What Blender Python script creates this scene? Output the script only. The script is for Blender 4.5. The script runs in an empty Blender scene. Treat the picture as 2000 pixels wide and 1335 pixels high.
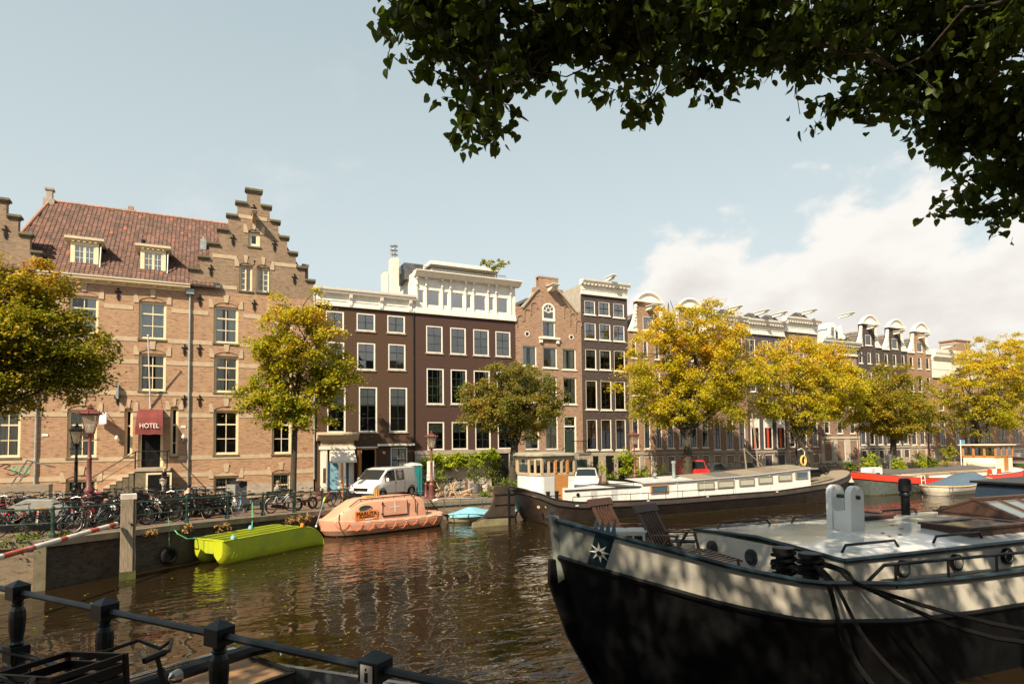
import bpy, math, random
import numpy as np
from mathutils import Vector, Matrix
R = math.radians
random.seed(7)
rng = np.random.default_rng(7)
S = bpy.context.scene
COL = S.collection
#camera
F, CX, CY = 1200.0, 1000.0, 802.4            # focal length and principal point in units of a 2000 px wide frame
PSI, PIT, ROL = R(26.28), R(2.7), R(0.63)
CAM = Vector((0, 0, 4.6))
d0 = Vector((math.sin(PSI), math.cos(PSI), 0))
r0 = Vector((math.cos(PSI), -math.sin(PSI), 0))
dv = d0 * math.cos(PIT) + Vector((0, 0, math.sin(PIT)))
u0 = r0.cross(dv)
rv = r0 * math.cos(ROL) - u0 * math.sin(ROL)
uv = u0 * math.cos(ROL) + r0 * math.sin(ROL)
cam = bpy.data.cameras.new("camera")
cam.sensor_width = 36
cam.lens = F / 2000 * 36
cam.shift_y = (CY - 667.5) / 2000
cam.clip_start, cam.clip_end = 0.1, 3000
co = bpy.data.objects.new("camera", cam)
COL.objects.link(co)
M = Matrix((rv, uv, -dv)).transposed().to_4x4()
M.translation = CAM
co.matrix_world = M
S.camera = co
#sky, sun, exposure
SUN = Vector((-1.3, -1.0, 1.5)).normalized()    # towards the sun
EL = math.asin(SUN.z)
AZ = math.atan2(SUN.x, SUN.y)                    # from +Y towards +X
W = bpy.data.worlds.new("World")
S.world = W
W.use_nodes = True
nt = W.node_tree
nt.nodes.clear()
def wn(t, **k):
 n = nt.nodes.new(t)
 for a, b in k.items():
  setattr(n, a, b)
 return n
def wl(a, b): nt.links.new(a, b)
def wmath(op, a, b=None, c=None, clamp=False):
 n = wn('ShaderNodeMath', operation=op, use_clamp=clamp)
 for i, v in enumerate((a, b, c)):
  if v is None: continue
  if isinstance(v, (int, float)): n.inputs[i].default_value = v
  else: wl(v, n.inputs[i])
 return n.outputs[0]
sky = wn('ShaderNodeTexSky', sky_type='NISHITA', sun_disc=False)
sky.sun_elevation = EL
sky.sun_rotation = AZ
sky.air_density, sky.dust_density, sky.ozone_density = 1.0, 0.6, 1.0
hs = wn('ShaderNodeHueSaturation')
hs.inputs['Hue'].default_value = 0.467
hs.inputs['Saturation'].default_value = 0.46
hs.inputs['Value'].default_value = 1.0
wl(sky.outputs[0], hs.inputs['Color'])
tc = wn('ShaderNodeTexCoord')
sep = wn('ShaderNodeSeparateXYZ')
wl(tc.outputs['Generated'], sep.inputs[0])
az = wmath('ARCTAN2', sep.outputs[0], sep.outputs[1])      # 0 along +Y, positive towards +X
ns = wn('ShaderNodeTexNoise')
ns.inputs['Scale'].default_value = 5.5
ns.inputs['Detail'].default_value = 9
ns.inputs['Roughness'].default_value = 0.56
mp = wn('ShaderNodeMapping')
mp.inputs['Scale'].default_value = (1, 1, 1.7)
mp.inputs['Location'].default_value = (3.1, 1.7, 0.4)
wl(tc.outputs['Generated'], mp.inputs[0])
wl(mp.outputs[0], ns.inputs['Vector'])
rise = wn('ShaderNodeMapRange', interpolation_type='SMOOTHSTEP')
wl(az, rise.inputs[0])
rise.inputs[1].default_value, rise.inputs[2].default_value = 0.46, 0.80
rise.inputs[3].default_value, rise.inputs[4].default_value = 0.12, 0.30
low = wmath('SUBTRACT', rise.outputs[0], sep.outputs[2])
dens = wmath('ADD', low, wmath('MULTIPLY', wmath('SUBTRACT', ns.outputs[0], 0.5), 0.42))
mk = wn('ShaderNodeMapRange', interpolation_type='SMOOTHSTEP')
wl(dens, mk.inputs[0])
mk.inputs[1].default_value, mk.inputs[2].default_value = -0.005, 0.045
az2 = wn('ShaderNodeMapRange', interpolation_type='SMOOTHSTEP')
wl(az, az2.inputs[0])
az2.inputs[1].default_value, az2.inputs[2].default_value = 0.42, 0.56
ns2 = wn('ShaderNodeTexNoise')
ns2.inputs['Scale'].default_value = 2.6
ns2.inputs['Detail'].default_value = 8
ns2.inputs['Roughness'].default_value = 0.62
mp2 = wn('ShaderNodeMapping')
mp2.inputs['Scale'].default_value = (1, 1, 1.6)
mp2.inputs['Rotation'].default_value = (0.2, 0.4, 0.3)
wl(tc.outputs['Generated'], mp2.inputs[0])
wl(mp2.outputs[0], ns2.inputs['Vector'])
wisp = wn('ShaderNodeMapRange', interpolation_type='SMOOTHSTEP')
wl(ns2.outputs[0], wisp.inputs[0])
wisp.inputs[1].default_value, wisp.inputs[2].default_value = 0.56, 0.80
wisp.inputs[4].default_value = 0.45
mask = wmath('MAXIMUM', wmath('MULTIPLY', mk.outputs[0], az2.outputs[0]), wisp.outputs[0], clamp=True)
ns3 = wn('ShaderNodeTexNoise')
ns3.inputs['Scale'].default_value = 3.4
ns3.inputs['Detail'].default_value = 7
wl(mp.outputs[0], ns3.inputs['Vector'])
cr = wn('ShaderNodeValToRGB')
cr.color_ramp.elements[0].position, cr.color_ramp.elements[1].position = 0.30, 0.72
cr.color_ramp.elements[0].color = (1.06, 1.02, 0.97, 1)
cr.color_ramp.elements[1].color = (0.80, 0.755, 0.70, 1)
deep = wn('ShaderNodeMapRange', interpolation_type='SMOOTHSTEP')
wl(dens, deep.inputs[0])
deep.inputs[1].default_value, deep.inputs[2].default_value = 0.01, 0.26
wl(wmath('ADD', wmath('MULTIPLY', deep.outputs[0], 0.55), wmath('MULTIPLY', wmath('SUBTRACT', ns3.outputs[0], 0.22), 0.75)), cr.inputs[0])
cs = wn('ShaderNodeVectorMath', operation='SCALE')
wl(cr.outputs[0], cs.inputs[0])
cs.inputs['Scale'].default_value = 5.9
veil = wn('ShaderNodeMapRange', interpolation_type='SMOOTHSTEP')
wl(sep.outputs[2], veil.inputs[0])
veil.inputs[1].default_value, veil.inputs[2].default_value = 0.0, 0.75
veil.inputs[3].default_value, veil.inputs[4].default_value = 0.80, 0.50
mv = wn('ShaderNodeMix', data_type='RGBA')
wl(veil.outputs[0], mv.inputs[0])
wl(hs.outputs[0], mv.inputs[6])
vr = wn('ShaderNodeMix', data_type='RGBA')
wl(veil.outputs[0], vr.inputs[0])
vr.inputs[6].default_value = (2.9, 4.6, 5.1, 1)
vr.inputs[7].default_value = (5.1, 5.2, 5.05, 1)
wl(vr.outputs[2], mv.inputs[7])
mx = wn('ShaderNodeMix', data_type='RGBA')
wl(mask, mx.inputs[0])
wl(mv.outputs[2], mx.inputs[6])
wl(cs.outputs[0], mx.inputs[7])
bg = wn('ShaderNodeBackground')
bg.inputs['Strength'].default_value = 0.09
wl(mx.outputs[2], bg.inputs['Color'])
out = wn('ShaderNodeOutputWorld')
wl(bg.outputs[0], out.inputs['Surface'])
sl = bpy.data.lights.new("sun", 'SUN')
sl.energy = 5.0
sl.angle = R(0.55)
sl.color = (1.0, 0.84, 0.62)
so = bpy.data.objects.new("sun", sl)
COL.objects.link(so)
so.rotation_euler = SUN.to_track_quat('Z', 'Y').to_euler()
vs_ = S.view_settings
vs_.view_transform = 'Standard'
vs_.look = 'None'
vs_.exposure = 0.80
vs_.gamma = 1
vs_.use_curve_mapping = False
try:
 S.cycles.max_bounces = 8
 S.cycles.transparent_max_bounces = 12
 S.cycles.use_denoising = True
except Exception:
 pass
#helpers
def ray(px, py): return dv * F + rv * (px - CX) + uv * (CY - py)
def onY(px, py, Y):
 v = ray(px, py)
 return CAM + v * (Y / v.y)
def onZ(px, py, z):
 v = ray(px, py)
 return CAM + v * ((z - CAM.z) / v.z)
def atd(px, py, dist):
 return CAM + ray(px, py) * (dist / F)
def lerp(tab, x):
 if x <= tab[0][0]: return tab[0][1]
 for (a, p), (b, q) in zip(tab, tab[1:]):
  if x <= b: return p + (q - p) * (x - a) / (b - a)
 return tab[-1][1]
GZ = [(-6, 1.58), (-1, 1.5), (5, 1.2), (12, 1.0), (42, 1.0), (60, 1.45), (90, 1.6)]
def gz(X): return lerp(GZ, X)
QE = [(-60, 24.0), (-4.7, 24.4), (-1, 27.0), (4, 30.9), (7.5, 33.4), (12, 34.5), (140, 34.8)]
def qe(X): return lerp(QE, X)
def sstep(a, b, x):
 t = min(1, max(0, (x - a) / (b - a)))
 return t * t * (3 - 2 * t)
WL = {}
def link(o):
 COL.objects.link(o)
 return o
def tag(o, label=None, cat=None, group=None, kind=None):
 if label: o['label'] = label
 if cat: o['category'] = cat
 if group: o['group'] = group
 if kind: o['kind'] = kind
 return o
def empty(name, loc, rz=0, par=None):
 o = bpy.data.objects.new(name, None)
 o.location = loc
 o.rotation_euler = (0, 0, rz)
 o.empty_display_size = 0.2
 WL[o.name] = Vector(loc)
 if par: o.parent = par
 return link(o)
def thing(name, label, cat, loc=(0, 0, 0), rz=0, group=None):
 return tag(empty(name, loc, rz), label, cat, group)
def np_mesh(name, V, Fc, mat=None, smooth=False):
 V = np.asarray(V, dtype=np.float32)
 Fc = np.asarray(Fc, dtype=np.int32)
 me = bpy.data.meshes.new(name)
 n, k = Fc.shape
 me.vertices.add(len(V))
 me.vertices.foreach_set('co', V.ravel())
 me.loops.add(n * k)
 me.loops.foreach_set('vertex_index', Fc.ravel())
 me.polygons.add(n)
 me.polygons.foreach_set('loop_start', np.arange(0, n * k, k, dtype=np.int32))
 if smooth: me.polygons.foreach_set('use_smooth', np.ones(n, dtype=bool))
 me.update(calc_edges=True)
 if mat: me.materials.append(mat)
 return me
class MB:
 def __init__(s):
  s.v, s.f = [], []
 def add(s, vs, fs):
  n = len(s.v)
  s.v += [tuple(p) for p in vs]
  s.f += [tuple(i + n for i in f) for f in fs]
  return s
 def box(s, x0, y0, z0, x1, y1, z1):
  return s.add([(x0, y0, z0), (x1, y0, z0), (x1, y1, z0), (x0, y1, z0), (x0, y0, z1), (x1, y0, z1), (x1, y1, z1), (x0, y1, z1)],
      [(0, 3, 2, 1), (4, 5, 6, 7), (0, 1, 5, 4), (1, 2, 6, 5), (2, 3, 7, 6), (3, 0, 4, 7)])
 def obox(s, c, ax, ay, az):
  c, ax, ay, az = Vector(c), Vector(ax), Vector(ay), Vector(az)
  vs = [c + ax * i + ay * j + az * k for k in (-1, 1) for i, j in ((-1, -1), (1, -1), (1, 1), (-1, 1))]
  return s.add(vs, [(0, 3, 2, 1), (4, 5, 6, 7), (0, 1, 5, 4), (1, 2, 6, 5), (2, 3, 7, 6), (3, 0, 4, 7)])
 def bar(s, p, q, w, h, up=(0, 0, 1)):
  p, q, up = Vector(p), Vector(q), Vector(up)
  d = (q - p)
  a = d.normalized().cross(up)
  if a.length < 1e-4: a = Vector((1, 0, 0))
  a.normalize()
  b = a.cross(d.normalized())
  return s.obox((p + q) / 2, d / 2, a * w / 2, b * h / 2)
 def tube(s, pts, r, n=6, cap=True):
  pts = [Vector(p) for p in pts]
  rs = r if isinstance(r, (list, tuple)) else [r] * len(pts)
  n0 = len(s.v)
  prev = None
  for i, p in enumerate(pts):
   t = (pts[min(i + 1, len(pts) - 1)] - pts[max(i - 1, 0)])
   if t.length < 1e-9: t = Vector((0, 0, 1))
   t.normalize()
   if prev is None:
    a = t.cross(Vector((0, 0, 1)))
    if a.length < 0.05: a = t.cross(Vector((1, 0, 0)))
   else:
    a = prev - t * prev.dot(t)
    if a.length < 1e-5: a = t.cross(Vector((0.3, 0.5, 0.8)))
   a.normalize()
   prev = a
   b = t.cross(a)
   for k in range(n):
    an = 2 * math.pi * k / n
    s.v.append(tuple(p + (a * math.cos(an) + b * math.sin(an)) * rs[i]))
  for i in range(len(pts) - 1):
   for k in range(n):
    k2 = (k + 1) % n
    s.f.append((n0 + i * n + k, n0 + i * n + k2, n0 + (i + 1) * n + k2, n0 + (i + 1) * n + k))
  if cap:
   s.f.append(tuple(n0 + k for k in range(n))[::-1])
   s.f.append(tuple(n0 + (len(pts) - 1) * n + k for k in range(n)))
  return s
 def cyl(s, p, q, r0, r1=None, n=10):
  return s.tube([p, q], [r0, r0 if r1 is None else r1], n)
 def lathe(s, prof, n=12, c=(0, 0, 0), axis='z'):
  n0 = len(s.v)
  for r, z in prof:
   for k in range(n):
    a = 2 * math.pi * (k + .5) / n
    x, y = r * math.cos(a), r * math.sin(a)
    p = (x, y, z) if axis == 'z' else ((x, z, y) if axis == 'y' else (z, x, y))
    s.v.append((c[0] + p[0], c[1] + p[1], c[2] + p[2]))
  for i in range(len(prof) - 1):
   for k in range(n):
    k2 = (k + 1) % n
    s.f.append((n0 + i * n + k, n0 + i * n + k2, n0 + (i + 1) * n + k2, n0 + (i + 1) * n + k))
  s.f.append(tuple(n0 + k for k in range(n))[::-1])
  s.f.append(tuple(n0 + (len(prof) - 1) * n + k for k in range(n)))
  return s
 def prism(s, pts, a, b, plane='xz'):
  def P(u, w, t): return (u, t, w) if plane == 'xz' else ((u, w, t) if plane == 'xy' else (t, u, w))
  n = len(pts)
  vs = [P(u, w, a) for u, w in pts] + [P(u, w, b) for u, w in pts]
  fs = [tuple(range(n)), tuple(range(2 * n - 1, n - 1, -1))] + [(i, n + i, n + (i + 1) % n, (i + 1) % n) for i in range(n)]
  return s.add(vs, fs)
 def ell(s, c, r, nu=8, nv=6):
  prof = [(max(1e-3, math.sin(math.pi * i / nv)), -math.cos(math.pi * i / nv)) for i in range(nv + 1)]
  n0 = len(s.v)
  s.lathe(prof, nu)
  for i in range(n0, len(s.v)):
   x, y, z = s.v[i]
   s.v[i] = (c[0] + x * r[0], c[1] + y * r[1], c[2] + z * r[2])
  return s
 def grid(s, rows, closed=False):
  n0, m = len(s.v), len(rows[0])
  for r in rows: s.v += [tuple(p) for p in r]
  for i in range(len(rows) - 1):
   for k in range(m if closed else m - 1):
    k2 = (k + 1) % m
    s.f.append((n0 + i * m + k, n0 + i * m + k2, n0 + (i + 1) * m + k2, n0 + (i + 1) * m + k))
  return s
 def poly(s, pts): return s.add(pts, [tuple(range(len(pts)))])
 def mesh(s, name, mat, off=(0, 0, 0), smooth=False):
  me = bpy.data.meshes.new(name)
  if off[0] or off[1] or off[2]:
   ox, oy, oz = off
   me.from_pydata([(x - ox, y - oy, z - oz) for x, y, z in s.v], [], s.f)
  else:
   me.from_pydata(s.v, [], s.f)
  me.materials.append(mat)
  if smooth:
   me.polygons.foreach_set('use_smooth', [True] * len(me.polygons))
   me.set_sharp_from_angle(angle=R(38))
  return me
 def build(s, name, mat, par=None, smooth=False, world=False):
  off = WL.get(par.name, Vector((0, 0, 0))) if (par and world) else (0, 0, 0)
  o = bpy.data.objects.new(name, s.mesh(name, mat, off, smooth))
  if par: o.parent = par
  WL[o.name] = Vector(off)
  return link(o)
def inst(name, me, par=None, loc=(0, 0, 0), rot=(0, 0, 0), sc=(1, 1, 1)):
 o = bpy.data.objects.new(name, me)
 o.location, o.rotation_euler, o.scale = loc, rot, sc
 if par: o.parent = par
 return link(o)
def kids(o): return KIDS.get(o.name, None) or [c for c in o.children]
KIDS = {}
def copy_tree(o, par=None, swap=None):
 c = link(o.copy())
 c.parent = par
 for ch in o.children:
  copy_tree(ch, c)
 return c
def put(root, loc, rz, label=None, group=None):
 root.location = loc
 root.rotation_euler[2] = rz
 if label: root['label'] = label
 if group: root['group'] = group
 return root
#materials
MATS = {}
def newmat(name):
 m = bpy.data.materials.new(name)
 m.use_nodes = True
 m.node_tree.nodes.clear()
 MATS[name] = m
 return m
class NG:
 def __init__(s, m): s.t = m.node_tree
 def n(s, ty, **k):
  n = s.t.nodes.new(ty)
  for a, b in k.items(): setattr(n, a, b)
  return n
 def l(s, a, b): s.t.links.new(a, b)
 def math(s, op, a, b=None, clamp=False):
  n = s.n('ShaderNodeMath', operation=op, use_clamp=clamp)
  for i, v in enumerate((a, b)):
   if v is None: continue
   if isinstance(v, (int, float)): n.inputs[i].default_value = v
   else: s.l(v, n.inputs[i])
  return n.outputs[0]
 def noise(s, vec, scale, detail=4, rough=.55):
  n = s.n('ShaderNodeTexNoise')
  n.inputs['Scale'].default_value, n.inputs['Detail'].default_value, n.inputs['Roughness'].default_value = scale, detail, rough
  if vec is not None: s.l(vec, n.inputs['Vector'])
  return n.outputs[0]
 def mix(s, fac, a, b, blend='MIX'):
  n = s.n('ShaderNodeMix', data_type='RGBA', blend_type=blend)
  for i, v in ((0, fac), (6, a), (7, b)):
   if isinstance(v, (int, float)): n.inputs[i].default_value = v
   elif isinstance(v, tuple): n.inputs[i].default_value = (*v[:3], 1)
   else: s.l(v, n.inputs[i])
  return n.outputs[2]
 def ramp(s, fac, stops):
  n = s.n('ShaderNodeValToRGB')
  e = n.color_ramp.elements
  while len(e) < len(stops): e.new(0.5)
  for i, (p, c) in enumerate(stops):
   e[i].position = p
   e[i].color = (*c[:3], 1)
  s.l(fac, n.inputs[0])
  return n.outputs[0]
 def rng(s, v, a, b, c=0., d=1.):
  n = s.n('ShaderNodeMapRange')
  s.l(v, n.inputs[0])
  for i, q in enumerate((a, b, c, d)): n.inputs[i + 1].default_value = q
  return n.outputs[0]
 def bump(s, h, strength=.4, dist=.01):
  n = s.n('ShaderNodeBump')
  n.inputs['Strength'].default_value, n.inputs['Distance'].default_value = strength, dist
  s.l(h, n.inputs['Height'])
  return n.outputs[0]
 def pbr(s, col, rough=.6, metal=0., nrm=None, spec=None, coat=None):
  p = s.n('ShaderNodeBsdfPrincipled')
  for k, v in (('Base Color', col), ('Roughness', rough), ('Metallic', metal), ('Specular IOR Level', spec), ('Coat Weight', coat)):
   if v is None: continue
   if isinstance(v, (int, float)): p.inputs[k].default_value = v
   elif isinstance(v, tuple): p.inputs[k].default_value = (*v[:3], 1)
   else: s.l(v, p.inputs[k])
  if nrm is not None: s.l(nrm, p.inputs['Normal'])
  o = s.n('ShaderNodeOutputMaterial')
  s.l(p.outputs[0], o.inputs[0])
  return p
def solid(name, col, rough=.55, metal=0., var=.18, scale=3., bump=0., fine=40., dirt=None, spec=None, coat=None):
 """paint, metal, stone: base colour with mottling, optional stain colour and fine relief"""
 m = newmat(name)
 g = NG(m)
 tc = g.n('ShaderNodeTexCoord').outputs['Object']
 nz = g.noise(tc, scale, 6, .62)
 lo = tuple(max(0, c * (1 - var)) for c in col)
 hi = tuple(min(1, c * (1 + var * .7)) for c in col)
 c = g.ramp(nz, [(.32, lo), (.68, hi)])
 if dirt:
  st = g.rng(g.noise(tc, scale * .6, 8, .7), .50, .72)
  c = g.mix(st, c, dirt)
 nrm = g.bump(g.noise(tc, fine, 3), .5, bump) if bump else None
 rg = g.rng(nz, .3, .7, max(.02, rough - .08), min(1, rough + .1))
 g.pbr(c, rg, metal, nrm, spec, coat)
 return m
def brick(name, c1, c2, mort, bw=.22, bh=.066, stain=(.10, .085, .07), stain_amt=.35, mo=.011, bump=.006, bias=0., smear=.5):
 m = newmat(name)
 g = NG(m)
 tc = g.n('ShaderNodeTexCoord').outputs['Object']
 sp = g.n('ShaderNodeSeparateXYZ')
 g.l(tc, sp.inputs[0])
 cb = g.n('ShaderNodeCombineXYZ')
 g.l(g.math('ADD', sp.outputs[0], sp.outputs[1]), cb.inputs[0])
 g.l(sp.outputs[2], cb.inputs[1])
 b = g.n('ShaderNodeTexBrick')
 g.l(cb.outputs[0], b.inputs['Vector'])
 b.inputs['Color1'].default_value = (*c1, 1)
 b.inputs['Color2'].default_value = (*c2, 1)
 b.inputs['Mortar'].default_value = (*mort, 1)
 b.inputs['Scale'].default_value = 1
 b.inputs['Brick Width'].default_value = bw
 b.inputs['Row Height'].default_value = bh
 b.inputs['Mortar Size'].default_value = mo
 b.inputs['Mortar Smooth'].default_value = .3
 b.inputs['Bias'].default_value = bias
 n1 = g.noise(tc, .55, 7, .65)
 n2 = g.noise(cb.outputs[0], 9, 4, .6)
 c = g.mix(g.rng(n2, .3, .7, 0, .45), b.outputs[0], tuple(x * .62 for x in c1))
 mp = g.n('ShaderNodeMapping')
 mp.inputs['Scale'].default_value = (1.2, 13, 1)
 g.l(cb.outputs[0], mp.inputs[0])
 n3 = g.noise(mp.outputs[0], 1.6, 5, .7)
 c = g.mix(g.rng(n3, .35, .7, 0, smear * .6), c, tuple(min(1, x * 1.25) for x in c2))
 mp4 = g.n('ShaderNodeMapping')
 mp4.inputs['Scale'].default_value = (2.6, 9.0, 1)
 g.l(cb.outputs[0], mp4.inputs[0])
 n4 = g.noise(mp4.outputs[0], 1.0, 3, .6)
 c = g.mix(g.rng(n4, .50, .68, 0, min(1, smear * 1.5)), c, tuple(x * .50 for x in c1))
 c = g.mix(g.rng(n1, .45, .75, 0, stain_amt), c, stain)
 g.pbr(c, .85, 0, g.bump(b.outputs['Fac'], -.8, bump), .25)
 return m
def glassy(name, tint=(.80, .86, .88), refl=.16):
 m = newmat(name)
 g = NG(m)
 fr = g.n('ShaderNodeFresnel')
 fr.inputs[0].default_value = 1.5
 tr = g.n('ShaderNodeBsdfTransparent')
 tr.inputs[0].default_value = (*tint, 1)
 gl = g.n('ShaderNodeBsdfGlossy')
 gl.inputs['Color'].default_value = (.93, .97, 1, 1)
 gl.inputs['Roughness'].default_value = .015
 tc = g.n('ShaderNodeTexCoord').outputs['Object']
 g.l(g.bump(g.noise(tc, 2.2, 2), .12, .006), gl.inputs['Normal'])
 mx = g.n('ShaderNodeMixShader')
 g.l(g.math('ADD', g.math('MULTIPLY', fr.outputs[0], 1.3), refl, True), mx.inputs[0])
 g.l(tr.outputs[0], mx.inputs[1])
 g.l(gl.outputs[0], mx.inputs[2])
 o = g.n('ShaderNodeOutputMaterial')
 g.l(mx.outputs[0], o.inputs[0])
 return m
def leafmat(name, stops, trans=.45, rough=.5, ripe=False):
 """leaf colour differs leaf by leaf (random per island) and bough by bough (noise)"""
 m = newmat(name)
 g = NG(m)
 geo = g.n('ShaderNodeNewGeometry')
 tc = g.n('ShaderNodeTexCoord').outputs['Object']
 nz = g.noise(tc, .55, 3, .6)
 f = g.math('ADD', g.math('MULTIPLY', geo.outputs['Random Per Island'], .50), g.rng(nz, .3, .7, 0, .45), True)
 if ripe:
  sp = g.n('ShaderNodeSeparateXYZ')
  g.l(tc, sp.inputs[0])
  f = g.math('ADD', f, g.rng(sp.outputs[2], 2.5, 10.5, -.20, .16), True)
 c = g.ramp(f, stops)
 df = g.n('ShaderNodeBsdfPrincipled')
 g.l(c, df.inputs['Base Color'])
 df.inputs['Roughness'].default_value = rough
 df.inputs['Specular IOR Level'].default_value = .3
 tl = g.n('ShaderNodeBsdfTranslucent')
 g.l(g.mix(1, c, (1.0, 1.0, .55), 'MULTIPLY'), tl.inputs[0])
 mx = g.n('ShaderNodeMixShader')
 mx.inputs[0].default_value = trans
 g.l(df.outputs[0], mx.inputs[1])
 g.l(tl.outputs[0], mx.inputs[2])
 o = g.n('ShaderNodeOutputMaterial')
 g.l(mx.outputs[0], o.inputs[0])
 return m
def islands(name, stops, rough=.75, bump=.0):
 m = newmat(name)
 g = NG(m)
 geo = g.n('ShaderNodeNewGeometry')
 tc = g.n('ShaderNodeTexCoord').outputs['Object']
 c = g.ramp(geo.outputs['Random Per Island'], stops)
 c = g.mix(g.rng(g.noise(tc, 1.3, 6, .65), .4, .7, 0, .5), c, tuple(x * .55 for x in stops[0][1]))
 g.pbr(c, rough, 0, g.bump(g.noise(tc, 30, 3), .4, .004))
 return m
def woodmat(name, c1, c2, sc=(1.5, 14, 14), rough=.55):
 m = newmat(name)
 g = NG(m)
 tc = g.n('ShaderNodeTexCoord').outputs['Object']
 mp = g.n('ShaderNodeMapping')
 mp.inputs['Scale'].default_value = sc
 g.l(tc, mp.inputs[0])
 nz = g.noise(mp.outputs[0], 2.2, 6, .65)
 c = g.ramp(nz, [(.3, c1), (.7, c2)])
 g.pbr(c, rough, 0, g.bump(nz, .3, .004))
 return m
BR_HOTEL = brick('hotel_brick', (.37, .205, .12), (.47, .295, .18), (.36, .27, .19), stain=(.20, .13, .09), stain_amt=.30)
BR_TOWER = brick('gable_brick', (.26, .175, .112), (.33, .235, .155), (.27, .21, .155), stain=(.11, .085, .065), stain_amt=.55)
BR_BROWN = brick('painted_brown_brick', (.090, .053, .034), (.100, .060, .038), (.080, .046, .030), stain=(.070, .040, .026), stain_amt=.5, smear=.15, bump=.004)
BR_BROWN2 = brick('painted_umber_brick', (.078, .043, .034), (.086, .048, .037), (.068, .039, .032), stain=(.058, .034, .028), stain_amt=.5, smear=.15, bump=.004)
BR_RED = brick('red_brick', (.31, .175, .11), (.41, .26, .17), (.36, .28, .21), stain=(.18, .11, .07), stain_amt=.35)
BR_DARK = brick('dark_brick', (.060, .045, .042), (.085, .062, .056), (.12, .10, .09), stain=(.04, .034, .032), stain_amt=.4)
BR_ORANGE = brick('warm_brick', (.31, .17, .10), (.39, .245, .15), (.36, .28, .20), stain=(.20, .12, .07), stain_amt=.3)
BR_PINK = brick('dusty_brick', (.28, .165, .12), (.35, .225, .17), (.33, .25, .19), stain=(.17, .11, .08), stain_amt=.3)
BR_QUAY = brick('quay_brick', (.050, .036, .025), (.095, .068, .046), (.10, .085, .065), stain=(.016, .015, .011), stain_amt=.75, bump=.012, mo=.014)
BR_QUAY_SUNLIT = brick('pale_sunlit_quay_brick', (.20, .15, .10), (.27, .20, .135), (.26, .21, .16), stain=(.10, .085, .05), stain_amt=.6, bump=.012, mo=.014)  # sunlight put into the colour: paler, concrete-like copy for sunlit wall stretches
CARGLASS = solid('car_glass', (.012, .018, .020), .04, var=.1)
STONE = solid('sandstone', (.47, .365, .245), .8, var=.15, dirt=(.40, .31, .21), bump=.004)
STONE_G = solid('grey_stone', (.36, .31, .25), .8, var=.2, dirt=(.2, .17, .14), bump=.005)
STONE_D = solid('weathered_dark_stone', (.15, .125, .075), .85, var=.3, dirt=(.07, .06, .04), bump=.006)
COPE = solid('coping_granite', (.20, .165, .115), .8, var=.3, dirt=(.085, .07, .045), bump=.008, scale=2)
CREAM = solid('cream_paint', (.76, .64, .42), .45, var=.06, dirt=(.66, .55, .37))
WHITE = solid('white_paint', (.80, .75, .66), .45, var=.05, dirt=(.68, .62, .52))
WHITE_C = solid('cool_white_paint', (.74, .74, .72), .4, var=.05, dirt=(.60, .59, .56))
GREEN_D = solid('dark_green_paint', (.025, .045, .035), .4, var=.2)
BLACK = solid('black_paint', (.009, .009, .010), .38, var=.3, spec=.25)
IRON = solid('black_iron', (.014, .013, .012), .5, .2, var=.3, spec=.25)
STEEL = solid('bare_steel', (.42, .41, .39), .35, .9, var=.2)
CHROME = solid('bright_steel', (.62, .62, .60), .18, 1.0, var=.1)
ZINC = solid('zinc_pipe', (.33, .38, .38), .5, .4, var=.2, dirt=(.22, .24, .23))
RUBBER = solid('black_rubber', (.012, .011, .011), .75, var=.2, spec=.2)
RED_LAMP = solid('maroon_paint', (.17, .058, .050), .42, var=.2, dirt=(.10, .04, .035))
FENCE_G = solid('bottle_green_paint', (.018, .050, .034), .38, var=.25, dirt=(.03, .035, .02))
TEAL = solid('teal_plastic', (.015, .17, .18), .45, var=.1)
ROOFD = solid('dark_slate', (.085, .075, .065), .75, var=.35, bump=.01, fine=9)
BITUMEN = solid('roof_felt', (.10, .095, .09), .85, var=.3)
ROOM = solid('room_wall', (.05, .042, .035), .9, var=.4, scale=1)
CURTAIN = solid('white_curtain', (.78, .76, .70), .9, var=.06)
BEIGE = solid('beige_curtain', (.62, .54, .38), .9, var=.08)
BLIND = solid('grey_green_blind', (.42, .42, .34), .85, var=.05)
TANBLIND = solid('tan_blind', (.50, .32, .14), .8, var=.08)
REDC = solid('red_curtain', (.60, .07, .03), .8, var=.1)
ORANGE_P = solid('orange_panel', (.72, .22, .05), .5, var=.08)
GLASS = glassy('window_glass')
GLASS_S = glassy('attic_glass', refl=.30)
GLASS_L = glassy('clear_glass', (.92, .95, .95), .035)
WOOD_G = woodmat('grey_timber', (.17, .14, .10), (.33, .28, .21))
WOOD_O = woodmat('varnished_wood', (.36, .14, .035), (.52, .24, .07))
WOOD_D = woodmat('dark_teak', (.035, .016, .010), (.085, .038, .020))
WOOD_P = woodmat('pale_plank', (.50, .34, .18), (.66, .47, .27))
TILES = islands('roof_tile', [(0, (.075, .045, .036)), (.45, (.13, .066, .048)), (.8, (.18, .088, .062)), (.992, (.20, .095, .065)), (1, (.50, .12, .03))])
BARK = solid('bark', (.050, .040, .028), .9, var=.45, scale=6, bump=.03, fine=14, dirt=(.085, .08, .03))
YL = [(0, (.10, .14, .008)), (.32, (.33, .32, .012)), (.62, (.58, .455, .016)), (.92, (.70, .43, .016)), (1, (.68, .26, .02))]
L_GOLD = leafmat('golden_leaves', YL, ripe=True)
L_OLIVE = leafmat('olive_leaves', [(0, (.06, .085, .008)), (.4, (.19, .20, .012)), (.72, (.42, .32, .014)), (.93, (.56, .30, .014)), (1, (.62, .17, .012))], ripe=True)
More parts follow.
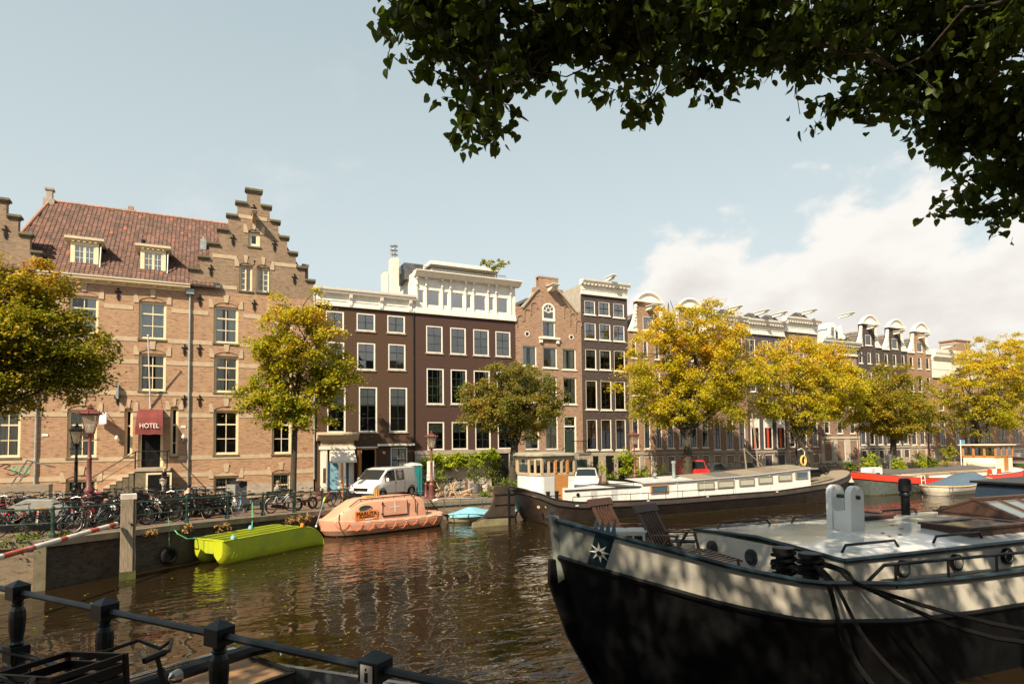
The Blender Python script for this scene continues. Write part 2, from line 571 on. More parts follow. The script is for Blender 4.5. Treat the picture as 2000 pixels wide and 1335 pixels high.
L_GREEN = leafmat('yellow_green_leaves', [(0, (.08, .12, .008)), (.40, (.29, .295, .012)), (.75, (.54, .42, .014)), (1, (.68, .32, .016))], ripe=True)
L_RUST = leafmat('rusty_leaves', [(0, (.06, .08, .014)), (.45, (.19, .20, .022)), (.75, (.34, .22, .04)), (1, (.50, .20, .04))])
L_NEAR = leafmat('linden_leaves', [(0, (.035, .060, .010)), (.6, (.07, .105, .012)), (.9, (.14, .16, .016)), (.97, (.36, .28, .02)), (1, (.38, .14, .02))], .50, .38)
L_VINE = leafmat('vine_leaves', [(0, (.12, .20, .012)), (.5, (.36, .44, .018)), (1, (.58, .54, .03))])
L_SHRUB = leafmat('shrub_leaves', [(0, (.05, .10, .014)), (.6, (.17, .22, .022)), (1, (.36, .33, .03))])
L_BLOOM = leafmat('pink_blossom', [(0, (.55, .20, .28)), (1, (.70, .42, .45))], .3)
L_DRY = leafmat('dry_flowers', [(0, (.28, .20, .07)), (.5, (.45, .30, .12)), (1, (.30, .12, .05))], .3)
#water, ground, quay
def water_mat():
 m = newmat('canal_water')
 g = NG(m)
 tc = g.n('ShaderNodeTexCoord').outputs['Object']
 def wave(sc, rot, scale, det, rough=.5, dist=0.):
  mp = g.n('ShaderNodeMapping')
  mp.inputs['Scale'].default_value = sc
  mp.inputs['Rotation'].default_value = (0, 0, R(rot))
  g.l(tc, mp.inputs[0])
  n = g.n('ShaderNodeTexNoise')
  n.inputs['Scale'].default_value, n.inputs['Detail'].default_value, n.inputs['Roughness'].default_value, n.inputs['Distortion'].default_value = scale, det, rough, dist
  g.l(mp.outputs[0], n.inputs['Vector'])
  return n.outputs[0]
 big = wave((1, 1.5, 1), 20, .5, 1, .4)
 mid = wave((1, 1.9, 1), -14, 1.7, 1.2, .45, .5)
 fine = wave((1, 1.8, 1), 8, 6.0, 1.5, .5, .3)
 calm = g.rng(wave((1, 1, 1), 30, .11, 2), .38, .62, .25, 1.35)
 h = g.math('ADD', g.math('MULTIPLY', big, .05), g.math('ADD', g.math('MULTIPLY', g.math('MULTIPLY', mid, .034), calm), g.math('MULTIPLY', g.math('MULTIPLY', fine, .0024), calm)))
 nrm = g.bump(h, 1.0, 1.0)
 p = g.pbr((.017, .0105, .0042), .015, 0, nrm, .5)
 p.inputs['IOR'].default_value = 1.42
 return m
WATER = water_mat()
me = np_mesh('water', [(-160, -30, 0), (260, -30, 0), (260, 60, 0), (-160, 60, 0)], [(0, 1, 2, 3)], WATER)
tag(link(bpy.data.objects.new('water', me)), kind='structure')
def paving(name, c1, c2, mort, bw, bh):
 m = newmat(name)
 g = NG(m)
 tc = g.n('ShaderNodeTexCoord').outputs['Object']
 b = g.n('ShaderNodeTexBrick')
 g.l(tc, b.inputs['Vector'])
 for k, v in (('Color1', c1), ('Color2', c2), ('Mortar', mort)): b.inputs[k].default_value = (*v, 1)
 b.inputs['Scale'].default_value, b.inputs['Brick Width'].default_value, b.inputs['Row Height'].default_value, b.inputs['Mortar Size'].default_value = 1, bw, bh, .012
 c = g.mix(g.rng(g.noise(tc, .5, 7, .65), .42, .72, 0, .7), b.outputs[0], (.19, .15, .10))
 c = g.mix(g.rng(g.noise(tc, 3.1, 7, .7), .5, .8, 0, .6), c, (.24, .17, .07))
 g.pbr(c, .85, 0, g.bump(b.outputs['Fac'], -.7, .01), .25)
 return m
PAVE = paving('clinker_paving', (.20, .115, .085), (.26, .155, .115), (.10, .08, .06), .21, .07)
xs = [-300, -60, -30, -12, -6, -5, -3, -1, 1, 4, 5, 6, 7.5, 10, 12, 16, 22, 30, 42, 50, 60, 75, 90, 140, 400]
rows = []
for x in xs:
 e = qe(x) + .45
 rows.append([(x, y, gz(x) - .004 if i else gz(x) - .004) for i, y in enumerate((e, max(e, 36), 43.5, 60, 400))])
mb = MB().grid(rows)
tag(mb.build('quayside_street', PAVE), kind='structure')
pv = thing('pavement_strip', 'raised brick pavement with a stone kerb along the foot of the house fronts', 'pavement', (0, 0, 0))
del pv['category'], pv['label']
pv['kind'] = 'structure'
rows = []
for x in [x for x in xs if -60 <= x <= 140]:
 rows.append([(x, 40.4, gz(x) + .1), (x, 43.3, gz(x) + .12)])
MB().grid(rows).build('paving', PAVE, pv)
x = -16.
while x < 80:
 k = MB().box(x, 40.22, gz(x) - .05, x + .99, 40.40, gz(x + .5) + .105).build('kerb_stone', STONE_G, pv)
 x += 1.0
qw = thing('quay_wall', 'old brick quay wall with worn coping stones along the far side of the canal', 'wall')
pts = [(-60, 24.0), (-4.7, 24.4), (-1, 27.0), (4, 30.9), (7.5, 33.4), (12, 34.5), (50, 34.6), (140, 34.8)]
for a, b in zip(pts, pts[1:]):
 n = max(2, int(math.hypot(b[0] - a[0], b[1] - a[1]) / 3))
 rows = []
 for i in range(n + 1):
  t = i / n
  x, y = a[0] + (b[0] - a[0]) * t, a[1] + (b[1] - a[1]) * t
  rows.append([(x, y, -1.0), (x, y, gz(x) - .2), (x, y + .5, gz(x) - .2)])
 MB().grid(rows).build('brick_face', BR_QUAY_SUNLIT if a[0] > 7 or a[0] < -10 else BR_QUAY, qw)  # sunlit stretches take the lighter brick colour, shaded ones the dark
MB().box(-4.92, 24.28, -1, -4.60, 24.38, gz(-5) - .21).build('corner_pier', STONE_D, qw)
for a, b in zip(pts, pts[1:]):
 if b[0] < -20 or a[0] > 90: continue
 A, B = Vector((*a, 0)), Vector((*b, 0))
 if a[0] < -20: A = B + (A - B).normalized() * 16
 if b[0] > 80: B = A + (B - A).normalized() * 26
 d = B - A
 n = max(1, int(d.length / 1.05))
 t = d.normalized()
 nr = Vector((t.y, -t.x, 0))
 for i in range(n):
  p = A + d * ((i + .5) / n)
  h = .11 + random.uniform(-.006, .006)
  z = gz(p.x) - .09
  dz = (gz(p.x + t.x * .5) - gz(p.x - t.x * .5))
  ob = MB().obox((0, 0, 0), t * (d.length / n / 2 - .008) + Vector((0, 0, dz / 2)), nr * .30, (0, 0, h)).build('coping_stone', COPE, qw)
  ob.location = p - nr * (.20 + random.uniform(-.012, .012)) + Vector((0, 0, z))
NEAR = [(-30, 20), (-6, 13.6), (2.0, 2.35), (3.2, 1.9), (60, 1.5), (60, -60), (-60, -60), (-60, 20)]
mb = MB()
mb.poly([(x, y, 2.3) for x, y in NEAR])
tag(mb.build('near_quay', PAVE), kind='structure')
nw = MB()
for a, b in zip(NEAR[:4], NEAR[1:5]):
 nw.poly([(a[0], a[1], -1), (b[0], b[1], -1), (b[0], b[1], 2.29), (a[0], a[1], 2.29)])
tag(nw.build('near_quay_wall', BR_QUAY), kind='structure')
rl = thing('quay_railing', 'low green iron railing with two rails beside the parked bicycles', 'railing')
path = [(-16, 24.75), (-4.55, 24.85), (-.75, 27.5), (3.7, 31.0), (6.6, 33.1)]
P = []
for a, b in zip(path, path[1:]):
 L = math.hypot(b[0] - a[0], b[1] - a[1])
 n = max(1, round(L / 1.95))
 P += [(a[0] + (b[0] - a[0]) * i / n, a[1] + (b[1] - a[1]) * i / n) for i in range(n)]
P.append(path[-1])
prof = [(.10, 0), (.10, .12), (.075, .16), (.055, .20), (.05, .44), (.062, .47), (.062, .53), (.045, .58), (.060, .74), (.062, .80), (.045, .88), (.062, .92), (.062, 1.0), (.035, 1.05), (.001, 1.08)]
pm = MB().lathe(prof, 8).mesh('post', FENCE_G, smooth=True)
for x, y in P:
 inst('post', pm, rl, (x, y, gz(x)), (0, 0, 0))
for a, b in zip(P, P[1:]):
 za, zb = gz(a[0]), gz(b[0])
 for h, r in ((.955, .030), (.50, .024)):
  MB().cyl((a[0], a[1], za + h), (b[0], b[1], zb + h), r, n=8).build('rail', FENCE_G, rl, True)
#houses
YF = 43.0
def pane_mesh(mat):
 k = 'pane_' + mat.name
 if k not in MATS:
  MATS[k] = np_mesh('pane', [(0, 0, 0), (1, 0, 0), (1, 0, 1), (0, 0, 1)], [(0, 1, 2, 3)], mat)
 return MATS[k]
class House:
 def __init__(s, name, label, px0, px1, Y=YF, wall=BR_RED, group=None, depth=10, zb=None):
  s.Y, s.wall, s.depth = Y, wall, depth
  s.X0, s.X1 = onY(px0, 760, Y).x, onY(px1, 760, Y).x
  s.z0 = gz((s.X0 + s.X1) / 2) - .3 if zb is None else zb
  s.r = thing(name, label, 'house', (s.X0, Y, s.z0), 0, group)
  s.holes, s.rects = [], []
  s.o = s.r
 def x(s, px, py=760): return onY(px, py, s.Y).x
 def z(s, px, py): return onY(px, py, s.Y).z
 def rect(s, px0, py0, px1, py1):
  xm, ym = (px0 + px1) / 2, (py0 + py1) / 2
  return s.x(px0, ym), s.x(px1, ym), s.z(xm, py1), s.z(xm, py0)
 def b(s, mb, name, mat, smooth=False, par=None):
  o = bpy.data.objects.new(name, mb.mesh(name, mat, tuple(s.r.location), smooth))
  o.parent = par or s.r
  return link(o)
 def rel(s, x, y, z): return (x - s.r.location.x, y - s.r.location.y, z - s.r.location.z)
 def band(s, X0, X1, Z0, Z1, mat=STONE, out=.03, name='stone_band', cuts=()):
  segs = [(X0, X1)]
  for a, b in cuts:
   segs = [q for p in segs for q in ((p[0], min(p[1], a)), (max(p[0], b), p[1])) if q[1] - q[0] > .03]
  for a, b in segs:
   s.b(MB().box(a, s.Y - out, Z0, b, s.Y + .05, Z1), name, mat)
 def win(s, rc, fr=WHITE, sash=GREEN_D, fw=.09, nx=2, rows=(.5, .5), bars=.03, rec=.10, panes=True, sill=STONE_G, cur=None, glass=GLASS, cut=True, mid=None, sub=None, fz=.10, arch=False):
  X0, X1, Z0, Z1 = rc
  if cut: s.holes.append((X0, X1, Z0, Z1))
  Y = s.Y + rec
  w, h = X1 - X0, Z1 - Z0
  fr_o = bpy.data.objects.new('window', None)
  mb = MB()
  mb.box(0, 0, 0, fw, fz, h).box(w - fw, 0, 0, w, fz, h).box(fw, 0, h - fw, w - fw, fz, h).box(fw, 0, 0, w - fw, fz, fw * .8)
  o = bpy.data.objects.new('window', mb.mesh('window', fr))
  o.parent = s.r
  o.location = s.rel(X0, Y, Z0)
  link(o)
  sb = MB()
  ix0, ix1, iz0, iz1 = fw, w - fw, fw * .8, h - fw
  tot = sum(rows)
  zc = [iz1]
  for q in rows: zc.append(zc[-1] - (iz1 - iz0) * q / tot)
  xc = [ix0 + (ix1 - ix0) * i / nx for i in range(nx + 1)]
  t = .035
  sb.box(ix0, .03, iz0, ix0 + t, .07, iz1).box(ix1 - t, .03, iz0, ix1, .07, iz1).box(ix0 + t, .03, iz0, ix1 - t, .07, iz0 + t * 1.4).box(ix0 + t, .03, iz1 - t, ix1 - t, .07, iz1)
  for i, xx in enumerate(xc[1:-1]):
   bw = bars if not (nx % 2 == 0 and i == nx // 2 - 1 and sub) else bars * sub
   sb.box(xx - bw / 2, .034, iz0 + t, xx + bw / 2, .066, iz1 - t)
  for j, zz in enumerate(zc[1:-1]):
   bh = bars * (1.9 if mid is not None and j in (mid if isinstance(mid, tuple) else (mid,)) else 1)
   sb.box(ix0 + t, .026, zz - bh / 2, ix1 - t, .062, zz + bh / 2)
  so_ = sb.build('sash', sash, o)
  pm = pane_mesh(glass)
  if panes:
   for i in range(nx):
    for j in range(len(rows)):
     inst('pane', pm, o, (xc[i], .05, zc[j + 1]), (random.gauss(0, .008), 0, random.gauss(0, .008)), (xc[i + 1] - xc[i], 1, zc[j] - zc[j + 1]))
  else:
   inst('pane', pm, o, (ix0, .05, iz0), (random.gauss(0, .008), 0, random.gauss(0, .008)), (ix1 - ix0, 1, iz1 - iz0))
  if sill:
   MB().box(-.06, -rec - .07, -.10, w + .06, .02, -.005).build('sill', sill, o)
  for c in (cur or ()):
   kind, a, b, z0_, z1_, m = c
   cx0, cx1 = ix0 + (ix1 - ix0) * a, ix0 + (ix1 - ix0) * b
   cz0, cz1 = iz0 + (iz1 - iz0) * z0_, iz0 + (iz1 - iz0) * z1_
   n = max(4, int((cx1 - cx0) / .035)) if kind == 'curtain' else 1
   ph = random.uniform(0, 6)
   rw = []
   for i in range(n + 1):
    xx = cx0 + (cx1 - cx0) * i / n
    yy = .115 + (.03 * math.sin(i * 1.25 + ph) + .012 * math.sin(i * 2.9 + ph) if kind == 'curtain' else 0)
    rw.append([(xx, yy, cz0), (xx + (.01 * math.sin(i) if kind == 'curtain' else 0), yy, cz1)])
   MB().grid(rw).build(kind, m, o, kind == 'curtain')
  return o
 def finish(s, ztop=None, mat=None, roof=BITUMEN, sides=True, thick=.12):
  """front wall with its openings, then side walls, back, flat roof and a dark room wall"""
  rects = s.rects
  e = sorted({v for r in rects for v in r[:2]} | {v for h in s.holes for v in h[:2]})
  f = sorted({v for r in rects for v in r[2:]} | {v for h in s.holes for v in h[2:]})
  mb = MB()
  Y = s.Y
  idx = {}
  def V(x, z):
   k = (x, z)
   if k not in idx:
    idx[k] = len(mb.v)
    mb.v.append((x, Y, z))
   return idx[k]
  for a, b in zip(e, e[1:]):
   for c, d in zip(f, f[1:]):
    cx, cz = (a + b) / 2, (c + d) / 2
    if b - a < 1e-5 or d - c < 1e-5: continue
    if not any(r[0] < cx < r[1] and r[2] < cz < r[3] for r in rects): continue
    if any(h[0] < cx < h[1] and h[2] < cz < h[3] for h in s.holes): continue
    mb.f.append((V(a, c), V(b, c), V(b, d), V(a, d)))
  for x0, x1, z0, z1 in s.holes:
   for p, q in (((x0, z0), (x0, z1)), ((x0, z1), (x1, z1)), ((x1, z1), (x1, z0)), ((x1, z0), (x0, z0))):
    mb.poly([(p[0], Y, p[1]), (q[0], Y, q[1]), (q[0], Y + .3, q[1]), (p[0], Y + .3, p[1])])
  s.b(mb, 'wall', mat or s.wall)
  r = rects[0]
  zt = r[3] if ztop is None else ztop
  x0, x1 = s.X0 + .015, s.X1 - .015
  if sides:
   sd = MB().poly([(x0, Y + .02, s.z0), (x0, Y + s.depth, s.z0), (x0, Y + s.depth, zt), (x0, Y + .02, zt)])
   sd.poly([(x1, Y + .02, s.z0), (x1, Y + s.depth, s.z0), (x1, Y + s.depth, zt), (x1, Y + .02, zt)])
   sd.poly([(x0, Y + s.depth, s.z0), (x1, Y + s.depth, s.z0), (x1, Y + s.depth, zt), (x0, Y + s.depth, zt)])
   s.b(sd, 'side_wall', s.wall)
   if roof:
    s.b(MB().box(x0, Y + .05, zt - .12, x1, Y + s.depth, zt), 'flat_roof', roof)
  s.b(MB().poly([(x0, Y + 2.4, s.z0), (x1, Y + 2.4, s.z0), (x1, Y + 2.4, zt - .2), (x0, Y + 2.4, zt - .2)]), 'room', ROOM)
 def base(s, top):
  s.rects.append((s.X0, s.X1, s.z0, top))
 def cornice(s, X0, X1, Z0, Z1, mat=WHITE, out=.45, teeth=None, fascia=.10, brackets=()):
  """fascia board, projecting moulding and optional row of blocks"""
  H = Z1 - Z0
  m = MB()
  m.box(X0, s.Y - fascia, Z0, X1, s.Y + .1, Z0 + H * .62)
  m.box(X0 - .02, s.Y - fascia - .06, Z0 - .02, X1 + .02, s.Y + .1, Z0 + H * .10)
  m.box(X0 - .01, s.Y - fascia - .035, Z0 + H * .30, X1 + .01, s.Y + .1, Z0 + H * .34)
  s.b(m, 'fascia', mat)
  y = s.Y
  pr = [(y + .1, Z0 + H * .62), (y - fascia - .05, Z0 + H * .62), (y - fascia - .08, Z0 + H * .70), (y - out * .75, Z0 + H * .74), (y - out * .80, Z0 + H * .82), (y - out * .94, Z0 + H * .88), (y - out, Z1 - .03), (y - out, Z1), (y + .1, Z1 + .03)]
  s.b(MB().prism(pr, X0 - .06, X1 + .06, 'yz'), 'cornice', mat)
  s.b(MB().box(X0 - .05, y - out + .03, Z1 + .002, X1 + .05, y + .2, Z1 + .03), 'gutter', ZINC)
  if teeth:
   n = int((X1 - X0) / teeth)
   for i in range(n):
    xx = X0 + (X1 - X0) * (i + .5) / n
    s.b(MB().box(xx - teeth * .27, y - out * .72, Z0 + H * .64, xx + teeth * .27, y - .02, Z0 + H * .735), 'dentil', mat)
  for bx in brackets:
   q = [(y - .02, Z0 + H * .05), (y - fascia - .10, Z0 + H * .05), (y - fascia - .13, Z0 + H * .2), (y - fascia - .08, Z0 + H * .34), (y - out * .62, Z0 + H * .52), (y - out * .72, Z0 + H * .72), (y - .02, Z0 + H * .72)]
   s.b(MB().prism(q, bx - .11, bx + .11, 'yz'), 'bracket', mat)
 def hoist(s, X, Z, L=.95, w=.26, h=.30, mat=WHITE):
  y = s.Y
  m = MB().prism([(y + .1, Z - h), (y - L * .55, Z - h * .8), (y - L * .9, Z - h * .25), (y - L, Z - h * .2), (y - L, Z), (y + .1, Z)], X - w / 2, X + w / 2, 'yz')
  m.box(X - w * .8, y - L - .06, Z + .002, X + w * .8, y + .1, Z + .05)
  s.b(m, 'hoist_beam', mat)
  s.b(MB().tube([(X, y - L * .82, Z - h * .3), (X, y - L * .82, Z - h * .3 - .14), (X + .05, y - L * .82, Z - h * .3 - .19), (X + .07, y - L * .82, Z - h * .3 - .12)], .018, 5), 'hook', IRON)
LACE = ('curtain', 0, 1, 0, 1, CURTAIN)
CL, CRT = ('curtain', 0, .34, 0, 1, CURTAIN), ('curtain', .62, 1, 0, 1, CURTAIN)
#the hotel
h = House('hotel_building', 'long brown brick hotel with red tiled roof, stone bands and a tall stepped gable', -150, 613, wall=BR_HOTEL)
h.r['category'] = 'hotel'
HT = h
zE = h.z(220, 552)                      # eaves of the middle part
xTL, xTR = h.x(371), h.X1               # right tower
xLT = h.x(78)                           # right edge of left tower
h.rects = [(h.X0, h.X1, h.z0, zE)]
def lev(a, b, ya, yb): return (h.x(a, ya), h.x(b, yb), h.z0 + .5, (h.z(a, ya) + h.z(b, yb)) / 2)
steps = [(371, 612, 530, 546), (391, 596, 503, 524), (409, 578, 477, 495), (428, 561, 449, 465), (446, 544, 422, 434), (464, 527, 397, 405), (483, 509, 370, 377)]
lv = [lev(*q) for q in steps]
h.rects += [(a, b, zE, t) for a, b, _, t in lv]
lsteps = [(78, 495), (59, 460), (36, 425), (13, 392)]
xc = h.x(-60)
for pxr, py in lsteps:
 xr = h.x(pxr, py)
 h.rects.append((2 * xc - xr, xr, zE, h.z(pxr, py)))
CREAMW = dict(glass=GLASS_L, fr=CREAM, sash=CREAM, fw=.11, nx=2, rows=(.30, .35, .35), bars=.045, rec=.14, mid=0, sill=STONE_D, fz=.08)
arches = []
def hwin(px0, py0, px1, py1, cur=(), arch=True, sides=(-1, 1), **k):
 rc = h.rect(px0, py0, px1, py1)
 o = h.win(rc, cur=cur, **{**CREAMW, **k})
 if arch:
  X0, X1, Z0, Z1 = rc
  w = X1 - X0
  rise, ring = w * .16, .36
  Rr = (w * w / 4 + rise * rise) / (2 * rise)
  a0 = math.asin(w / 2 / Rr)
  cz = Z1 + rise - Rr + .03
  cx = (X0 + X1) / 2
  n = 9
  inner = [(cx + Rr * math.sin(-a0 + 2 * a0 * i / n), cz + Rr * math.cos(-a0 + 2 * a0 * i / n)) for i in range(n + 1)]
  q = (Rr + ring) / Rr
  outer = [(cx + (x - cx) * q, cz + (z - cz) * q) for x, z in inner]
  m = MB()
  for i in range(n):
   if i == n // 2: continue
   m.prism([inner[i], inner[i + 1], outer[i + 1], outer[i]], h.Y - .035, h.Y + .02)
  h.b(m, 'arch', BR_HOTEL if Z1 < zE else BR_TOWER, par=None)
  k0 = n // 2
  kx = [inner[k0], inner[k0 + 1]]
  h.b(MB().prism([(kx[0][0] - .02, kx[0][1]), (kx[1][0] + .02, kx[1][1]), (kx[1][0] + .08, outer[k0][1] + .13), (kx[0][0] - .08, outer[k0][1] + .13)], h.Y - .07, h.Y + .02), 'keystone', STONE)
  for sg, xx in ((-1, X0), (1, X1)):
   if sg not in sides: continue
   h.b(MB().prism([(xx, Z1 - .12), (xx + sg * .27, Z1 - .12), (xx + sg * .27, Z1 + .42), (xx + sg * .12, Z1 + .42), (xx, Z1 + .03)], h.Y - .045, h.Y + .02), 'springer', STONE)
  lun = [(X0, Z1)] + [(x, z) for x, z in inner] + [(X1, Z1)]
  mm = MB().prism([inner[i] for i in range(n + 1)] + [(x, z - .045) for x, z in reversed(inner)], h.Y - .01, h.Y + .01)
  h.b(mm, 'arch_joint', BR_TOWER)
 return o
hwin(134, 577, 192, 651, [('curtain', .62, 1, 0, 1, CURTAIN), ('curtain', 0, .16, 0, .5, CURTAIN)])
hwin(271, 589, 324.6, 662, [LACE])
hwin(417, 599, 465.4, 670, [CL, CRT])
hwin(530, 608, 572, 677, [CL, CRT])
hwin(134, 686, 190, 762, [CL])
hwin(271, 690, 323.7, 763, [CL, CRT])
hwin(418, 695, 465.6, 766, [('curtain', 0, .42, 0, 1, CURTAIN), ('curtain', .58, 1, 0, 1, CURTAIN)])
hwin(531, 699, 571, 769, [CL, CRT])
hwin(131, 800, 189, 893, [LACE])
hwin(417, 801, 465.6, 887)
hwin(531, 803, 569, 886)
hwin(128, 936, 188.5, 984, arch=True, sill=None, rows=(.5, .5))
hwin(417, 929, 466, 972, arch=True, sill=None, rows=(.5, .5))
hwin(530.5, 923, 567, 969, arch=True, sill=None, rows=(.5, .5))
for rc in ((128, 936, 188.5, 984), (417, 929, 466, 972), (530.5, 923, 567, 969)):
 X0, X1, Z0, Z1 = h.rect(*rc)
 m = MB()
 for i in range(7): m.cyl((X0 + .1 + (X1 - X0 - .2) * i / 6, h.Y + .06, Z0), (X0 + .1 + (X1 - X0 - .2) * i / 6, h.Y + .06, Z1 - .1), .014, n=4)
 for j in range(4): m.cyl((X0 + .1, h.Y + .055, Z0 + (Z1 - Z0 - .2) * (j + .5) / 4), (X1 - .1, h.Y + .055, Z0 + (Z1 - Z0 - .2) * (j + .5) / 4), .012, n=4)
 h.b(m, 'window_grille', GREEN_D)
hwin(243, 799, 259, 890, nx=1, rows=(.34, .66), fw=.10, arch=True)
hwin(332.6, 796, 348, 890, nx=1, rows=(.34, .40, .26), fw=.10, arch=True)
hwin(-10, 800, 40, 893, [LACE])
hwin(-15, 690, 42, 765, [LACE])
TW = dict(nx=2, rows=(.25, .25, .25, .25), fw=.09, sub=2.4, mid=None, cur=[CL, CRT])
hwin(467, 518, 493, 567.7, sides=(-1,), **TW)
hwin(501, 521.8, 527, 569.8, sides=(1,), **TW)
hwin(484.5, 453, 508, 481, arch=True, nx=1, rows=(1,), fw=.20)
X0, X1, Z0, Z1 = h.rect(270, 802, 319, 912)
h.holes.append((X0, X1, Z0, Z1))
m = MB().box(X0, h.Y + .12, Z0, X0 + .16, h.Y + .25, Z1).box(X1 - .16, h.Y + .12, Z0, X1, h.Y + .25, Z1).box(X0 + .16, h.Y + .12, Z1 - .14, X1 - .16, h.Y + .25, Z1).box(X0 + .16, h.Y + .12, Z0 + 2.35, X1 - .16, h.Y + .25, Z0 + 2.45)
h.b(m, 'door_frame', CREAM)
dr = h.b(MB().box(X0 + .17, h.Y + .28, Z0, X1 - .17, h.Y + .33, Z1 - .15).box(X0 + .3, h.Y + .265, Z0 + .3, (X0 + X1) / 2 - .06, h.Y + .285, Z0 + 1.9).box((X0 + X1) / 2 + .06, h.Y + .265, Z0 + .3, X1 - .3, h.Y + .285, Z0 + 1.9), 'door', BLACK)
for ya, xa, yb, xb in ((900.3, 0, 892, 430), (935, 0, 922, 600), (766, 75, 770, 500), (808, 75, 812, 500), (661.5, 230, 667, 380), (602, 205, 615, 520), (706, 205, 713, 500)):
 zc_ = (h.z(xa, ya) + h.z(xb, yb)) / 2
 cuts = [(a - .02, b + .02) for a, b, c, d in h.holes if c - .12 < zc_ < d + .12]
 if ya < 610: cuts = [(a - .29, b + .29) for a, b, c, d in h.holes if c - .1 < zc_ < d + .2]
 h.band(h.X0, h.X1, zc_ - .13, zc_ + .13, STONE, .025, cuts=cuts)
for ya, xa, w0, w1 in ((557, 400, 375, 463), (500, 430, 415, 463), (517, 555, 530, 580), (425.5, 496, 466, 522)):
 zc_ = h.z(xa, ya)
 h.band(h.x(w0, ya), h.x(w1, ya), zc_ - .12, zc_ + .12, STONE, .025)
h.band(h.X0, h.X1, h.z0, h.z0 + .75, STONE_G, .07, 'plinth', cuts=[(a, b) for a, b, c, d in h.holes if c < h.z0 + 1.0])
for k, (a, b, _, t) in enumerate(lv):
 if k == 6: h.b(MB().box(a - .14, h.Y - .16, t, b + .14, h.Y + .5, t + .14).box(a - .08, h.Y - .10, t - .10, b + .08, h.Y + .4, t), 'coping', STONE_D)
 else:
  na, nb = lv[k + 1][0], lv[k + 1][1]
  for q0, q1 in ((a - .14, na), (nb, b + .14)):
   h.b(MB().box(q0, h.Y - .16, t, q1, h.Y + .5, t + .13).box(q0 + .06, h.Y - .10, t - .09, q1, h.Y + .4, t), 'coping', STONE_D)
for i, (pxr, py) in enumerate(lsteps):
 xr, t = h.x(pxr, py), h.z(pxr, py)
 xl = h.x(lsteps[i + 1][0], py) if i < 3 else 2 * xc - xr
 h.b(MB().box(xl, h.Y - .16, t, xr + .14, h.Y + .5, t + .13).box(xl, h.Y - .10, t - .09, xr + .06, h.Y + .4, t), 'coping', STONE_D)
for k, (a, b, _, t) in enumerate(lv):
 h.b(MB().box(a, h.Y + .30, zE - .3, b, h.Y + .45, t - .01).poly([(b, h.Y, zE), (b, h.Y + .3, zE), (b, h.Y + .3, t), (b, h.Y, t)]).poly([(a, h.Y, zE), (a, h.Y + .3, zE), (a, h.Y + .3, t), (a, h.Y, t)]) if k < 2 or k > 4 else MB().poly([(b, h.Y, zE), (b, h.Y + .45, zE), (b, h.Y + .45, t), (b, h.Y, t)]).poly([(a, h.Y, zE), (a, h.Y + .45, zE), (a, h.Y + .45, t), (a, h.Y, t)]), 'gable_core', BR_TOWER)
for pxr, py in lsteps:
 xr, t = h.x(pxr, py), h.z(pxr, py)
 h.b(MB().box(2 * xc - xr, h.Y + .02, zE - .3, xr, h.Y + .45, t - .01), 'gable_core', BR_TOWER)
low = [q for q in h.holes if q[3] < zE + .3]
top = [q for q in h.holes if q[3] >= zE + .3]
allr = h.rects
e_holes = h.holes
h.rects, h.holes = [allr[0]], low
h.finish(zE, roof=None)
xs_ = sorted({v for r in allr[1:] for v in r[:2]} | {v for q in top for v in q[:2]})
zs_ = sorted({v for r in allr[1:] for v in r[2:]} | {v for q in top for v in q[2:]})
gm, gm2 = MB(), MB()
for a, b in zip(xs_, xs_[1:]):
 for c, d in zip(zs_, zs_[1:]):
  cx, cz = (a + b) / 2, (c + d) / 2
  if c < zE - 1e-4: continue
  if any(r[0] < cx < r[1] and r[2] < cz < r[3] for r in allr[1:]) and not any(q[0] < cx < q[1] and q[2] < cz < q[3] for q in top):
   (gm if a > xLT + 1 else gm2).poly([(a, h.Y, c), (b, h.Y, c), (b, h.Y, d), (a, h.Y, d)])
h.b(gm, 'gable', BR_TOWER)
h.b(gm2, 'gable', BR_TOWER)
def anchor(px, py):
 X, Z = h.x(px, py), h.z(px, py)
 y0, y1 = h.Y - .07, h.Y - .002
 m = MB().box(X - .025, y0, Z - .32, X + .025, y1, Z + .32).box(X - .11, y0 + .005, Z + .10, X + .11, y1, Z + .15)
 for dx, dz in ((-.12, .125), (.12, .125), (0, .32), (-.04, -.05), (.04, -.05), (-.04, -.18), (.04, -.18), (0, -.32)):
  m.obox((X + dx, (y0 + y1) / 2, Z + dz), (.032, 0, .032), (0, .03, 0), (-.032, 0, .032))
 h.b(m, 'wall_anchor', IRON)
for q in ((231, 574), (231, 677), (229.5, 778), (360.5, 683), (390, 683.5), (390.7, 587), (412, 528), (455, 468.5), (495.7, 410), (536, 480), (575, 545), (496.5, 596), (360, 782.5), (390, 782.5), (11, 453), (88, 676), (88, 772), (496, 690), (496, 786)):
 anchor(*q)
xa, xb = h.x(74, 535), h.x(372, 560)
zt = zE + .28
m = MB().prism([(h.Y + .1, zE - .16), (h.Y - .08, zE - .16), (h.Y - .10, zE - .02), (h.Y - .48, zE + .02), (h.Y - .50, zE + .10), (h.Y - .56, zE + .18), (h.Y - .56, zE + .22), (h.Y + .1, zE + .22)], xa, xb, 'yz')
h.b(m, 'eaves_cornice', CREAM)
h.b(MB().box(xa, h.Y - .55, zE + .222, xb, h.Y - .3, zE + .25), 'gutter', ZINC)
for i in range(10):
 X = xa + .35 + (xb - xa - .7) * i / 9
 h.b(MB().prism([(h.Y - .08, zE - .12), (h.Y - .22, zE - .10), (h.Y - .40, zE + .0), (h.Y - .40, zE + .02), (h.Y - .08, zE + .02)], X - .10, X + .10, 'yz'), 'eaves_block', CREAM)
tanp, yE, zR0 = .98, h.Y - .34, zE + .26
ridge_p = None
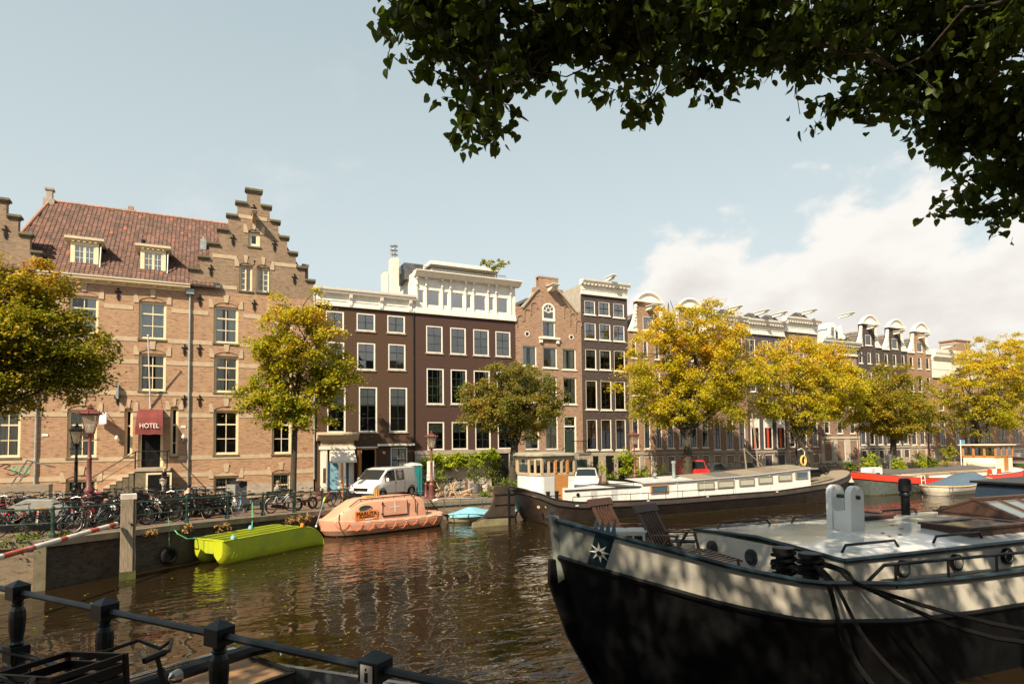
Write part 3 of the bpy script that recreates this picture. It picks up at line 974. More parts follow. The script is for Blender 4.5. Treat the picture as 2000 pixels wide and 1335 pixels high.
for t in np.linspace(2, 9, 200):
 zz = zR0 + t * tanp
 P_ = onY(250, 414, yE + t)
 if zz >= P_.z:
  ridge_p = (yE + t, zz)
  break
yR, zR = ridge_p
xRL, xRR = onY(97, 396, yR).x, onY(452, 441, yR).x + 1.0
xh = xLT - 2.2
sheet = MB()
sheet.poly([(xh, yE, zR0 - .06), (xTL + 1.6, yE, zR0 - .06), (xRR + .6, yR, zR - .06), (xRL, yR, zR - .06)])
sheet.poly([(xh, yE, zR0 - .06), (xRL, yR, zR - .06), (xh, 2 * yR - yE, zR0 - .06)])
sheet.poly([(xh, 2 * yR - yE, zR0 - .06), (xRL, yR, zR - .06), (xRR + .6, yR, zR - .06), (xTL + 1.6, 2 * yR - yE, zR0 - .06)])
h.b(sheet, 'roof', BITUMEN)
tv, tf = [], []
tw, tl = .235, .275
sl_len = math.hypot(yR - yE, zR - zR0)
nrow = int(sl_len / tl) + 1
dy, dz = (yR - yE) / sl_len, (zR - zR0) / sl_len
orange = []
DORM = [h.rect(137.6, 473, 192.7, 533.5), h.rect(274, 487.6, 323.8, 548)]
for r_ in range(nrow):
 s0 = r_ * tl
 xL = xh + (xRL - xh) * min(1, s0 / sl_len)
 ncol = int((xTL + 1.2 - xL + r_ * .09) / tw) + 1
 for c_ in range(ncol):
  X = xL + c_ * tw + (tw / 2 if r_ % 2 else 0) * 0 + (xRL - xh) * 0
  X = math.floor(xL / tw) * tw + c_ * tw + tw
  if X < xL: continue
  jx, js, jh = random.gauss(0, .006), random.gauss(0, .008), random.gauss(0, .006)
  for sub, hh, w0, w1 in ((0, .04, 0, .165), (1, .012, .165, .235)):
   n = len(tv)
   a0 = s0 + js
   a1 = s0 + tl + .05
   up = Vector((0, -dz, dy))
   for s_, lift in ((a0, hh + .05 + jh), (a1, hh)):
    for xx in (X + w0 + jx, X + w1 + jx):
     p = Vector((xx, yE + dy * s_, zR0 + dz * s_)) + up * (lift - .02)
     tv.append(tuple(p))
   for xx in (X + w0 + jx, X + w1 + jx):
    tv.append(tuple(Vector((xx, yE + dy * a0, zR0 + dz * a0)) + up * (-.03)))
   tf += [(n, n + 1, n + 3, n + 2), (n + 4, n + 5, n + 1, n), (n + 4, n, n + 2, n + 2)]
   if sub == 0: tf += [(n + 5, n + 1, n + 3, n + 3)]
tri = []
for q in tf:
 q = tuple(dict.fromkeys(q))
 tri += [q] if len(q) == 3 else [(q[0], q[1], q[2]), (q[0], q[2], q[3])]
o_ = link(bpy.data.objects.new('roof_tiles', np_mesh('roof_tiles', np.array(tv) - np.array(h.r.location), tri, TILES)))
o_.parent = h.r
o_['kind'] = 'stuff'
m = MB()
for i in range(int((xRR - xRL) / .4)):
 m.cyl((xRL + i * .4, yR, zR + .02), (xRL + i * .4 + .42, yR, zR + .035), .11, .12, 7)
for i in range(14):
 a = i / 14
 m.cyl((xh + (xRL - xh) * a, yE + (yR - yE) * a, zR0 + (zR - zR0) * a + .03), (xh + (xRL - xh) * (a + .075), yE + (yR - yE) * (a + .075), zR0 + (zR - zR0) * (a + .075) + .04), .10, .11, 7)
h.b(m, 'ridge_tiles', islands('ridge_tile', [(0, (.32, .15, .09)), (.7, (.40, .20, .12)), (1, (.50, .17, .06))]))
m = MB().box(xRL - .30, yR - .3, zR - .35, xRL + .30, yR + .3, zR + .12).box(xRL - .16, yR - .2, zR + .12, xRL + .16, yR + .2, zR + .75).box(xRL - .24, yR - .26, zR + .70, xRL + .24, yR + .26, zR + .84)
h.b(m, 'finial', STONE_G)
xq = onY(256, 414, yR + .4).x
h.b(MB().box(xq - .35, yR, zR - .4, xq + .35, yR + .6, zR + .18).box(xq - .16, yR + .15, zR + .18, xq + .16, yR + .45, zR + .48), 'chimney', BR_RED)
def on_roof(px, py):
 v = ray(px, py)
 k = (zR - zR0) / (yR - yE)
 t = (zR0 - CAM.z - k * yE) / (v.z - k * v.y)
 return CAM + v * t
p = on_roof(279.5, 484)
h.b(MB().cyl(p + Vector((0, 0, -.2)), p + Vector((0, 0, .42)), .08, n=8).cyl(p + Vector((0, 0, .36)), p + Vector((0, 0, .52)), .12, n=8), 'flue', BLACK)
p = on_roof(397, 486)
h.b(MB().box(p.x - .18, p.y - .2, p.z - .1, p.x + .18, p.y + .2, p.z + .62).cyl(p + Vector((0, 0, .62)), p + Vector((0, 0, .82)), .05, n=6), 'roof_vent', ZINC)
for rc in DORM:
 hy = h.Y
 h.Y = yd = h.Y + .55
 px_ = (137.6, 473, 192.7, 533.5) if rc is DORM[0] else (274, 487.6, 323.8, 548)
 X0, X1, Z0, Z1 = h.rect(*px_)
 h.win((X0, X1, Z0, Z1), fr=CREAM, sash=CREAM, fw=.22, nx=4, rows=(.25, .25, .25, .25), bars=.03, sub=4.5, rec=-.06, sill=None, cut=False, cur=[('curtain', 0, .45, 0, 1, CURTAIN), ('curtain', .55, 1, 0, 1, CURTAIN)], fz=.12)
 back = yE + (Z1 + .35 - zR0) / tanp + .4
 m = MB().poly([(X0, yd, Z0), (X0, yd, Z1), (X0, back, Z1)]).poly([(X1, yd, Z0), (X1, yd, Z1), (X1, back, Z1)])
 h.b(m, 'dormer_cheek', ZINC)
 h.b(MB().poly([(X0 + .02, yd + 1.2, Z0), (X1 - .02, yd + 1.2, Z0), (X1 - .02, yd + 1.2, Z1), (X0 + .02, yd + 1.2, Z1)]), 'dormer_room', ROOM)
 m = MB().prism([(yd - .04, Z1), (yd - .30, Z1 + .10), (yd - .32, Z1 + .22), (back, Z1 + .22), (back, Z1)], X0 - .28, X1 + .28, 'yz')
 h.b(m, 'dormer_cornice', CREAM)
 for i in range(5):
  X = X0 + (X1 - X0) * (i + .5) / 5
  h.b(MB().box(X - .06, yd - .22, Z1 - .05, X + .06, yd - .06, Z1 + .03), 'dormer_block', CREAM)
 h.b(MB().box(X0 - .26, yd - .3, Z1 + .222, X1 + .26, back, Z1 + .25), 'dormer_roof', ZINC)
 h.b(MB().tube([(X1 + .30, yd + .0, Z1 + .1), (X1 + .12, yd - .05, Z1 - .2), (X1 + .10, yd - .35, Z0 - .15)], .045, 6), 'drain_pipe', ZINC)
 h.Y = hy
h.hoist(h.x(495.5, 425), h.z(495.5, 421), 1.0, .22, .5, STONE)
xa_, za_ = h.x(598, 532), h.z(598, 516)
h.b(MB().box(xa_ - .15, h.Y + .5, zE - 1, xa_ + .2, h.Y + 1.2, za_).box(xa_ - .20, h.Y + .45, za_, xa_ + .25, h.Y + 1.25, za_ + .14), 'chimney', BR_TOWER)
m = MB()
gx = [(lv[0][0], zE), (lv[0][0], lv[0][3] - .3), (lv[5][0], lv[5][3] - .5), (lv[5][1], lv[5][3] - .5), (lv[0][1], lv[0][3] - .3), (lv[0][1], zE)]
m.prism(gx, h.Y + .46, h.Y + 9)
h.b(m, 'gable_roof', TILES)
for px, y0, y1 in ((369, 575, 985), (73, 545, 990)):
 X = h.x(px, 760)
 h.b(MB().cyl((X, h.Y - .10, h.z(px, y1) if 0 else h.z0 + .3), (X, h.Y - .10, h.z(px, y0)), .055, n=8), 'drain_pipe', ZINC)
 if px == 369: h.b(MB().box(X - .22, h.Y - .3, h.z(px, y0), X + .22, h.Y - .02, h.z(px, y0) + .3), 'rain_hopper', ZINC)
X = h.X1 + .02
h.b(MB().cyl((X, h.Y - .10, h.z0 + .9), (X, h.Y - .10, h.z(612, 560)), .055, n=8), 'drain_pipe', ZINC)
X0, X1, _, _ = h.rect(268, 802, 321, 850)
ztop, zbot = h.z(293, 799), h.z(293, 849)
rows = []
for i in range(9):
 a = R(90) * i / 8
 yy = h.Y - 1.15 * math.sin(a)
 zz = zbot + .12 + (ztop - zbot - .12) * math.cos(a) ** .8 if i < 8 else zbot + .12
 rows.append([(X0 + .08 * (1 - i / 8), yy, zz), (X0 + .4, yy - .01, zz + .01), ((X0 + X1) / 2, yy, zz), (X1 - .4, yy - .01, zz + .01), (X1 - .08 * (1 - i / 8), yy, zz)])
rows.append([(x, y - .01, zbot + .12 - (.09 if k % 2 else .12)) for k, (x, y, z) in enumerate(rows[-1])])
AWN = solid('faded_red_canvas', (.185, .036, .032), .85, var=.3, dirt=(.13, .07, .055), scale=2.2, bump=.01)
aw = MB().grid(rows)
aw.poly([rows[i][0] for i in range(10)] + [(X0 + .08, h.Y, zbot + .12)])
aw.poly([rows[i][4] for i in range(10)] + [(X1 - .08, h.Y, zbot + .12)])
aw_o = tag(aw.build('awning', AWN), 'faded red rounded canvas awning reading HOTEL over the hotel door', 'awning')
def text(name, body, size, mat, loc, rot, par=None, ext=.004, align='CENTER', sx=1.0):
 cu = bpy.data.curves.new(name, 'FONT')
 cu.body = body
 cu.size = size
 cu.align_x = align
 cu.align_y = 'CENTER'
 cu.extrude = ext
 cu.materials.append(mat)
 o = bpy.data.objects.new(name, cu)
 o.location, o.rotation_euler = loc, rot
 o.scale = (sx, 1, 1)
 if par: o.parent = par
 link(o)
 bpy.context.view_layer.update()
 me = bpy.data.meshes.new_from_object(o)
 q = bpy.data.objects.new(name, me)
 q.location, q.rotation_euler, q.scale = loc, rot, (sx, 1, 1)
 q.parent = par
 bpy.data.objects.remove(o)
 return link(q)
PALE = solid('pale_lettering', (.72, .68, .60), .7, var=.1)
i = 6
text('lettering', 'HOTEL', .40, PALE, ((X0 + X1) / 2, rows[7][2][1] - .07, (rows[7][2][2] + rows[6][2][2]) / 2 - .12), (R(82), 0, 0), aw_o, .008, sx=.80)
st = thing('stone_steps', 'dark stone steps with black iron handrail climbing to the hotel door', 'steps', (0, 0, 0))
X0, X1, Z0, _ = h.rect(270, 850, 333, 912)
ys0, ys1 = h.Y - 1.7, h.Y - .02
zg = gz(X0) - .02
LX0, LX1 = h.x(262, 914) + .2, h.x(333, 914)
lz = Z0 - .02
MB().box(LX0, ys0, zg, LX1, ys1, lz - .14).build('landing_wall', STONE_D, st)
MB().box(LX0 - .06, ys0 - .06, lz - .138, LX1 + .06, ys1, lz).build('landing_slab', STONE_G, st)
nst = 8
for i in range(nst):
 zt_ = lz - (lz - zg) * (i + 1) / (nst + .5)
 x1_ = LX0 - i * .30
 MB().box(x1_ - .32, ys0, zg, x1_ - (.0 if i else .062), ys1, zt_ - .07).build('riser', STONE_D, st)
 MB().box(x1_ - .36, ys0 - .04, zt_ - .068, x1_ - (.0 if i else .062), ys1, zt_).build('tread', STONE, st)
MB().box(LX0 + .65, ys0 - .03, zg, LX0 + 1.75, ys0 - .004, lz - .35).build('cellar_door', BLACK, st)
MB().box(LX0 + .55, ys0 - .05, zg, LX0 + .645, ys0 - .006, lz - .25).box(LX0 + 1.755, ys0 - .05, zg, LX0 + 1.85, ys0 - .006, lz - .25).box(LX0 + .645, ys0 - .05, lz - .345, LX0 + 1.755, ys0 - .006, lz - .25).build('cellar_door_frame', CREAM, st)
hr = MB()
for yy in (ys0 + .02,):
 A = Vector((LX0 - nst * .30, yy, zg + 1.0))
 B = Vector((LX0, yy, lz + 1.0))
 C_ = Vector((LX1 - .1, yy, lz + 1.0))
 hr.tube([A, B, C_], .035, 6)
 hr.tube([A - Vector((0, 0, .5)), B - Vector((0, 0, .5)), C_ - Vector((0, 0, .5))], .018, 5)
 for q in (A, B, C_): hr.cyl(q - Vector((0, 0, 1.0)), q, .04, n=6)
hr.tube([(LX1 - .1, ys0 + .02, lz + 1), (LX1 - .1, ys1, lz + 1)], .035, 6)
hr.build('handrail', IRON, st)
def onwall(px, py): return Vector((h.x(px, py), h.Y, h.z(px, py)))
p = onwall(294, 797)
q = onY(289, 655, h.Y - 1.3)
fp = tag(MB().cyl(p, q, .045, .028, 8).ell(q, (.06, .06, .06), 6, 4).build('flagpole', WHITE_C), 'bare white flagpole leaning out above the red hotel awning', 'flagpole')
sp_ = MB().tube([p + Vector((-.45, -.02, .95)), p + Vector((.0, -.5, .75)), p + Vector((.45, -.02, .95))], .014, 4).build('stay', IRON, fp)
p = onwall(230, 764)
tag(MB().box(p.x - .07, h.Y - .32, p.z - .45, p.x + .07, h.Y - .02, p.z + .40).build('wall_sign', ZINC), 'narrow grey box sign on the hotel wall above an iron anchor', 'sign')
p = onwall(204, 817)
sg = MB().obox((p.x, h.Y - .55, p.z), (.22, -.38, 0), (.02, .012, 0), (0, 0, .33)).build('projecting_sign', WHITE_C)
tag(sg, 'white square sign board projecting from the hotel wall behind the tall lamp', 'sign')
MB().bar((p.x + .2, h.Y, p.z + .25), (p.x - .2, h.Y - .9, p.z + .25), .03, .03).build('sign_bracket', IRON, sg)
for k, (px, py, lb) in enumerate(((229, 858, 'small white wall lamp left of the hotel door'), (358.5, 856, 'small white wall lamp right of the hotel door'))):
 p = onwall(px, py)
 tag(MB().tube([p + Vector((0, 0, -.1)), p + Vector((0, -.18, -.06)), p + Vector((0, -.2, .04))], .025, 5).lathe([(.02, -.02), (.11, .0), (.09, .16), (.03, .22)], 8, (p.x, h.Y - .2, p.z + .04)).build('wall_lamp', WHITE_C, None, True), lb, 'lamp', 'wall lamps beside the hotel door')
for px, py, lb in ((88, 849, 'small pale plaque on the hotel wall near the left drain pipe'), (358, 833, 'small pale plaque on the hotel wall right of the awning')):
 p = onwall(px, py)
 tag(MB().box(p.x - .14, h.Y - .035, p.z - .07, p.x + .14, h.Y - .002, p.z + .07).build('plaque', WHITE_C), lb, 'plaque')
GRN = solid('green_spray_paint', (.10, .55, .32), .7, var=.1)
p = onwall(40, 917)
gr = text('graffiti', 'VLB', .55, GRN, (p.x, h.Y - .006, p.z), (R(90), R(4), 0), None, .001)
tag(gr, 'green and black graffiti scrawled on the hotel wall behind the bicycles', 'graffiti')
gk = MB()
for pts in (((-.9, .2), (-.7, .35), (-.45, .28), (-.75, .1), (-.2, -.1), (.15, -.35)), ((-.6, -.2), (-.35, -.3), (-.1, -.15), (.05, -.45), (.4, -.25))):
 gk.tube([(p.x + a, h.Y - .004, p.z + b) for a, b in pts], .022, 4)
go_ = gk.build('scrawl', BLACK)
go_.parent = gr
go_.matrix_parent_inverse = (Matrix.Translation(gr.location) @ gr.rotation_euler.to_matrix().to_4x4()).inverted()
#brown house with white cornice (left)
h = House('brown_house', 'brown painted canal house with a plain white cornice beside the hotel', 616, 809, wall=BR_BROWN)
zt = h.z(720, 604)
h.base(zt)
h.cornice(h.X0, h.X1, h.z(720, 603), h.z(720, 571), out=.5, brackets=[h.x(q, 580) for q in (684, 744, 800)])
WB = dict(fr=WHITE, sash=GREEN_D, fw=.10, bars=.032, rec=.02)
for q in ((635.7, 607, 671.8, 643), (696, 611.7, 732.7, 646), (756, 616, 791, 650)):
 h.win(h.rect(*q), **WB, nx=2, rows=(.5, .5), sub=2.6)
for q in ((637, 667, 672.4, 721), (697, 669, 733, 722), (758, 671.5, 792, 722)):
 h.win(h.rect(*q), **WB, nx=2, rows=(.32, .34, .34), mid=0)
for q in ((638.5, 756, 675, 844), (700.5, 755, 736.7, 843), (760, 756, 795.4, 843)):
 h.win(h.rect(*q), **WB, nx=2, rows=(.2, .2, .3, .3), mid=1, glass=GLASS_L, cur=[('blind', 0, 1, .62, 1, CURTAIN)])
X0, X1, Z0, Z1 = h.rect(704, 875, 735, 950)
Z0 = h.z0 + .3
h.holes.append((X0, X1, Z0, Z1))
h.b(MB().box(X0, h.Y + .02, Z0, X0 + .09, h.Y + .16, Z1).box(X1 - .09, h.Y + .02, Z0, X1, h.Y + .16, Z1).box(X0 + .09, h.Y + .02, Z1 - .09, X1 - .09, h.Y + .16, Z1), 'door_frame', WOOD_O)
h.b(MB().box(X0 - .22, h.Y - .75, Z0, X0 - .16, h.Y - .04, Z1 - .1).box(X0 - .24, h.Y - .76, Z0 + 1.2, X0 - .165, h.Y - .62, Z1 - .4), 'open_door', WOOD_O)
h.b(MB().box(X0 - .3, h.Y - .08, Z1 + .02, X1 + .1, h.Y - .002, Z1 + .12), 'lintel_board', WHITE)
h.win((*h.rect(763, 873, 796, 925)[:2], h.z0 + .9, h.rect(763, 873, 796, 925)[3]), fr=WHITE, sash=BLACK, fw=.10, nx=2, rows=(.34, .33, .33), bars=.05, rec=.05, cur=[('blind', 0, 1, .2, 1, CURTAIN)], sill=None)
h.b(MB().box(h.x(737), h.Y - .22, h.z(770, 870), h.x(808), h.Y - .002, h.z(770, 866)), 'lintel_board', WHITE)
p = Vector((h.x(750, 884), h.Y, h.z(750, 884)))
h.b(MB().lathe([(.02, -.05), (.10, -.02), (.12, 0), (.10, .03), (.02, .05)], 8, (p.x, h.Y - .06, p.z), 'y'), 'round_lamp', solid('salmon_glass', (.6, .3, .2), .4))
h.b(MB().cyl((h.X1 - .03, h.Y - .05, h.z0 + 2), (h.X1 - .03, h.Y - .05, zt), .045, n=6), 'drain_pipe', BLACK)
xa, xb = h.x(626), h.x(690)
zA, zB, zC = h.z(657, 877), h.z(657, 872), h.z(657, 856)
m = MB().box(xa - .1, h.Y - .30, zA, xb + .1, h.Y + .02, zB + .05)
h.b(m, 'portal_beam', WHITE)
h.b(MB().box(xa, h.Y - .28, zB + .052, xb, h.Y + .02, zB + .42), 'portal_frieze', STONE)
sc = MB()
for sx in (-1, 1):
 sc.tube([((xa + xb) / 2 + sx * (.25 + .05 * i), h.Y - .29, zB + .22 + .07 * math.sin(i * 1.6)) for i in range(9)], .022, 4)
h.b(sc, 'scroll', STONE_D)
text('house_number', '317', .22, STONE_D, tuple(h.rel((xa + xb) / 2, h.Y - .29, zB + .24)), (R(90), 0, 0), h.r, .004)
pr = [(h.Y, zB + .422), (h.Y - .34, zB + .422), (h.Y - .40, zB + .52), (h.Y - .58, zB + .62), (h.Y - .62, zB + .74), (h.Y - .70, zB + .80), (h.Y - .70, zB + .86), (h.Y, zB + 1.0)]
h.b(MB().prism(pr, xa - .28, xb + .28, 'yz'), 'portal_hood', STONE)
for a, b in ((xa, xa + .42), (xb - .34, xb)):
 h.b(MB().box(a, h.Y - .24, h.z0, b, h.Y + .02, zA - .002).box(a - .05, h.Y - .28, h.z0, b + .05, h.Y + .02, h.z0 + .45).box(a + .08, h.Y - .265, h.z0 + .7, b - .08, h.Y - .238, zA - .3), 'pilaster', WHITE)
h.b(MB().box(xa + .14, h.Y - .275, h.z0 + 1.1, xa + .32, h.Y - .262, h.z0 + 2.1), 'bronze_plate', solid('bronze', (.20, .13, .06), .4, .6))
BLUE_D = solid('powder_blue_paint', (.22, .42, .52), .45, var=.12)
h.b(MB().box(xa + .44, h.Y - .10, h.z0 + .2, xb - .36, h.Y - .01, zA - .8), 'door_leaf', BLUE_D)
h.b(MB().box(xa + .44, h.Y - .16, h.z0 + .2, xa + .56, h.Y - .102, zA - .8).box(xb - .48, h.Y - .16, h.z0 + .2, xb - .36, h.Y - .102, zA - .8), 'door_post', solid('deep_blue_paint', (.05, .12, .25), .4))
aw = MB()
xs0, xs1 = h.x(643, 880), h.x(693, 880)
za, zb_ = h.z(665, 876), h.z(665, 899)
aw.grid([[(xs0, h.Y - .12, za), (xs1 - .1, h.Y - .12, za)], [(xs0 + .03, h.Y - .5, za - .35), (xs1 - .07, h.Y - .5, za - .35)], [(xs0 + .05, h.Y - .85, zb_), (xs1 - .04, h.Y - .85, zb_)], [(xs0 + .05, h.Y - .86, zb_ - .12), (xs1 - .04, h.Y - .86, zb_ - .12)]])
aw.poly([(xs0, h.Y - .12, za), (xs0 + .05, h.Y - .85, zb_), (xs0, h.Y - .12, zb_)]).poly([(xs1 - .1, h.Y - .12, za), (xs1 - .04, h.Y - .85, zb_), (xs1 - .1, h.Y - .12, zb_)])
tag(aw.build('awning', solid('white_canvas', (.80, .72, .62), .9, var=.06)), 'white cloth awning hanging over the blue portal of the brown house', 'awning')
h.finish(zt + .5)
#second brown house, white attic and roof terrace
h = House('umber_house', 'wide brown house with a white windowed attic storey and a roof terrace', 809, 1008, wall=BR_BROWN2)
HB = h
zt = h.z(908, 614)
h.base(zt)
zt2 = h.z(908, 549)
za0, za1 = h.z(908, 613), h.z(908, 568)
hA = h.wall
att = MB()
aw_holes = [h.rect(*q) for q in ((817.5, 566, 828, 592), (834, 567, 859, 597), (866, 570, 875.5, 597.5), (881, 572, 905, 602), (911, 575, 920.5, 602), (926, 577, 949, 606.5), (955, 580, 964.5, 606.5), (970, 582, 992, 611))]
for rc in aw_holes:
 h.win(rc, fr=WHITE, sash=WHITE, fw=.015, nx=1, rows=(1,), bars=.03, rec=.03, sill=None, cut=False, glass=GLASS_S, fz=.05)
ex = sorted({h.X0, h.X1} | {v for r in aw_holes for v in r[:2]})
ez = sorted({za0, zt2} | {v for r in aw_holes for v in r[2:]})
for a, b in zip(ex, ex[1:]):
 for c, d in zip(ez, ez[1:]):
  cx, cz = (a + b) / 2, (c + d) / 2
  if not any(r[0] < cx < r[1] and r[2] < cz < r[3] for r in aw_holes): att.box(a, h.Y - .02, c, b, h.Y + .12, d)
h.b(att, 'attic_wall', WHITE)
h.b(MB().box(h.X0 - .03, h.Y - .16, za0 - .25, h.X1 + .02, h.Y + .1, za0 - .02).box(h.X0 - .02, h.Y - .10, za0 - .018, h.X1 + .01, h.Y + .1, za0 + .16), 'attic_base', WHITE)
for px in (813, 831, 862.5, 878.5, 908, 923.5, 952, 967.5, 996):
 X = h.x(px, 580)
 h.b(MB().box(X - .065, h.Y - .10, za0 + .16, X + .065, h.Y - .021, za1 + .25).box(X - .045, h.Y - .14, za1 + .25, X + .05, h.Y - .021, zt2 - .25).box(X - .065, h.Y - .30, zt2 - .25, X + .065, h.Y - .022, zt2 - .06).box(X - .06, h.Y - .17, za1 + .05, X + .06, h.Y - .102, za1 + .32), 'attic_bracket', WHITE)
pr = [(h.Y + .1, zt2 - .08), (h.Y - .35, zt2 - .06), (h.Y - .62, zt2 + .16), (h.Y - .72, zt2 + .26), (h.Y - .72, zt2 + .32), (h.Y + .1, zt2 + .36)]
h.b(MB().prism(pr, h.X0 - .02, h.X1 + .30, 'yz'), 'attic_cornice', WHITE)
h.b(MB().poly([(h.X0 + .01, h.Y, za0 - .3), (h.X0 + .01, h.Y + 9, za0 - .3), (h.X0 + .01, h.Y + 9, zt2 + .3), (h.X0 + .01, h.Y, zt2 + .3)]), 'attic_side', WHITE)
for q in ((832, 636, 864.6, 689), (879, 639.6, 910, 691.5), (924, 643, 955, 694), (967.5, 647, 997, 696)):
 h.win(h.rect(*q), **WB, nx=2, rows=(.34, .33, .33), mid=0)
for q in ((833, 719, 867, 789), (880, 721, 912, 789), (925, 723, 957, 789), (970, 725, 1000, 788)):
 h.win(h.rect(*q), **WB, glass=GLASS_L, nx=3, rows=(.25, .25, .25, .25), mid=1, cur=[('curtain', .80, 1, 0, 1, CURTAIN)])
for q in ((834.5, 823, 867.7, 878), (882, 823, 914, 877), (928, 823, 958.5, 877), (972, 823, 1002, 876)):
 h.win(h.rect(*q), **WB, glass=GLASS_L, nx=2, rows=(.3, .35, .35), mid=0, cur=[('blind', 0, 1, .62, 1, BLIND)])
zb_ = h.z(908, 886)
h.band(h.X0, h.X1, zb_, zb_ + .30, STONE_G, .10, 'base_band')
h.band(h.X0, h.X1, h.z0, zb_ - .002, solid('grey_render', (.42, .38, .32), .85, var=.15, dirt=(.25, .23, .2)), .06, 'base_wall', cuts=[(h.x(958), h.x(992))])
h.b(MB().box(h.x(958), h.Y - .02, h.z0, h.x(992), h.Y + .04, zb_ - .1), 'garage_door', BLACK)
h.finish(zt2)
yp = h.Y + 3.2
X0, X1 = onY(843, 522, yp).x, onY(960, 535, yp).x
zt_ = onY(900, 521, yp).z
zf = zt2 + .3
pent = thing('roof_room', 'white glazed roof room behind the terrace of the umber house', 'roof room', (X0, yp, zf))
def pb(m, n, mat): return m.build(n, mat, pent, False, True)
pb(MB().box(X0 - .35, yp - .8, zt_ - .28, X1 + .35, yp + 4, zt_), 'roof', WHITE)
pb(MB().box(X0 - .1, yp - .3, zt_ - .75, X1 + .1, yp + 3.8, zt_ - .45), 'beam', WHITE)
pb(MB().box(X0, yp - .1, zt_ - .448, X1, yp + 3.6, zt_ - .282), 'wall_top', CREAM)
for i in range(5):
 xx = X0 + .1 + (X1 - X0 - .2) * i / 4
 pb(MB().box(xx - .08, yp - .05, zf, xx + .08, yp + .1, zt_ - .45), 'mullion', WHITE)
for i in range(4):
 a, b = X0 + .18 + (X1 - X0 - .2) * i / 4, X0 + .02 + (X1 - X0 - .2) * (i + 1) / 4
 pb(MB().poly([(a, yp + .02, zf), (b, yp + .02, zf), (b, yp + .02, zt_ - .45), (a, yp + .02, zt_ - .45)]), 'pane', GLASS)
pb(MB().poly([(X0, yp + 2.8, zf), (X1, yp + 2.8, zf), (X1, yp + 2.8, zt_ - .5), (X0, yp + 2.8, zt_ - .5)]), 'back_wall', BEIGE)
pb(MB().poly([(X0 + .02, yp, zf), (X0 + .02, yp + 2.8, zf), (X0 + .02, yp + 2.8, zt_ - .5), (X0 + .02, yp, zt_ - .5)]), 'side_wall', WHITE)
rt = thing('terrace_railing', 'thin black railing round the roof terrace of the umber house', 'railing', (h.X0, h.Y + .6, zf))
m = MB()
for yy, a, b in ((h.Y + 1.0, h.X0 + .3, h.X1 - .3),):
 m.cyl((a, yy, zf + .75), (b, yy, zf + .75), .022, n=5)
 n = int((b - a) / .14)
 for i in range(n + 1): m.cyl((a + (b - a) * i / n, yy, zf), (a + (b - a) * i / n, yy, zf + .75), .009, n=4)
m.build('bars', IRON, rt, False, True)
pl = tag(MB().box(h.X0 - .35, h.Y + 1.2, zf - .3, h.X0 + 1.1, h.Y + 3.4, zf + .95).build('planter_box', solid('grey_boards', (.10, .105, .11), .6, var=.3)), 'grey boarded planter on the roof edge next to the white chimneys', 'planter')
def chim(px0, px1, pyt, pyb, Y, name, label, pots):
 X0, X1 = onY(px0, pyt, Y).x, onY(px1, pyt, Y).x
 zt, zb = onY((px0 + px1) / 2, pyt, Y).z, onY((px0 + px1) / 2, pyb, Y).z
 c = thing(name, label, 'chimney', ((X0 + X1) / 2, Y, zb))
 MB().box(X0, Y, zb - 1, X1, Y + .9, zt).build('stack', solid('white_plaster_' + str(int(px0)), (.72, .66, .56), .85, var=.1, dirt=(.5, .42, .3)), c, False, True)
 if pots:
  xm = (X0 + X1) / 2
  MB().cyl((xm, Y + .4, zt), (xm, Y + .4, zt + .95), .16, n=10).lathe([(.30, .30), (.30, .36), (.18, .42)], 10, (xm, Y + .4, zt)).lathe([(.30, .62), (.30, .68), (.18, .74)], 10, (xm, Y + .4, zt)).lathe([(.30, .93), (.30, 1.02), (.05, 1.06)], 10, (xm, Y + .4, zt)).build('flue', CHROME, c, True, True)
 return c
chim(765.5, 779, 503, 578, h.Y + .8, 'chimney', 'tall white plastered chimney with a ringed steel flue on the brown house', True)
chim(750, 758, 531, 578, h.Y + 1.5, 'chimney', 'short white plastered chimney left of the tall flue', False)
#neck gable house
h = House('neck_gable_house', 'red brick neck gable house with round attic lights and an arched loft window', 1008, 1137, wall=BR_RED)
zs = h.z(1071, 603)
h.base(zs)
zn = h.z(1071, 543)
xa, xb = h.x(1052, 600), h.x(1091, 600)
h.rects.append((xa, xb, zs, zn))
arc = h.rect(1059, 588, 1084, 658)
h.holes.append(arc)
zspring = h.z(1071, 606)
WN = dict(fr=WHITE, sash=GREEN_D, fw=.09, bars=.03, rec=.06)
a0, a1, b0, b1 = arc
h.win((a0, a1, b0, h.z(1071, 624) - .12), **WN, nx=2, rows=(1,), sub=3, cur=[CRT], sill=None, cut=False)
cx, rad = (a0 + a1) / 2, (a1 - a0) / 2
def arcpts(r, n=10): return [(cx + r * math.cos(math.pi * i / n), zspring + r * math.sin(math.pi * i / n)) for i in range(n + 1)]
ou, inn = arcpts(rad + .02), arcpts(rad - .12)
m = MB()
for i in range(10): m.prism([ou[i], ou[i + 1], inn[i + 1], inn[i]], h.Y - .02, h.Y + .1)
zm = h.z(1071, 624)
m.box(a0, h.Y - .02, zm, a0 + .13, h.Y + .1, zspring).box(a1 - .13, h.Y - .02, zm, a1, h.Y + .1, zspring).box(a0, h.Y - .05, zm - .12, a1, h.Y + .1, zm + .10).box(a0 + .1, h.Y + .02, zspring - .12, a1 - .1, h.Y + .08, zspring - .07)
for an in (45, 90, 135, 0.1, 179.9): m.bar((cx + .18 * math.cos(R(an)), h.Y + .05, zspring + .18 * math.sin(R(an))), (cx + (rad - .08) * math.cos(R(an)), h.Y + .05, zspring + (rad - .08) * math.sin(R(an))), .05, .05, (0, 1, 0))
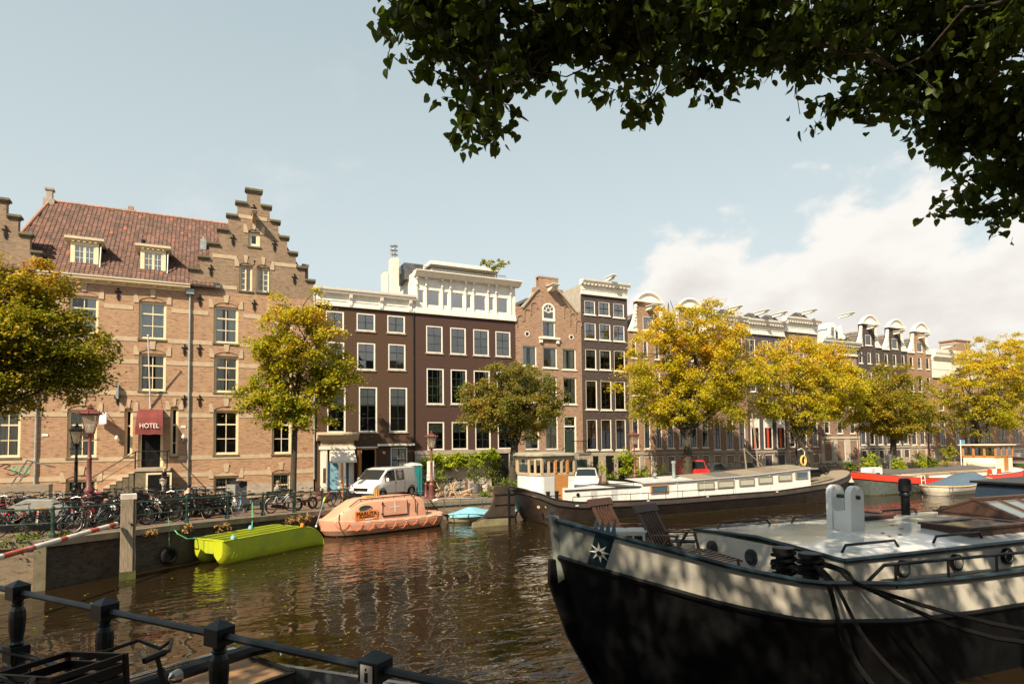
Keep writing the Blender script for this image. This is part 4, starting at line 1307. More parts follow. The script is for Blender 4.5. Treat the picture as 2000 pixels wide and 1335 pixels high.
m.tube([(cx + .2 * math.cos(R(a)), h.Y + .05, zspring + .2 * math.sin(R(a))) for a in range(0, 361, 30)], .03, 5)
h.b(m, 'fanlight_frame', WHITE)
h.b(MB().poly([(x, h.Y + .07, z) for x, z in inn] + [(a0 + .1, h.Y + .07, zm), (a1 - .1, h.Y + .07, zm)]), 'fanlight_pane', GLASS)
m = MB()
top = arc[3]
n = 10
for i in range(n):
 m.poly([(ou[i][0], h.Y - .001, ou[i][1]), (ou[i + 1][0], h.Y - .001, ou[i + 1][1]), (ou[i + 1][0], h.Y - .001, top + .01), (ou[i][0], h.Y - .001, top + .01)])
h.b(m, 'arch_spandrel', BR_RED)
for pts in (((1052, 563), (1043, 572), (1019.5, 602), (1019.5, 606), (1052, 606)), ((1091, 570), (1099.5, 579), (1125.6, 611), (1125.6, 615), (1091, 615))):
 P2 = [(h.x(a, b), h.z(a, b)) for a, b in pts]
 P2[-1] = (P2[-1][0], zs - .02)
 P2[-2] = (P2[-2][0], zs - .02)
 h.b(MB().prism(P2, h.Y + .001, h.Y + .4), 'gable_shoulder', BR_RED)
 m = MB()
 for (x0_, z0_), (x1_, z1_) in zip(P2[:2], P2[1:3]):
  m.bar((x0_, h.Y + .15, z0_ + .03), (x1_, h.Y + .15, z1_ + .03), .55, .12, (0, 0, 1))
 h.b(m, 'gable_coping', STONE_G)
for a, b, t in ((1043, 1052, 561), (1091, 1099.5, 566)):
 h.b(MB().box(h.x(a, 570), h.Y - .02, h.z((a + b) / 2, 578), h.x(b, 570), h.Y + .38, h.z((a + b) / 2, t)), 'gable_pier', BR_RED)
h.b(MB().box(xa - .03, h.Y - .04, zn, xb + .03, h.Y + .4, zn + .12), 'gable_coping', STONE_G)
h.b(MB().box(xa + .01, h.Y + .35, zs, xb - .01, h.Y + .42, zn), 'gable_back', BR_RED)
h.hoist(h.x(1075, 560), h.z(1075, 560), .95, .5, .42)
for px, py, r in ((1029.4, 652, 5.6), (1115.7, 658.4, 5.6)):
 X, Z = h.x(px, py), h.z(px, py)
 rr = .22
 m = MB()
 pts = [(X + rr * math.cos(R(a)), Z + rr * math.sin(R(a))) for a in range(0, 360, 24)]
 pi_ = [(X + rr * .72 * math.cos(R(a)), Z + rr * .72 * math.sin(R(a))) for a in range(0, 360, 24)]
 for i in range(15): m.prism([pts[i], pts[(i + 1) % 15], pi_[(i + 1) % 15], pi_[i]], h.Y - .04, h.Y + .02)
 ro = h.b(m, 'round_window', WHITE)
 h.b(MB().poly([(x, h.Y - .008, z) for x, z in pi_]), 'pane', solid('dark_glass', (.02, .03, .035), .05), par=ro)
for px, py in ((1011 + 3, 622), (1028, 610), (1041, 597), (1105, 604), (1117, 618), (1128, 632)):
 X, Z = h.x(px + 2, py), h.z(px, py)
 h.b(MB().tube([(X - .28, h.Y - .02, Z - .7), (X - .28, h.Y - .02, Z)] + [(X + .28 * math.cos(R(a)), h.Y - .02, Z + .28 * math.sin(R(a))) for a in range(150, -1, -30)] + [(X + .28, h.Y - .02, Z - .2)], .045, 5), 'blind_arch', BR_TOWER)
zc_ = h.z(1071, 660)
h.b(MB().box(a0 - .35, h.Y - .22, zc_ - .10, a1 + .35, h.Y, zc_ + .05).box(a0 - .30, h.Y - .15, zc_ - .42, a0 - .05, h.Y, zc_ - .10).box(a1 + .05, h.Y - .15, zc_ - .42, a1 + .30, h.Y, zc_ - .10), 'loft_sill', WHITE)
WN['glass'] = GLASS_L
for q, c in (((1020, 675, 1048, 714), [CL, CRT]), ((1060, 678, 1088, 718), [CRT]), ((1098, 681, 1125, 721.5), [CL, CRT]), ((1021, 733, 1049, 785), [CL]), ((1060, 735, 1088, 787), []), ((1099.6, 737, 1126, 789), [('curtain', .7, 1, 0, 1, BEIGE)])):
 h.win(h.rect(*q), **WN, nx=2, rows=(1,) if q[1] < 730 else (.35, .65), sub=2.6, cur=c, sill=WHITE)
for q, c in (((1025, 811, 1053, 877), [('curtain', 0, .45, 0, 1, BEIGE)]), ((1065, 811, 1090, 877), [('curtain', 0, 1, 0, 1, BEIGE)])):
 h.win(h.rect(*q), **WN, nx=2, rows=(.35, .65), sub=2.2, cur=c)
X0, X1, Z0, Z1 = h.rect(1101, 811, 1126, 884)
h.holes.append((X0, X1, Z0, Z1))
zt_ = h.z(1113, 832)
h.b(MB().box(X0, h.Y + .04, Z0, X0 + .1, h.Y + .2, Z1).box(X1 - .1, h.Y + .04, Z0, X1, h.Y + .2, Z1).box(X0 + .1, h.Y + .04, Z1 - .1, X1 - .1, h.Y + .2, Z1).box(X0 + .1, h.Y + .03, zt_ - .06, X1 - .1, h.Y + .2, zt_ + .06), 'door_frame', WHITE)
h.b(MB().poly([(X0 + .1, h.Y + .12, zt_), (X1 - .1, h.Y + .12, zt_), (X1 - .1, h.Y + .12, Z1 - .1), (X0 + .1, h.Y + .12, Z1 - .1)]), 'transom_pane', GLASS)
xm = (X0 + X1) / 2
for sx in (-1, 1):
 lo_, hi_ = (X0 + .105, xm - .005) if sx < 0 else (xm + .005, X1 - .105)
 m = MB().box(lo_, h.Y + .14, Z0, hi_, h.Y + .18, zt_ - .065).box(lo_ + .08, h.Y + .12, Z0 + .2, hi_ - .08, h.Y + .139, Z0 + .95)
 m.tube([((lo_ + hi_) / 2 + .15 * math.cos(R(a)), h.Y + .13, zt_ - .35 + .15 * math.sin(R(a))) for a in range(0, 361, 40)], .02, 4)
 h.b(m, 'door_leaf', GREEN_D)
zb_ = h.z(1071, 880)
h.band(h.X0, h.X1, zb_ - .28, zb_, STONE_G, .06, 'base_band', cuts=[(X0, X1)])
h.band(h.X0, h.X1, h.z0, zb_ - .282, STONE_G, .04, 'base_wall', cuts=[(h.x(1118), h.x(1140))])
m = MB()
ze = zs - .1
rz_ = zn - .8
xm = (xa + xb) / 2
for xx in (h.X0 + .1, h.X1 - .1): m.poly([(xx, h.Y + .4, ze), (xm, h.Y + .4, rz_), (xm, h.Y + 10, rz_), (xx, h.Y + 10, ze)])
m.poly([(h.X0 + .1, h.Y + 10, ze), (h.X1 - .1, h.Y + 10, ze), (xm, h.Y + 10, rz_)])
h.b(m, 'pitched_roof', ROOFD)
h.finish(zs, roof=None)
sp2 = thing('door_stoop', 'stone stoop with iron railing and flower pots under the green double door', 'stoop', (0, 0, 0))
sx0, sx1, szt = h.x(1100, 890), h.x(1140, 890), Z0
MB().box(sx0, h.Y - 1.3, gz(sx0) - .1, sx1 - .2, h.Y - .07, szt - .12).build('stoop_wall', STONE_G, sp2)
MB().box(sx0 - .05, h.Y - 1.36, szt - .118, sx1 - .15, h.Y - .07, szt).build('stoop_slab', STONE_D, sp2)
MB().box(sx0 + .2, h.Y - 1.33, gz(sx0), sx1 - .55, h.Y - 1.302, szt - .5).build('cellar_door', GREEN_D, sp2)
m = MB().tube([(sx0 - .9, h.Y - 1.25, szt + .2), (sx0, h.Y - 1.25, szt + .95), (sx1 - .2, h.Y - 1.25, szt + .95), (sx1 - .2, h.Y - .1, szt + .95)], .03, 5)
for i in range(9): m.cyl((sx0 + (sx1 - .2 - sx0) * i / 8, h.Y - 1.25, szt), (sx0 + (sx1 - .2 - sx0) * i / 8, h.Y - 1.25, szt + .95), .012, n=4)
m.build('handrail', IRON, sp2)
for i in range(4): MB().box(sx0 - .25 * (i + 1), h.Y - 1.3, gz(sx0) - .1, sx0 - .25 * i - .002, h.Y - .1, szt - (szt - gz(sx0)) * (i + 1) / 5).build('tread', STONE_G, sp2)
STOOP = (sx0, sx1, h.Y - 1.1, szt)
#narrow dark house
h = House('narrow_dark_house', 'tall narrow dark brick house with toothed white cornice and three window columns', 1137, 1228, wall=BR_DARK, depth=12)
zt = h.z(1182, 580)
h.base(zt)
h.cornice(h.X0 + .02, h.X1, h.z(1182, 579), h.z(1182, 552), out=.55, teeth=.36, brackets=[])
h.hoist(h.x(1186, 545), h.z(1186, 543), 1.1, .3, .3)
WD = dict(fr=WHITE, sash=BLACK, fw=.085, bars=.03, rec=.04, sill=WHITE)
for q in ((1141, 586.5, 1162.5, 614), (1169, 589, 1191, 616), (1197.5, 592, 1219, 620), (1142, 630, 1164, 662), (1170.5, 632, 1192.5, 664), (1198, 635, 1220, 666)):
 h.win(h.rect(*q), **WD, nx=2, rows=(.5, .5), mid=0, cur=[('blind', 0, 1, 0, .25, CURTAIN)] if random.random() < .4 else None)
for q in ((1143, 681, 1165, 721), (1171, 683, 1193.4, 722), (1199, 684, 1221, 724)):
 h.win(h.rect(*q), **WD, glass=GLASS_L, nx=2, rows=(.36, .64), mid=0, cur=[('blind', 0, 1, .64, 1, BLIND)])
for q in ((1144, 742, 1166.5, 799), (1173, 743, 1194.6, 800), (1201, 744, 1221.6, 800)):
 h.win(h.rect(*q), **WD, glass=GLASS_L, nx=2, rows=(.24, .76), mid=0, sub=2.5, cur=[('blind', 0, 1, .82, 1, TANBLIND)])
for k, q in enumerate(((1146, 818, 1167, 878), (1174, 818, 1194.6, 878), (1202.5, 818, 1223, 878))):
 h.win(h.rect(*q), **WD, glass=GLASS_L, nx=2, rows=(.30, .70), mid=0, sub=2.5, cur=[('blind', 0, 1, .36 if k == 0 else .68, 1, TANBLIND)])
zb_ = h.z(1182, 880)
h.band(h.X0, h.X1, zb_ - .40, zb_ - .11, STONE_G, .06, 'base_band')
op = [(h.x(a), h.x(b)) for a, b in ((1155, 1166), (1180, 1196), (1204, 1222))]
h.band(h.X0, h.X1, h.z0, zb_ - .402, STONE_G, .05, 'base_wall', cuts=op)
for a, b in op: h.b(MB().box(a, h.Y - .03, h.z0, b, h.Y + .05, zb_ - .42).box(a + .1, h.Y - .04, h.z0 + .9, b - .1, h.Y - .03, zb_ - .6), 'cellar_door', BLACK)
h.finish(zt + .6)
sid = MB().poly([(h.X0 + .01, h.Y + .03, zs), (h.X0 + .01, h.Y + 12, zs), (h.X0 + .01, h.Y + 12, zt + .6), (h.X0 + .01, h.Y + .03, zt + .9)])
h.b(sid, 'plastered_side', solid('grey_plaster', (.40, .36, .29), .9, var=.15, dirt=(.28, .25, .2)))
#bell gables and cornice houses to the right
def curved_top(h, pxa, pxb, py_base, py_top, mat=WHITE):
 """segmental pediment on a neck"""
 X0, X1 = h.x(pxa, py_base), h.x(pxb, py_base)
 xm = (pxa + pxb) / 2
 Zb, Zt = h.z(xm, py_base), h.z(xm, py_top)
 cx, w, rise = (X0 + X1) / 2, (X1 - X0) / 2, Zt - Zb
 n = 10
 pts = [(cx - w + 2 * w * i / n, Zb + rise * math.sin(math.pi * i / n) ** .75) for i in range(n + 1)]
 h.b(MB().prism(pts, h.Y - .10, h.Y + .25), 'pediment', mat)
 m = MB()
 m.tube([(x, h.Y - .16, z + .02) for x, z in pts], .12, 6)
 m.box(X0 - .1, h.Y - .28, Zb - .12, X1 + .1, h.Y + .25, Zb + .02)
 h.b(m, 'pediment_moulding', mat)
 return X0, X1, Zb, Zt
def scroll_side(h, Xn, Zb, Zt, wdt, sg, mat=WHITE):
 """carved wing beside a neck: concave outline with lumps of carving"""
 n = 7
 pts = [(Xn, Zb)]
 for i in range(n + 1):
  t = i / n
  pts.append((Xn + sg * (wdt * (1 - t) ** 1.8 + .10), Zb + (Zt - Zb) * t))
 pts.append((Xn, Zt))
 h.b(MB().prism(pts, h.Y - .06, h.Y + .2), 'carved_wing', mat)
 m = MB()
 for i in range(8):
  t = (i + .3) / 8
  m.ell((Xn + sg * (wdt * (1 - t) ** 1.8 * .55 + .10), h.Y - .08, Zb + (Zt - Zb) * t), (.17, .07, .15), 6, 4)
 for i in range(4): m.ell((Xn + sg * wdt * (.25 + .2 * i), h.Y - .08, Zb + .18 + .1 * (3 - i)), (.16, .07, .14), 6, 4)
 h.b(m, 'carving', mat)
def simple_roof(h, zs, zr, xm=None, mat=TILES):
 xm = xm or (h.X0 + h.X1) / 2
 m = MB()
 y0, y1 = h.Y + .3, h.Y + h.depth
 for xx in (h.X0 + .05, h.X1 - .05):
  k = 6
  for i in range(k):
   t0, t1 = i / k, (i + 1) / k
   xa, xb = xx + (xm - xx) * t0, xx + (xm - xx) * t1
   za, zb = zs + (zr - zs) * t0, zs + (zr - zs) * t1
   ny = int((y1 - y0) / .5)
   for j in range(ny):
    ya = y0 + (y1 - y0) * j / ny
    m.poly([(xa, ya, za + .05), (xa, ya + .46, za + .05), (xb, ya + .46, zb + .0), (xb, ya, zb + .0)])
    m.poly([(xa, ya + .46, za + .05), (xa, ya + .56, za - .02), (xb, ya + .56, zb - .03), (xb, ya + .46, zb)])
 m.poly([(h.X0 + .05, y1, zs), (h.X1 - .05, y1, zs), (xm, y1, zr)])
 h.b(m, 'pitched_roof', ROOFT)
ROOFT = islands('grey_pantile', [(0, (.10, .085, .07)), (.6, (.16, .135, .11)), (1, (.22, .18, .14))])
def base_floor(h, ytop, n, ws=.62, hole=True, door=None, mat=STONE_G, frame=WHITE):
 """stone basement storey: band, piers and dark openings"""
 px = (h.pxa + h.pxb) / 2
 zb = h.z(px, ytop)
 h.band(h.X0, h.X1, zb - .25, zb, mat, .09, 'base_band')
 cuts = []
 w = (h.X1 - h.X0) / n
 for i in range(n):
  c = h.X0 + w * (i + .5)
  cuts.append((c - w * ws / 2, c + w * ws / 2))
 h.band(h.X0, h.X1, h.z0, zb - .252, mat, .05, 'base_wall', cuts=cuts)
 for i, (a, b) in enumerate(cuts):
  if door == i:
   h.b(MB().box(a, h.Y - .02, h.z0, b, h.Y + .04, zb - .5).box(a + .12, h.Y - .03, h.z0 + .4, b - .12, h.Y - .021, zb - 1.0), 'cellar_door', GREEN_D)
   h.b(MB().box(a, h.Y - .04, zb - .5, b, h.Y + .04, zb - .25), 'lintel', frame)
  else:
   h.win((a, b, h.z0 + .9, zb - .4), fr=frame, sash=BLACK, fw=.06, nx=2, rows=(1,), rec=-.03, sill=None, cut=False, panes=False, fz=.05, glass=CARGLASS)
   h.b(MB().box(a, h.Y - .02, h.z0, b, h.Y + .04, h.z0 + .9), 'base_panel', mat)
 return zb
def rowwin(h, y0, y1, n, frac=.5, shift=0., xs=None, **k):
 """a row of n evenly spaced windows between photo heights y0..y1 at the middle of the front"""
 px = (h.pxa + h.pxb) / 2
 Z1, Z0 = h.z(px, y0), h.z(px, y1)
 w = (h.X1 - h.X0) / n
 for i in range(n):
  c = h.X0 + w * (i + .5 + shift)
  kk = dict(fr=WHITE, sash=BLACK, fw=.09, nx=2, rows=(.5, .5), mid=0, rec=.04, panes=False, sill=WHITE, glass=GLASS_L if y0 > 800 or random.random() < .35 else GLASS)
  kk.update(k)
  if 'cur' not in k and random.random() < .5: kk['cur'] = random.choice([[CL, CRT], [('blind', 0, 1, .5, 1, CURTAIN)], [LACE], [('blind', 0, 1, .7, 1, BLIND)]])
  h.win((c - w * frac / 2, c + w * frac / 2, Z0, Z1), **kk)
def mk(name, label, a, b, wall, **k):
 h = House(name, label, a, b, wall=wall, **k)
 h.pxa, h.pxb = a, b
 return h
def bell(name, label, a, b, wall, ysh, neck, yneck, ytop, hoist, rows, yb, roofz=None, n=3, side=True, door=None):
 h = mk(name, label, a, b, wall)
 xm = (a + b) / 2
 zs = h.z(xm, ysh)
 h.base(zs)
 na, nb = neck
 zn = h.z((na + nb) / 2, yneck)
 Xa, Xb = h.x(na, ysh), h.x(nb, ysh)
 h.rects.append((Xa, Xb, zs, zn))
 curved_top(h, na - 3, nb + 4, yneck, ytop)
 wdt = (Xa - h.X0) * .8
 zw = zs + (zn - zs) * .88
 scroll_side(h, Xa, zs, zw, wdt, -1)
 scroll_side(h, Xb, zs, zw, wdt, 1)
 h.band(h.X0, Xa, zs - .06, zs + .10, WHITE, .12, 'shoulder_moulding')
 h.band(Xb, h.X1, zs - .06, zs + .10, WHITE, .12, 'shoulder_moulding')
 h.b(MB().box(Xa - .02, h.Y + .2, zs - .1, Xb + .02, h.Y + .4, zn), 'neck_back', wall)
 if hoist: h.hoist((Xa + Xb) / 2, h.z((na + nb) / 2, hoist), 1.1, .42, .34)
 hw = (Xb - Xa) * .24
 h.win(((Xa + Xb) / 2 - hw, (Xa + Xb) / 2 + hw, zs + (zn - zs) * .06, zs + (zn - zs) * .52), fr=WHITE, sash=GREEN_D, fw=.09, nx=1, rows=(1,), rec=.03, sill=WHITE)
 for y0, y1, f in rows: rowwin(h, y0, y1, n, f)
 zb = base_floor(h, yb, n, door=door)
 simple_roof(h, zs - .1, zs + (zn - zs) * .75, (Xa + Xb) / 2)
 h.finish(zs - .08, roof=None)
 return h
h = bell('bell_gable_house', 'orange brick gable house with curved white pediment right of the narrow dark house', 1228, 1296, BR_ORANGE, 648, (1244, 1288), 589, 573, 600, ((664, 700, .40), (725, 772, .42), (815, 876, .55)), 882, n=3)
h = bell('bell_gable_house', 'brick gable house with curved white pediment half hidden by the golden tree', 1296, 1386, BR_PINK, 654, (1326, 1366), 600, 585, 0, ((668, 704, .4), (728, 772, .42), (816, 874, .58)), 880, n=4)
def flat(name, label, a, b, wall, ytop, ycb, rows, yb, n, teeth=.34, out=.6, hoists=(), door=None, base_mat=STONE_G):
 h = mk(name, label, a, b, wall)
 xm = (a + b) / 2
 zt = h.z(xm, ycb)
 h.base(zt)
 h.cornice(h.X0, h.X1, zt - .02, h.z(xm, ytop), out=out, teeth=teeth)
 for q in hoists:
  h.hoist(h.x(q, ytop), h.z(xm, ytop) + .75, 1.5, .3, .3)
  h.b(MB().prism([(h.Y - .3, h.z(xm, ytop)), (h.Y + 3, h.z(xm, ytop)), (h.Y + .6, h.z(xm, ytop) + .8)], h.x(q, ytop) - .5, h.x(q, ytop) + .5, 'yz'), 'hoist_dormer', ROOFD)
 for y0, y1, f in rows: rowwin(h, y0, y1, n, f)
 base_floor(h, yb, n, door=door, mat=base_mat)
 h.finish(zt + .6, roof=ROOFD)
 return h
flat('cornice_house', 'brick house with a long white toothed cornice behind the golden tree', 1386, 1459, BR_PINK, 618, 642, ((655, 692, .42), (722, 762, .42), (817, 877, .55)), 879, 3, hoists=(1425,))
hX = flat('cornice_house', 'dark painted house with white toothed cornice and orange curtains at street level', 1459, 1534, solid('slate_violet_paint', (.075, .062, .078), .7, var=.15), 627, 654, ((664, 700, .45), (725, 765, .45)), 879, 3, hoists=(1478, 1512))
px = 1496
Z1, Z0 = hX.z(px, 817), hX.z(px, 876)
wi = (hX.X1 - hX.X0) / 3
for i in range(3):
 c = hX.X0 + wi * (i + .5)
 X0, X1 = c - wi * .3, c + wi * .3
 w_, h_ = X1 - X0, Z1 - Z0
 o = hX.b(MB().box(X0 - .05, hX.Y - .06, Z0 - .05, X0 + .05, hX.Y - .005, Z1).box(X1 - .05, hX.Y - .06, Z0 - .05, X1 + .05, hX.Y - .005, Z1).box(X0 + .05, hX.Y - .06, Z1 - .1, X1 - .05, hX.Y - .005, Z1).box(X0 + .05, hX.Y - .06, Z0 - .05, X1 - .05, hX.Y - .005, Z0 + .05), 'window', WHITE)
 hX.b(MB().box(X0 + .052, hX.Y - .02, Z0 + .052, X1 - .052, hX.Y - .002, Z1 - .102), 'backing', BLACK, par=o)
 hX.b(MB().box(X0 + .35, hX.Y - .03, Z0 + .052, X0 + .62, hX.Y - .021, Z1 - .5), 'curtain', REDC, par=o)
 hX.b(MB().box(X0 + .052, hX.Y - .034, Z1 - .9, X1 - .052, hX.Y - .022, Z1 - .102), 'blind', CURTAIN, par=o)
flat('cornice_house', 'pink brick house with a deep white cornice left of the white dormer house', 1534, 1600, BR_PINK, 623, 650, ((665, 700, .45), (728, 766, .45), (822, 872, .5)), 878, 3, hoists=(1570,))
h = flat('white_dormer_house', 'brick house with white cornice and a tall white arched dormer', 1600, 1675, BR_PINK, 668, 693, ((703, 738, .5), (760, 795, .5), (822, 846, .42)), 852, 3, out=.8, base_mat=solid('pale_limestone', (.52, .46, .37), .8, var=.12))
Xd = h.x(1631, 640)
zb, zt = h.z(1631, 660), h.z(1631, 628)
m = MB().box(Xd - .75, h.Y + .5, zb, Xd + .75, h.Y + 3.5, zb + (zt - zb) * .6)
pts = [(Xd + .85 * math.cos(R(a)), zb + (zt - zb) * .58 + .75 * math.sin(R(a))) for a in range(0, 181, 20)]
m.prism(pts, h.Y + .4, h.Y + 3.5)
h.b(m, 'dormer', WHITE_C)
scroll_side(h, Xd - .7, zb, zb + 1.4, .8, -1)
scroll_side(h, Xd + .7, zb, zb + 1.4, .8, 1)
h.win((Xd - .42, Xd + .42, zb + .2, zb + (zt - zb) * .75), fr=WHITE, sash=BLACK, fw=.08, nx=2, rows=(.5, .5), rec=.34, sill=None, cut=False, panes=False)
h.hoist(Xd + .9, zt + .75, 1.6, .3, .3)
h.b(MB().poly([(h.X0 + .1, h.Y + .3, zb), (h.X0 + .1, h.Y + 9, zb), ((h.X0 + Xd) / 2, h.Y + 9, zt + .6), ((h.X0 + Xd) / 2, h.Y + 1.5, zt + .6)]).poly([((h.X0 + Xd) / 2, h.Y + 9, zt + .6), ((h.X0 + Xd) / 2, h.Y + 1.5, zt + .6), (h.X1 - .1, h.Y + .3, zb), (h.X1 - .1, h.Y + 9, zb)]), 'mansard_roof', WHITE_C)
bell('bell_gable_house', 'dark painted bell gable house, first of the three in a row', 1675, 1725, BR_DARK, 677, (1684, 1709), 632, 617, 638, ((688, 710, .42), (726, 755, .45), (818, 868, .62)), 871, n=3)
bell('bell_gable_house', 'dark painted bell gable house between two gabled neighbours with carved emblem', 1725, 1774, BR_DARK, 684, (1736, 1760), 639, 625, 648, ((692, 715, .42), (731, 760, .45), (820, 867, .62)), 870, n=3)
bell('bell_gable_house', 'brown brick bell gable house, last of the three in a row', 1774, 1822, BR_ORANGE, 690, (1785, 1808), 647, 632, 656, ((697, 720, .45), (735, 765, .45), (822, 868, .62)), 870, n=3)
h = flat('corniced_mansion', 'broad brick house with white attic, large chimney and tall white windows', 1822, 1940, BR_ORANGE, 688, 740, ((760, 775, .3), (785, 802, .3), (818, 868, .34)), 873, 4, teeth=None, out=.6)
p = onY(1882, 690, h.Y + 2)
h.b(MB().box(p.x - 1.6, h.Y + 2, p.z - 2, p.x + 1.6, h.Y + 4, p.z + 1.6).box(p.x - 1.7, h.Y + 1.9, p.z + 1.6, p.x + 1.7, h.Y + 4.1, p.z + 1.75), 'chimney', BR_ORANGE)
h.hoist(h.x(1845), h.z(1880, 688) + .6, 1.6, .4, .4)
X0, X1 = h.x(1884), h.x(1904)
h.b(MB().box(X0 - .3, h.Y - .25, h.z0, X0 + .15, h.Y - .1, h.z(1894, 822)).box(X1 - .15, h.Y - .25, h.z0, X1 + .3, h.Y - .1, h.z(1894, 822)).box(X0 - .3, h.Y - .3, h.z(1894, 822), X1 + .3, h.Y - .1, h.z(1894, 815)), 'portal', STONE)
h.b(MB().box(X0 + .15, h.Y - .14, h.z0, X1 - .15, h.Y - .1, h.z(1894, 836)), 'door', BLACK)
flat('plain_brick_house', 'plain brick house at the far end with white sash windows and rendered base', 1940, 2075, BR_ORANGE, 700, 720, ((745, 780, .3), (830, 866, .3)), 874, 5, teeth=None, base_mat=solid('pale_render', (.55, .50, .42), .85))
flat('plain_brick_house', 'plain brick house beyond the last tree at the frame edge', 2075, 2300, BR_PINK, 720, 735, ((760, 790, .3), (830, 866, .3)), 874, 6, teeth=None)
#trees and plants
def unit(a): return a / np.maximum(1e-9, np.linalg.norm(a, axis=1, keepdims=True))
def leaf_mesh(name, C, mat, size, up=.55, out=None, size_var=.3, droop=.25, asp=.72):
 n = len(C)
 N = rng.normal(size=(n, 3))
 N[:, 2] += up * 2
 N = unit(N + np.array(SUN) * .9)
 T = rng.normal(size=(n, 3))
 T[:, 2] -= droop * 2
 T = unit(T - N * np.sum(T * N, axis=1, keepdims=True))
 B = np.cross(N, T)
 L = (size * (1 + rng.uniform(-size_var, size_var, n)))[:, None]
 V = np.stack([C - T * L * .5, C + B * L * asp * .5 + N * L * .12 - T * L * .05, C + T * L * .5 - N * L * .05, C - B * L * asp * .5 + N * L * .12 - T * L * .05], axis=1).reshape(-1, 3)
 k = np.arange(n)[:, None] * 4
 Fc = np.concatenate([k + [0, 1, 2], k + [0, 2, 3]], axis=1).reshape(-1, 3)
 return np_mesh(name, V, Fc, mat)
def clump_points(blobs, ncl, per, rc, flat=.5):
 """leaf centres gathered in clumps that fill ellipsoids (centre, radii)"""
 vol = np.array([b[1][0] * b[1][1] * b[1][2] for b in blobs]) ** .8
 pick = rng.choice(len(blobs), size=ncl, p=vol / vol.sum())
 d = unit(rng.normal(size=(ncl, 3)))
 r = rng.uniform(0, 1, (ncl, 1)) ** .38
 cen = np.array([blobs[i][0] for i in pick]) + d * r * np.array([blobs[i][1] for i in pick])
 rr = rc * rng.uniform(.55, 1.25, ncl)
 m = rng.integers(int(per * .6), int(per * 1.4), ncl)
 idx = np.repeat(np.arange(ncl), m)
 q = rng.normal(size=(len(idx), 3)) * .46
 q[:, 2] *= flat
 q = q * rr[idx][:, None]
 q[:, 2] -= .35 * (q[:, 0] ** 2 + q[:, 1] ** 2) / np.maximum(rr[idx], .1)
 return cen, cen[idx] + q
def limb(mb, a, b, ra, rb, sag=.1, n=5, seg=6):
 a, b = Vector(a), Vector(b)
 L = (b - a).length
 j = [Vector((random.gauss(0, 1), random.gauss(0, 1), random.gauss(0, .6))) * L * .05 for _ in range(n + 1)]
 pts, rs = [], []
 for i in range(n + 1):
  t = i / n
  p = a.lerp(b, t) + Vector((0, 0, sag * L * math.sin(math.pi * t)))
  if 0 < i < n: p += j[i]
  pts.append(p)
  rs.append(ra + (rb - ra) * t ** .8)
 mb.tube(pts, rs, seg)
 return pts
def tree(label, px, Y, pyf, blobs_px, mat, trunk_r=.2, ncl=170, per=75, size=.19, rc=.8, depth=.85, group='trees along the far quay', top_px=None, base_z=None, twigs=60, lean=0., cat='tree', name='street_tree'):
 base = onY(px, pyf, Y)
 zb = gz(base.x) if base_z is None else base_z
 base = Vector((base.x, Y, zb))
 blobs = []
 for cx, cy, rx, ry in blobs_px:
  c = onY(cx, cy, Y)
  s = (c - CAM).dot(dv) / F
  c = c + Vector((0, random.uniform(-.25, .25) * rx * s, 0))
  blobs.append((np.array(c), (rx * s, rx * s * depth, ry * s)))
 t = thing(name, label, cat, base, 0, group)
 cen, C = clump_points(blobs, int(ncl * 1.2), int(per * 1.9), rc * .85)
 me = leaf_mesh('crown', C - np.array(base), mat, size * .82)
 inst('crown', me, t)
 fork = onY(*top_px, Y)
 mb = MB()
 b0 = Vector((0, 0, -.15))
 f0 = fork - base
 tp = [b0, Vector((0, 0, .25)), Vector((f0.x * .3, 0, f0.z * .35)), Vector((f0.x * .7, 0, f0.z * .7)), f0]
 mb.tube(tp, [trunk_r * 1.55, trunk_r * 1.12, trunk_r, trunk_r * .92, trunk_r * .82], 10)
 mb.build('trunk', BARK, t, True)
 br = MB()
 ends = []
 for c, r in blobs:
  for k in range(2):
   e = Vector(c) - base + Vector((random.uniform(-.5, .5) * r[0], random.uniform(-.5, .5) * r[1], random.uniform(-.2, .6) * r[2]))
   ends += limb(br, f0 - Vector((0, 0, random.uniform(0, .5))), e, trunk_r * random.uniform(.26, .42), .02, .10)
 for i in rng.choice(len(cen), min(twigs, len(cen)), replace=False):
  c = Vector(cen[i]) - base
  e = min(ends, key=lambda q: (q - c).length)
  limb(br, e, c, .035, .010, .05, 3, 4)
 br.build('boughs', BARK, t, True)
 return t
tree('dark olive tree with some orange leaves at the left edge before the hotel', -52, 31.5, 985, [(20, 560, 75, 70), (60, 640, 120, 80), (130, 690, 78, 70), (30, 745, 110, 75), (-60, 650, 110, 150), (150, 745, 55, 36), (90, 580, 60, 45)], L_OLIVE, .26, 300, 85, .17, .8, top_px=(-30, 800))
tree('slender yellow-green tree in front of the hotel drain pipe and brown house', 572, 37.2, 972, [(590, 600, 50, 48), (575, 660, 85, 62), (540, 700, 68, 55), (625, 690, 62, 70), (600, 755, 82, 55), (520, 775, 52, 40), (655, 745, 42, 40), (575, 810, 70, 34), (655, 790, 28, 28)], L_GREEN, .17, 210, 70, .19, .72, top_px=(577, 800), depth=.8)
tree('round russet tree before the garage door of the umber house', 1000, 37.2, 950, [(1000, 745, 72, 48), (955, 775, 58, 44), (1055, 775, 52, 52), (1000, 800, 90, 46), (1030, 825, 62, 34), (940, 810, 44, 30), (1010, 722, 38, 26)], L_RUST, .30, 220, 75, .17, .72, top_px=(1005, 868))
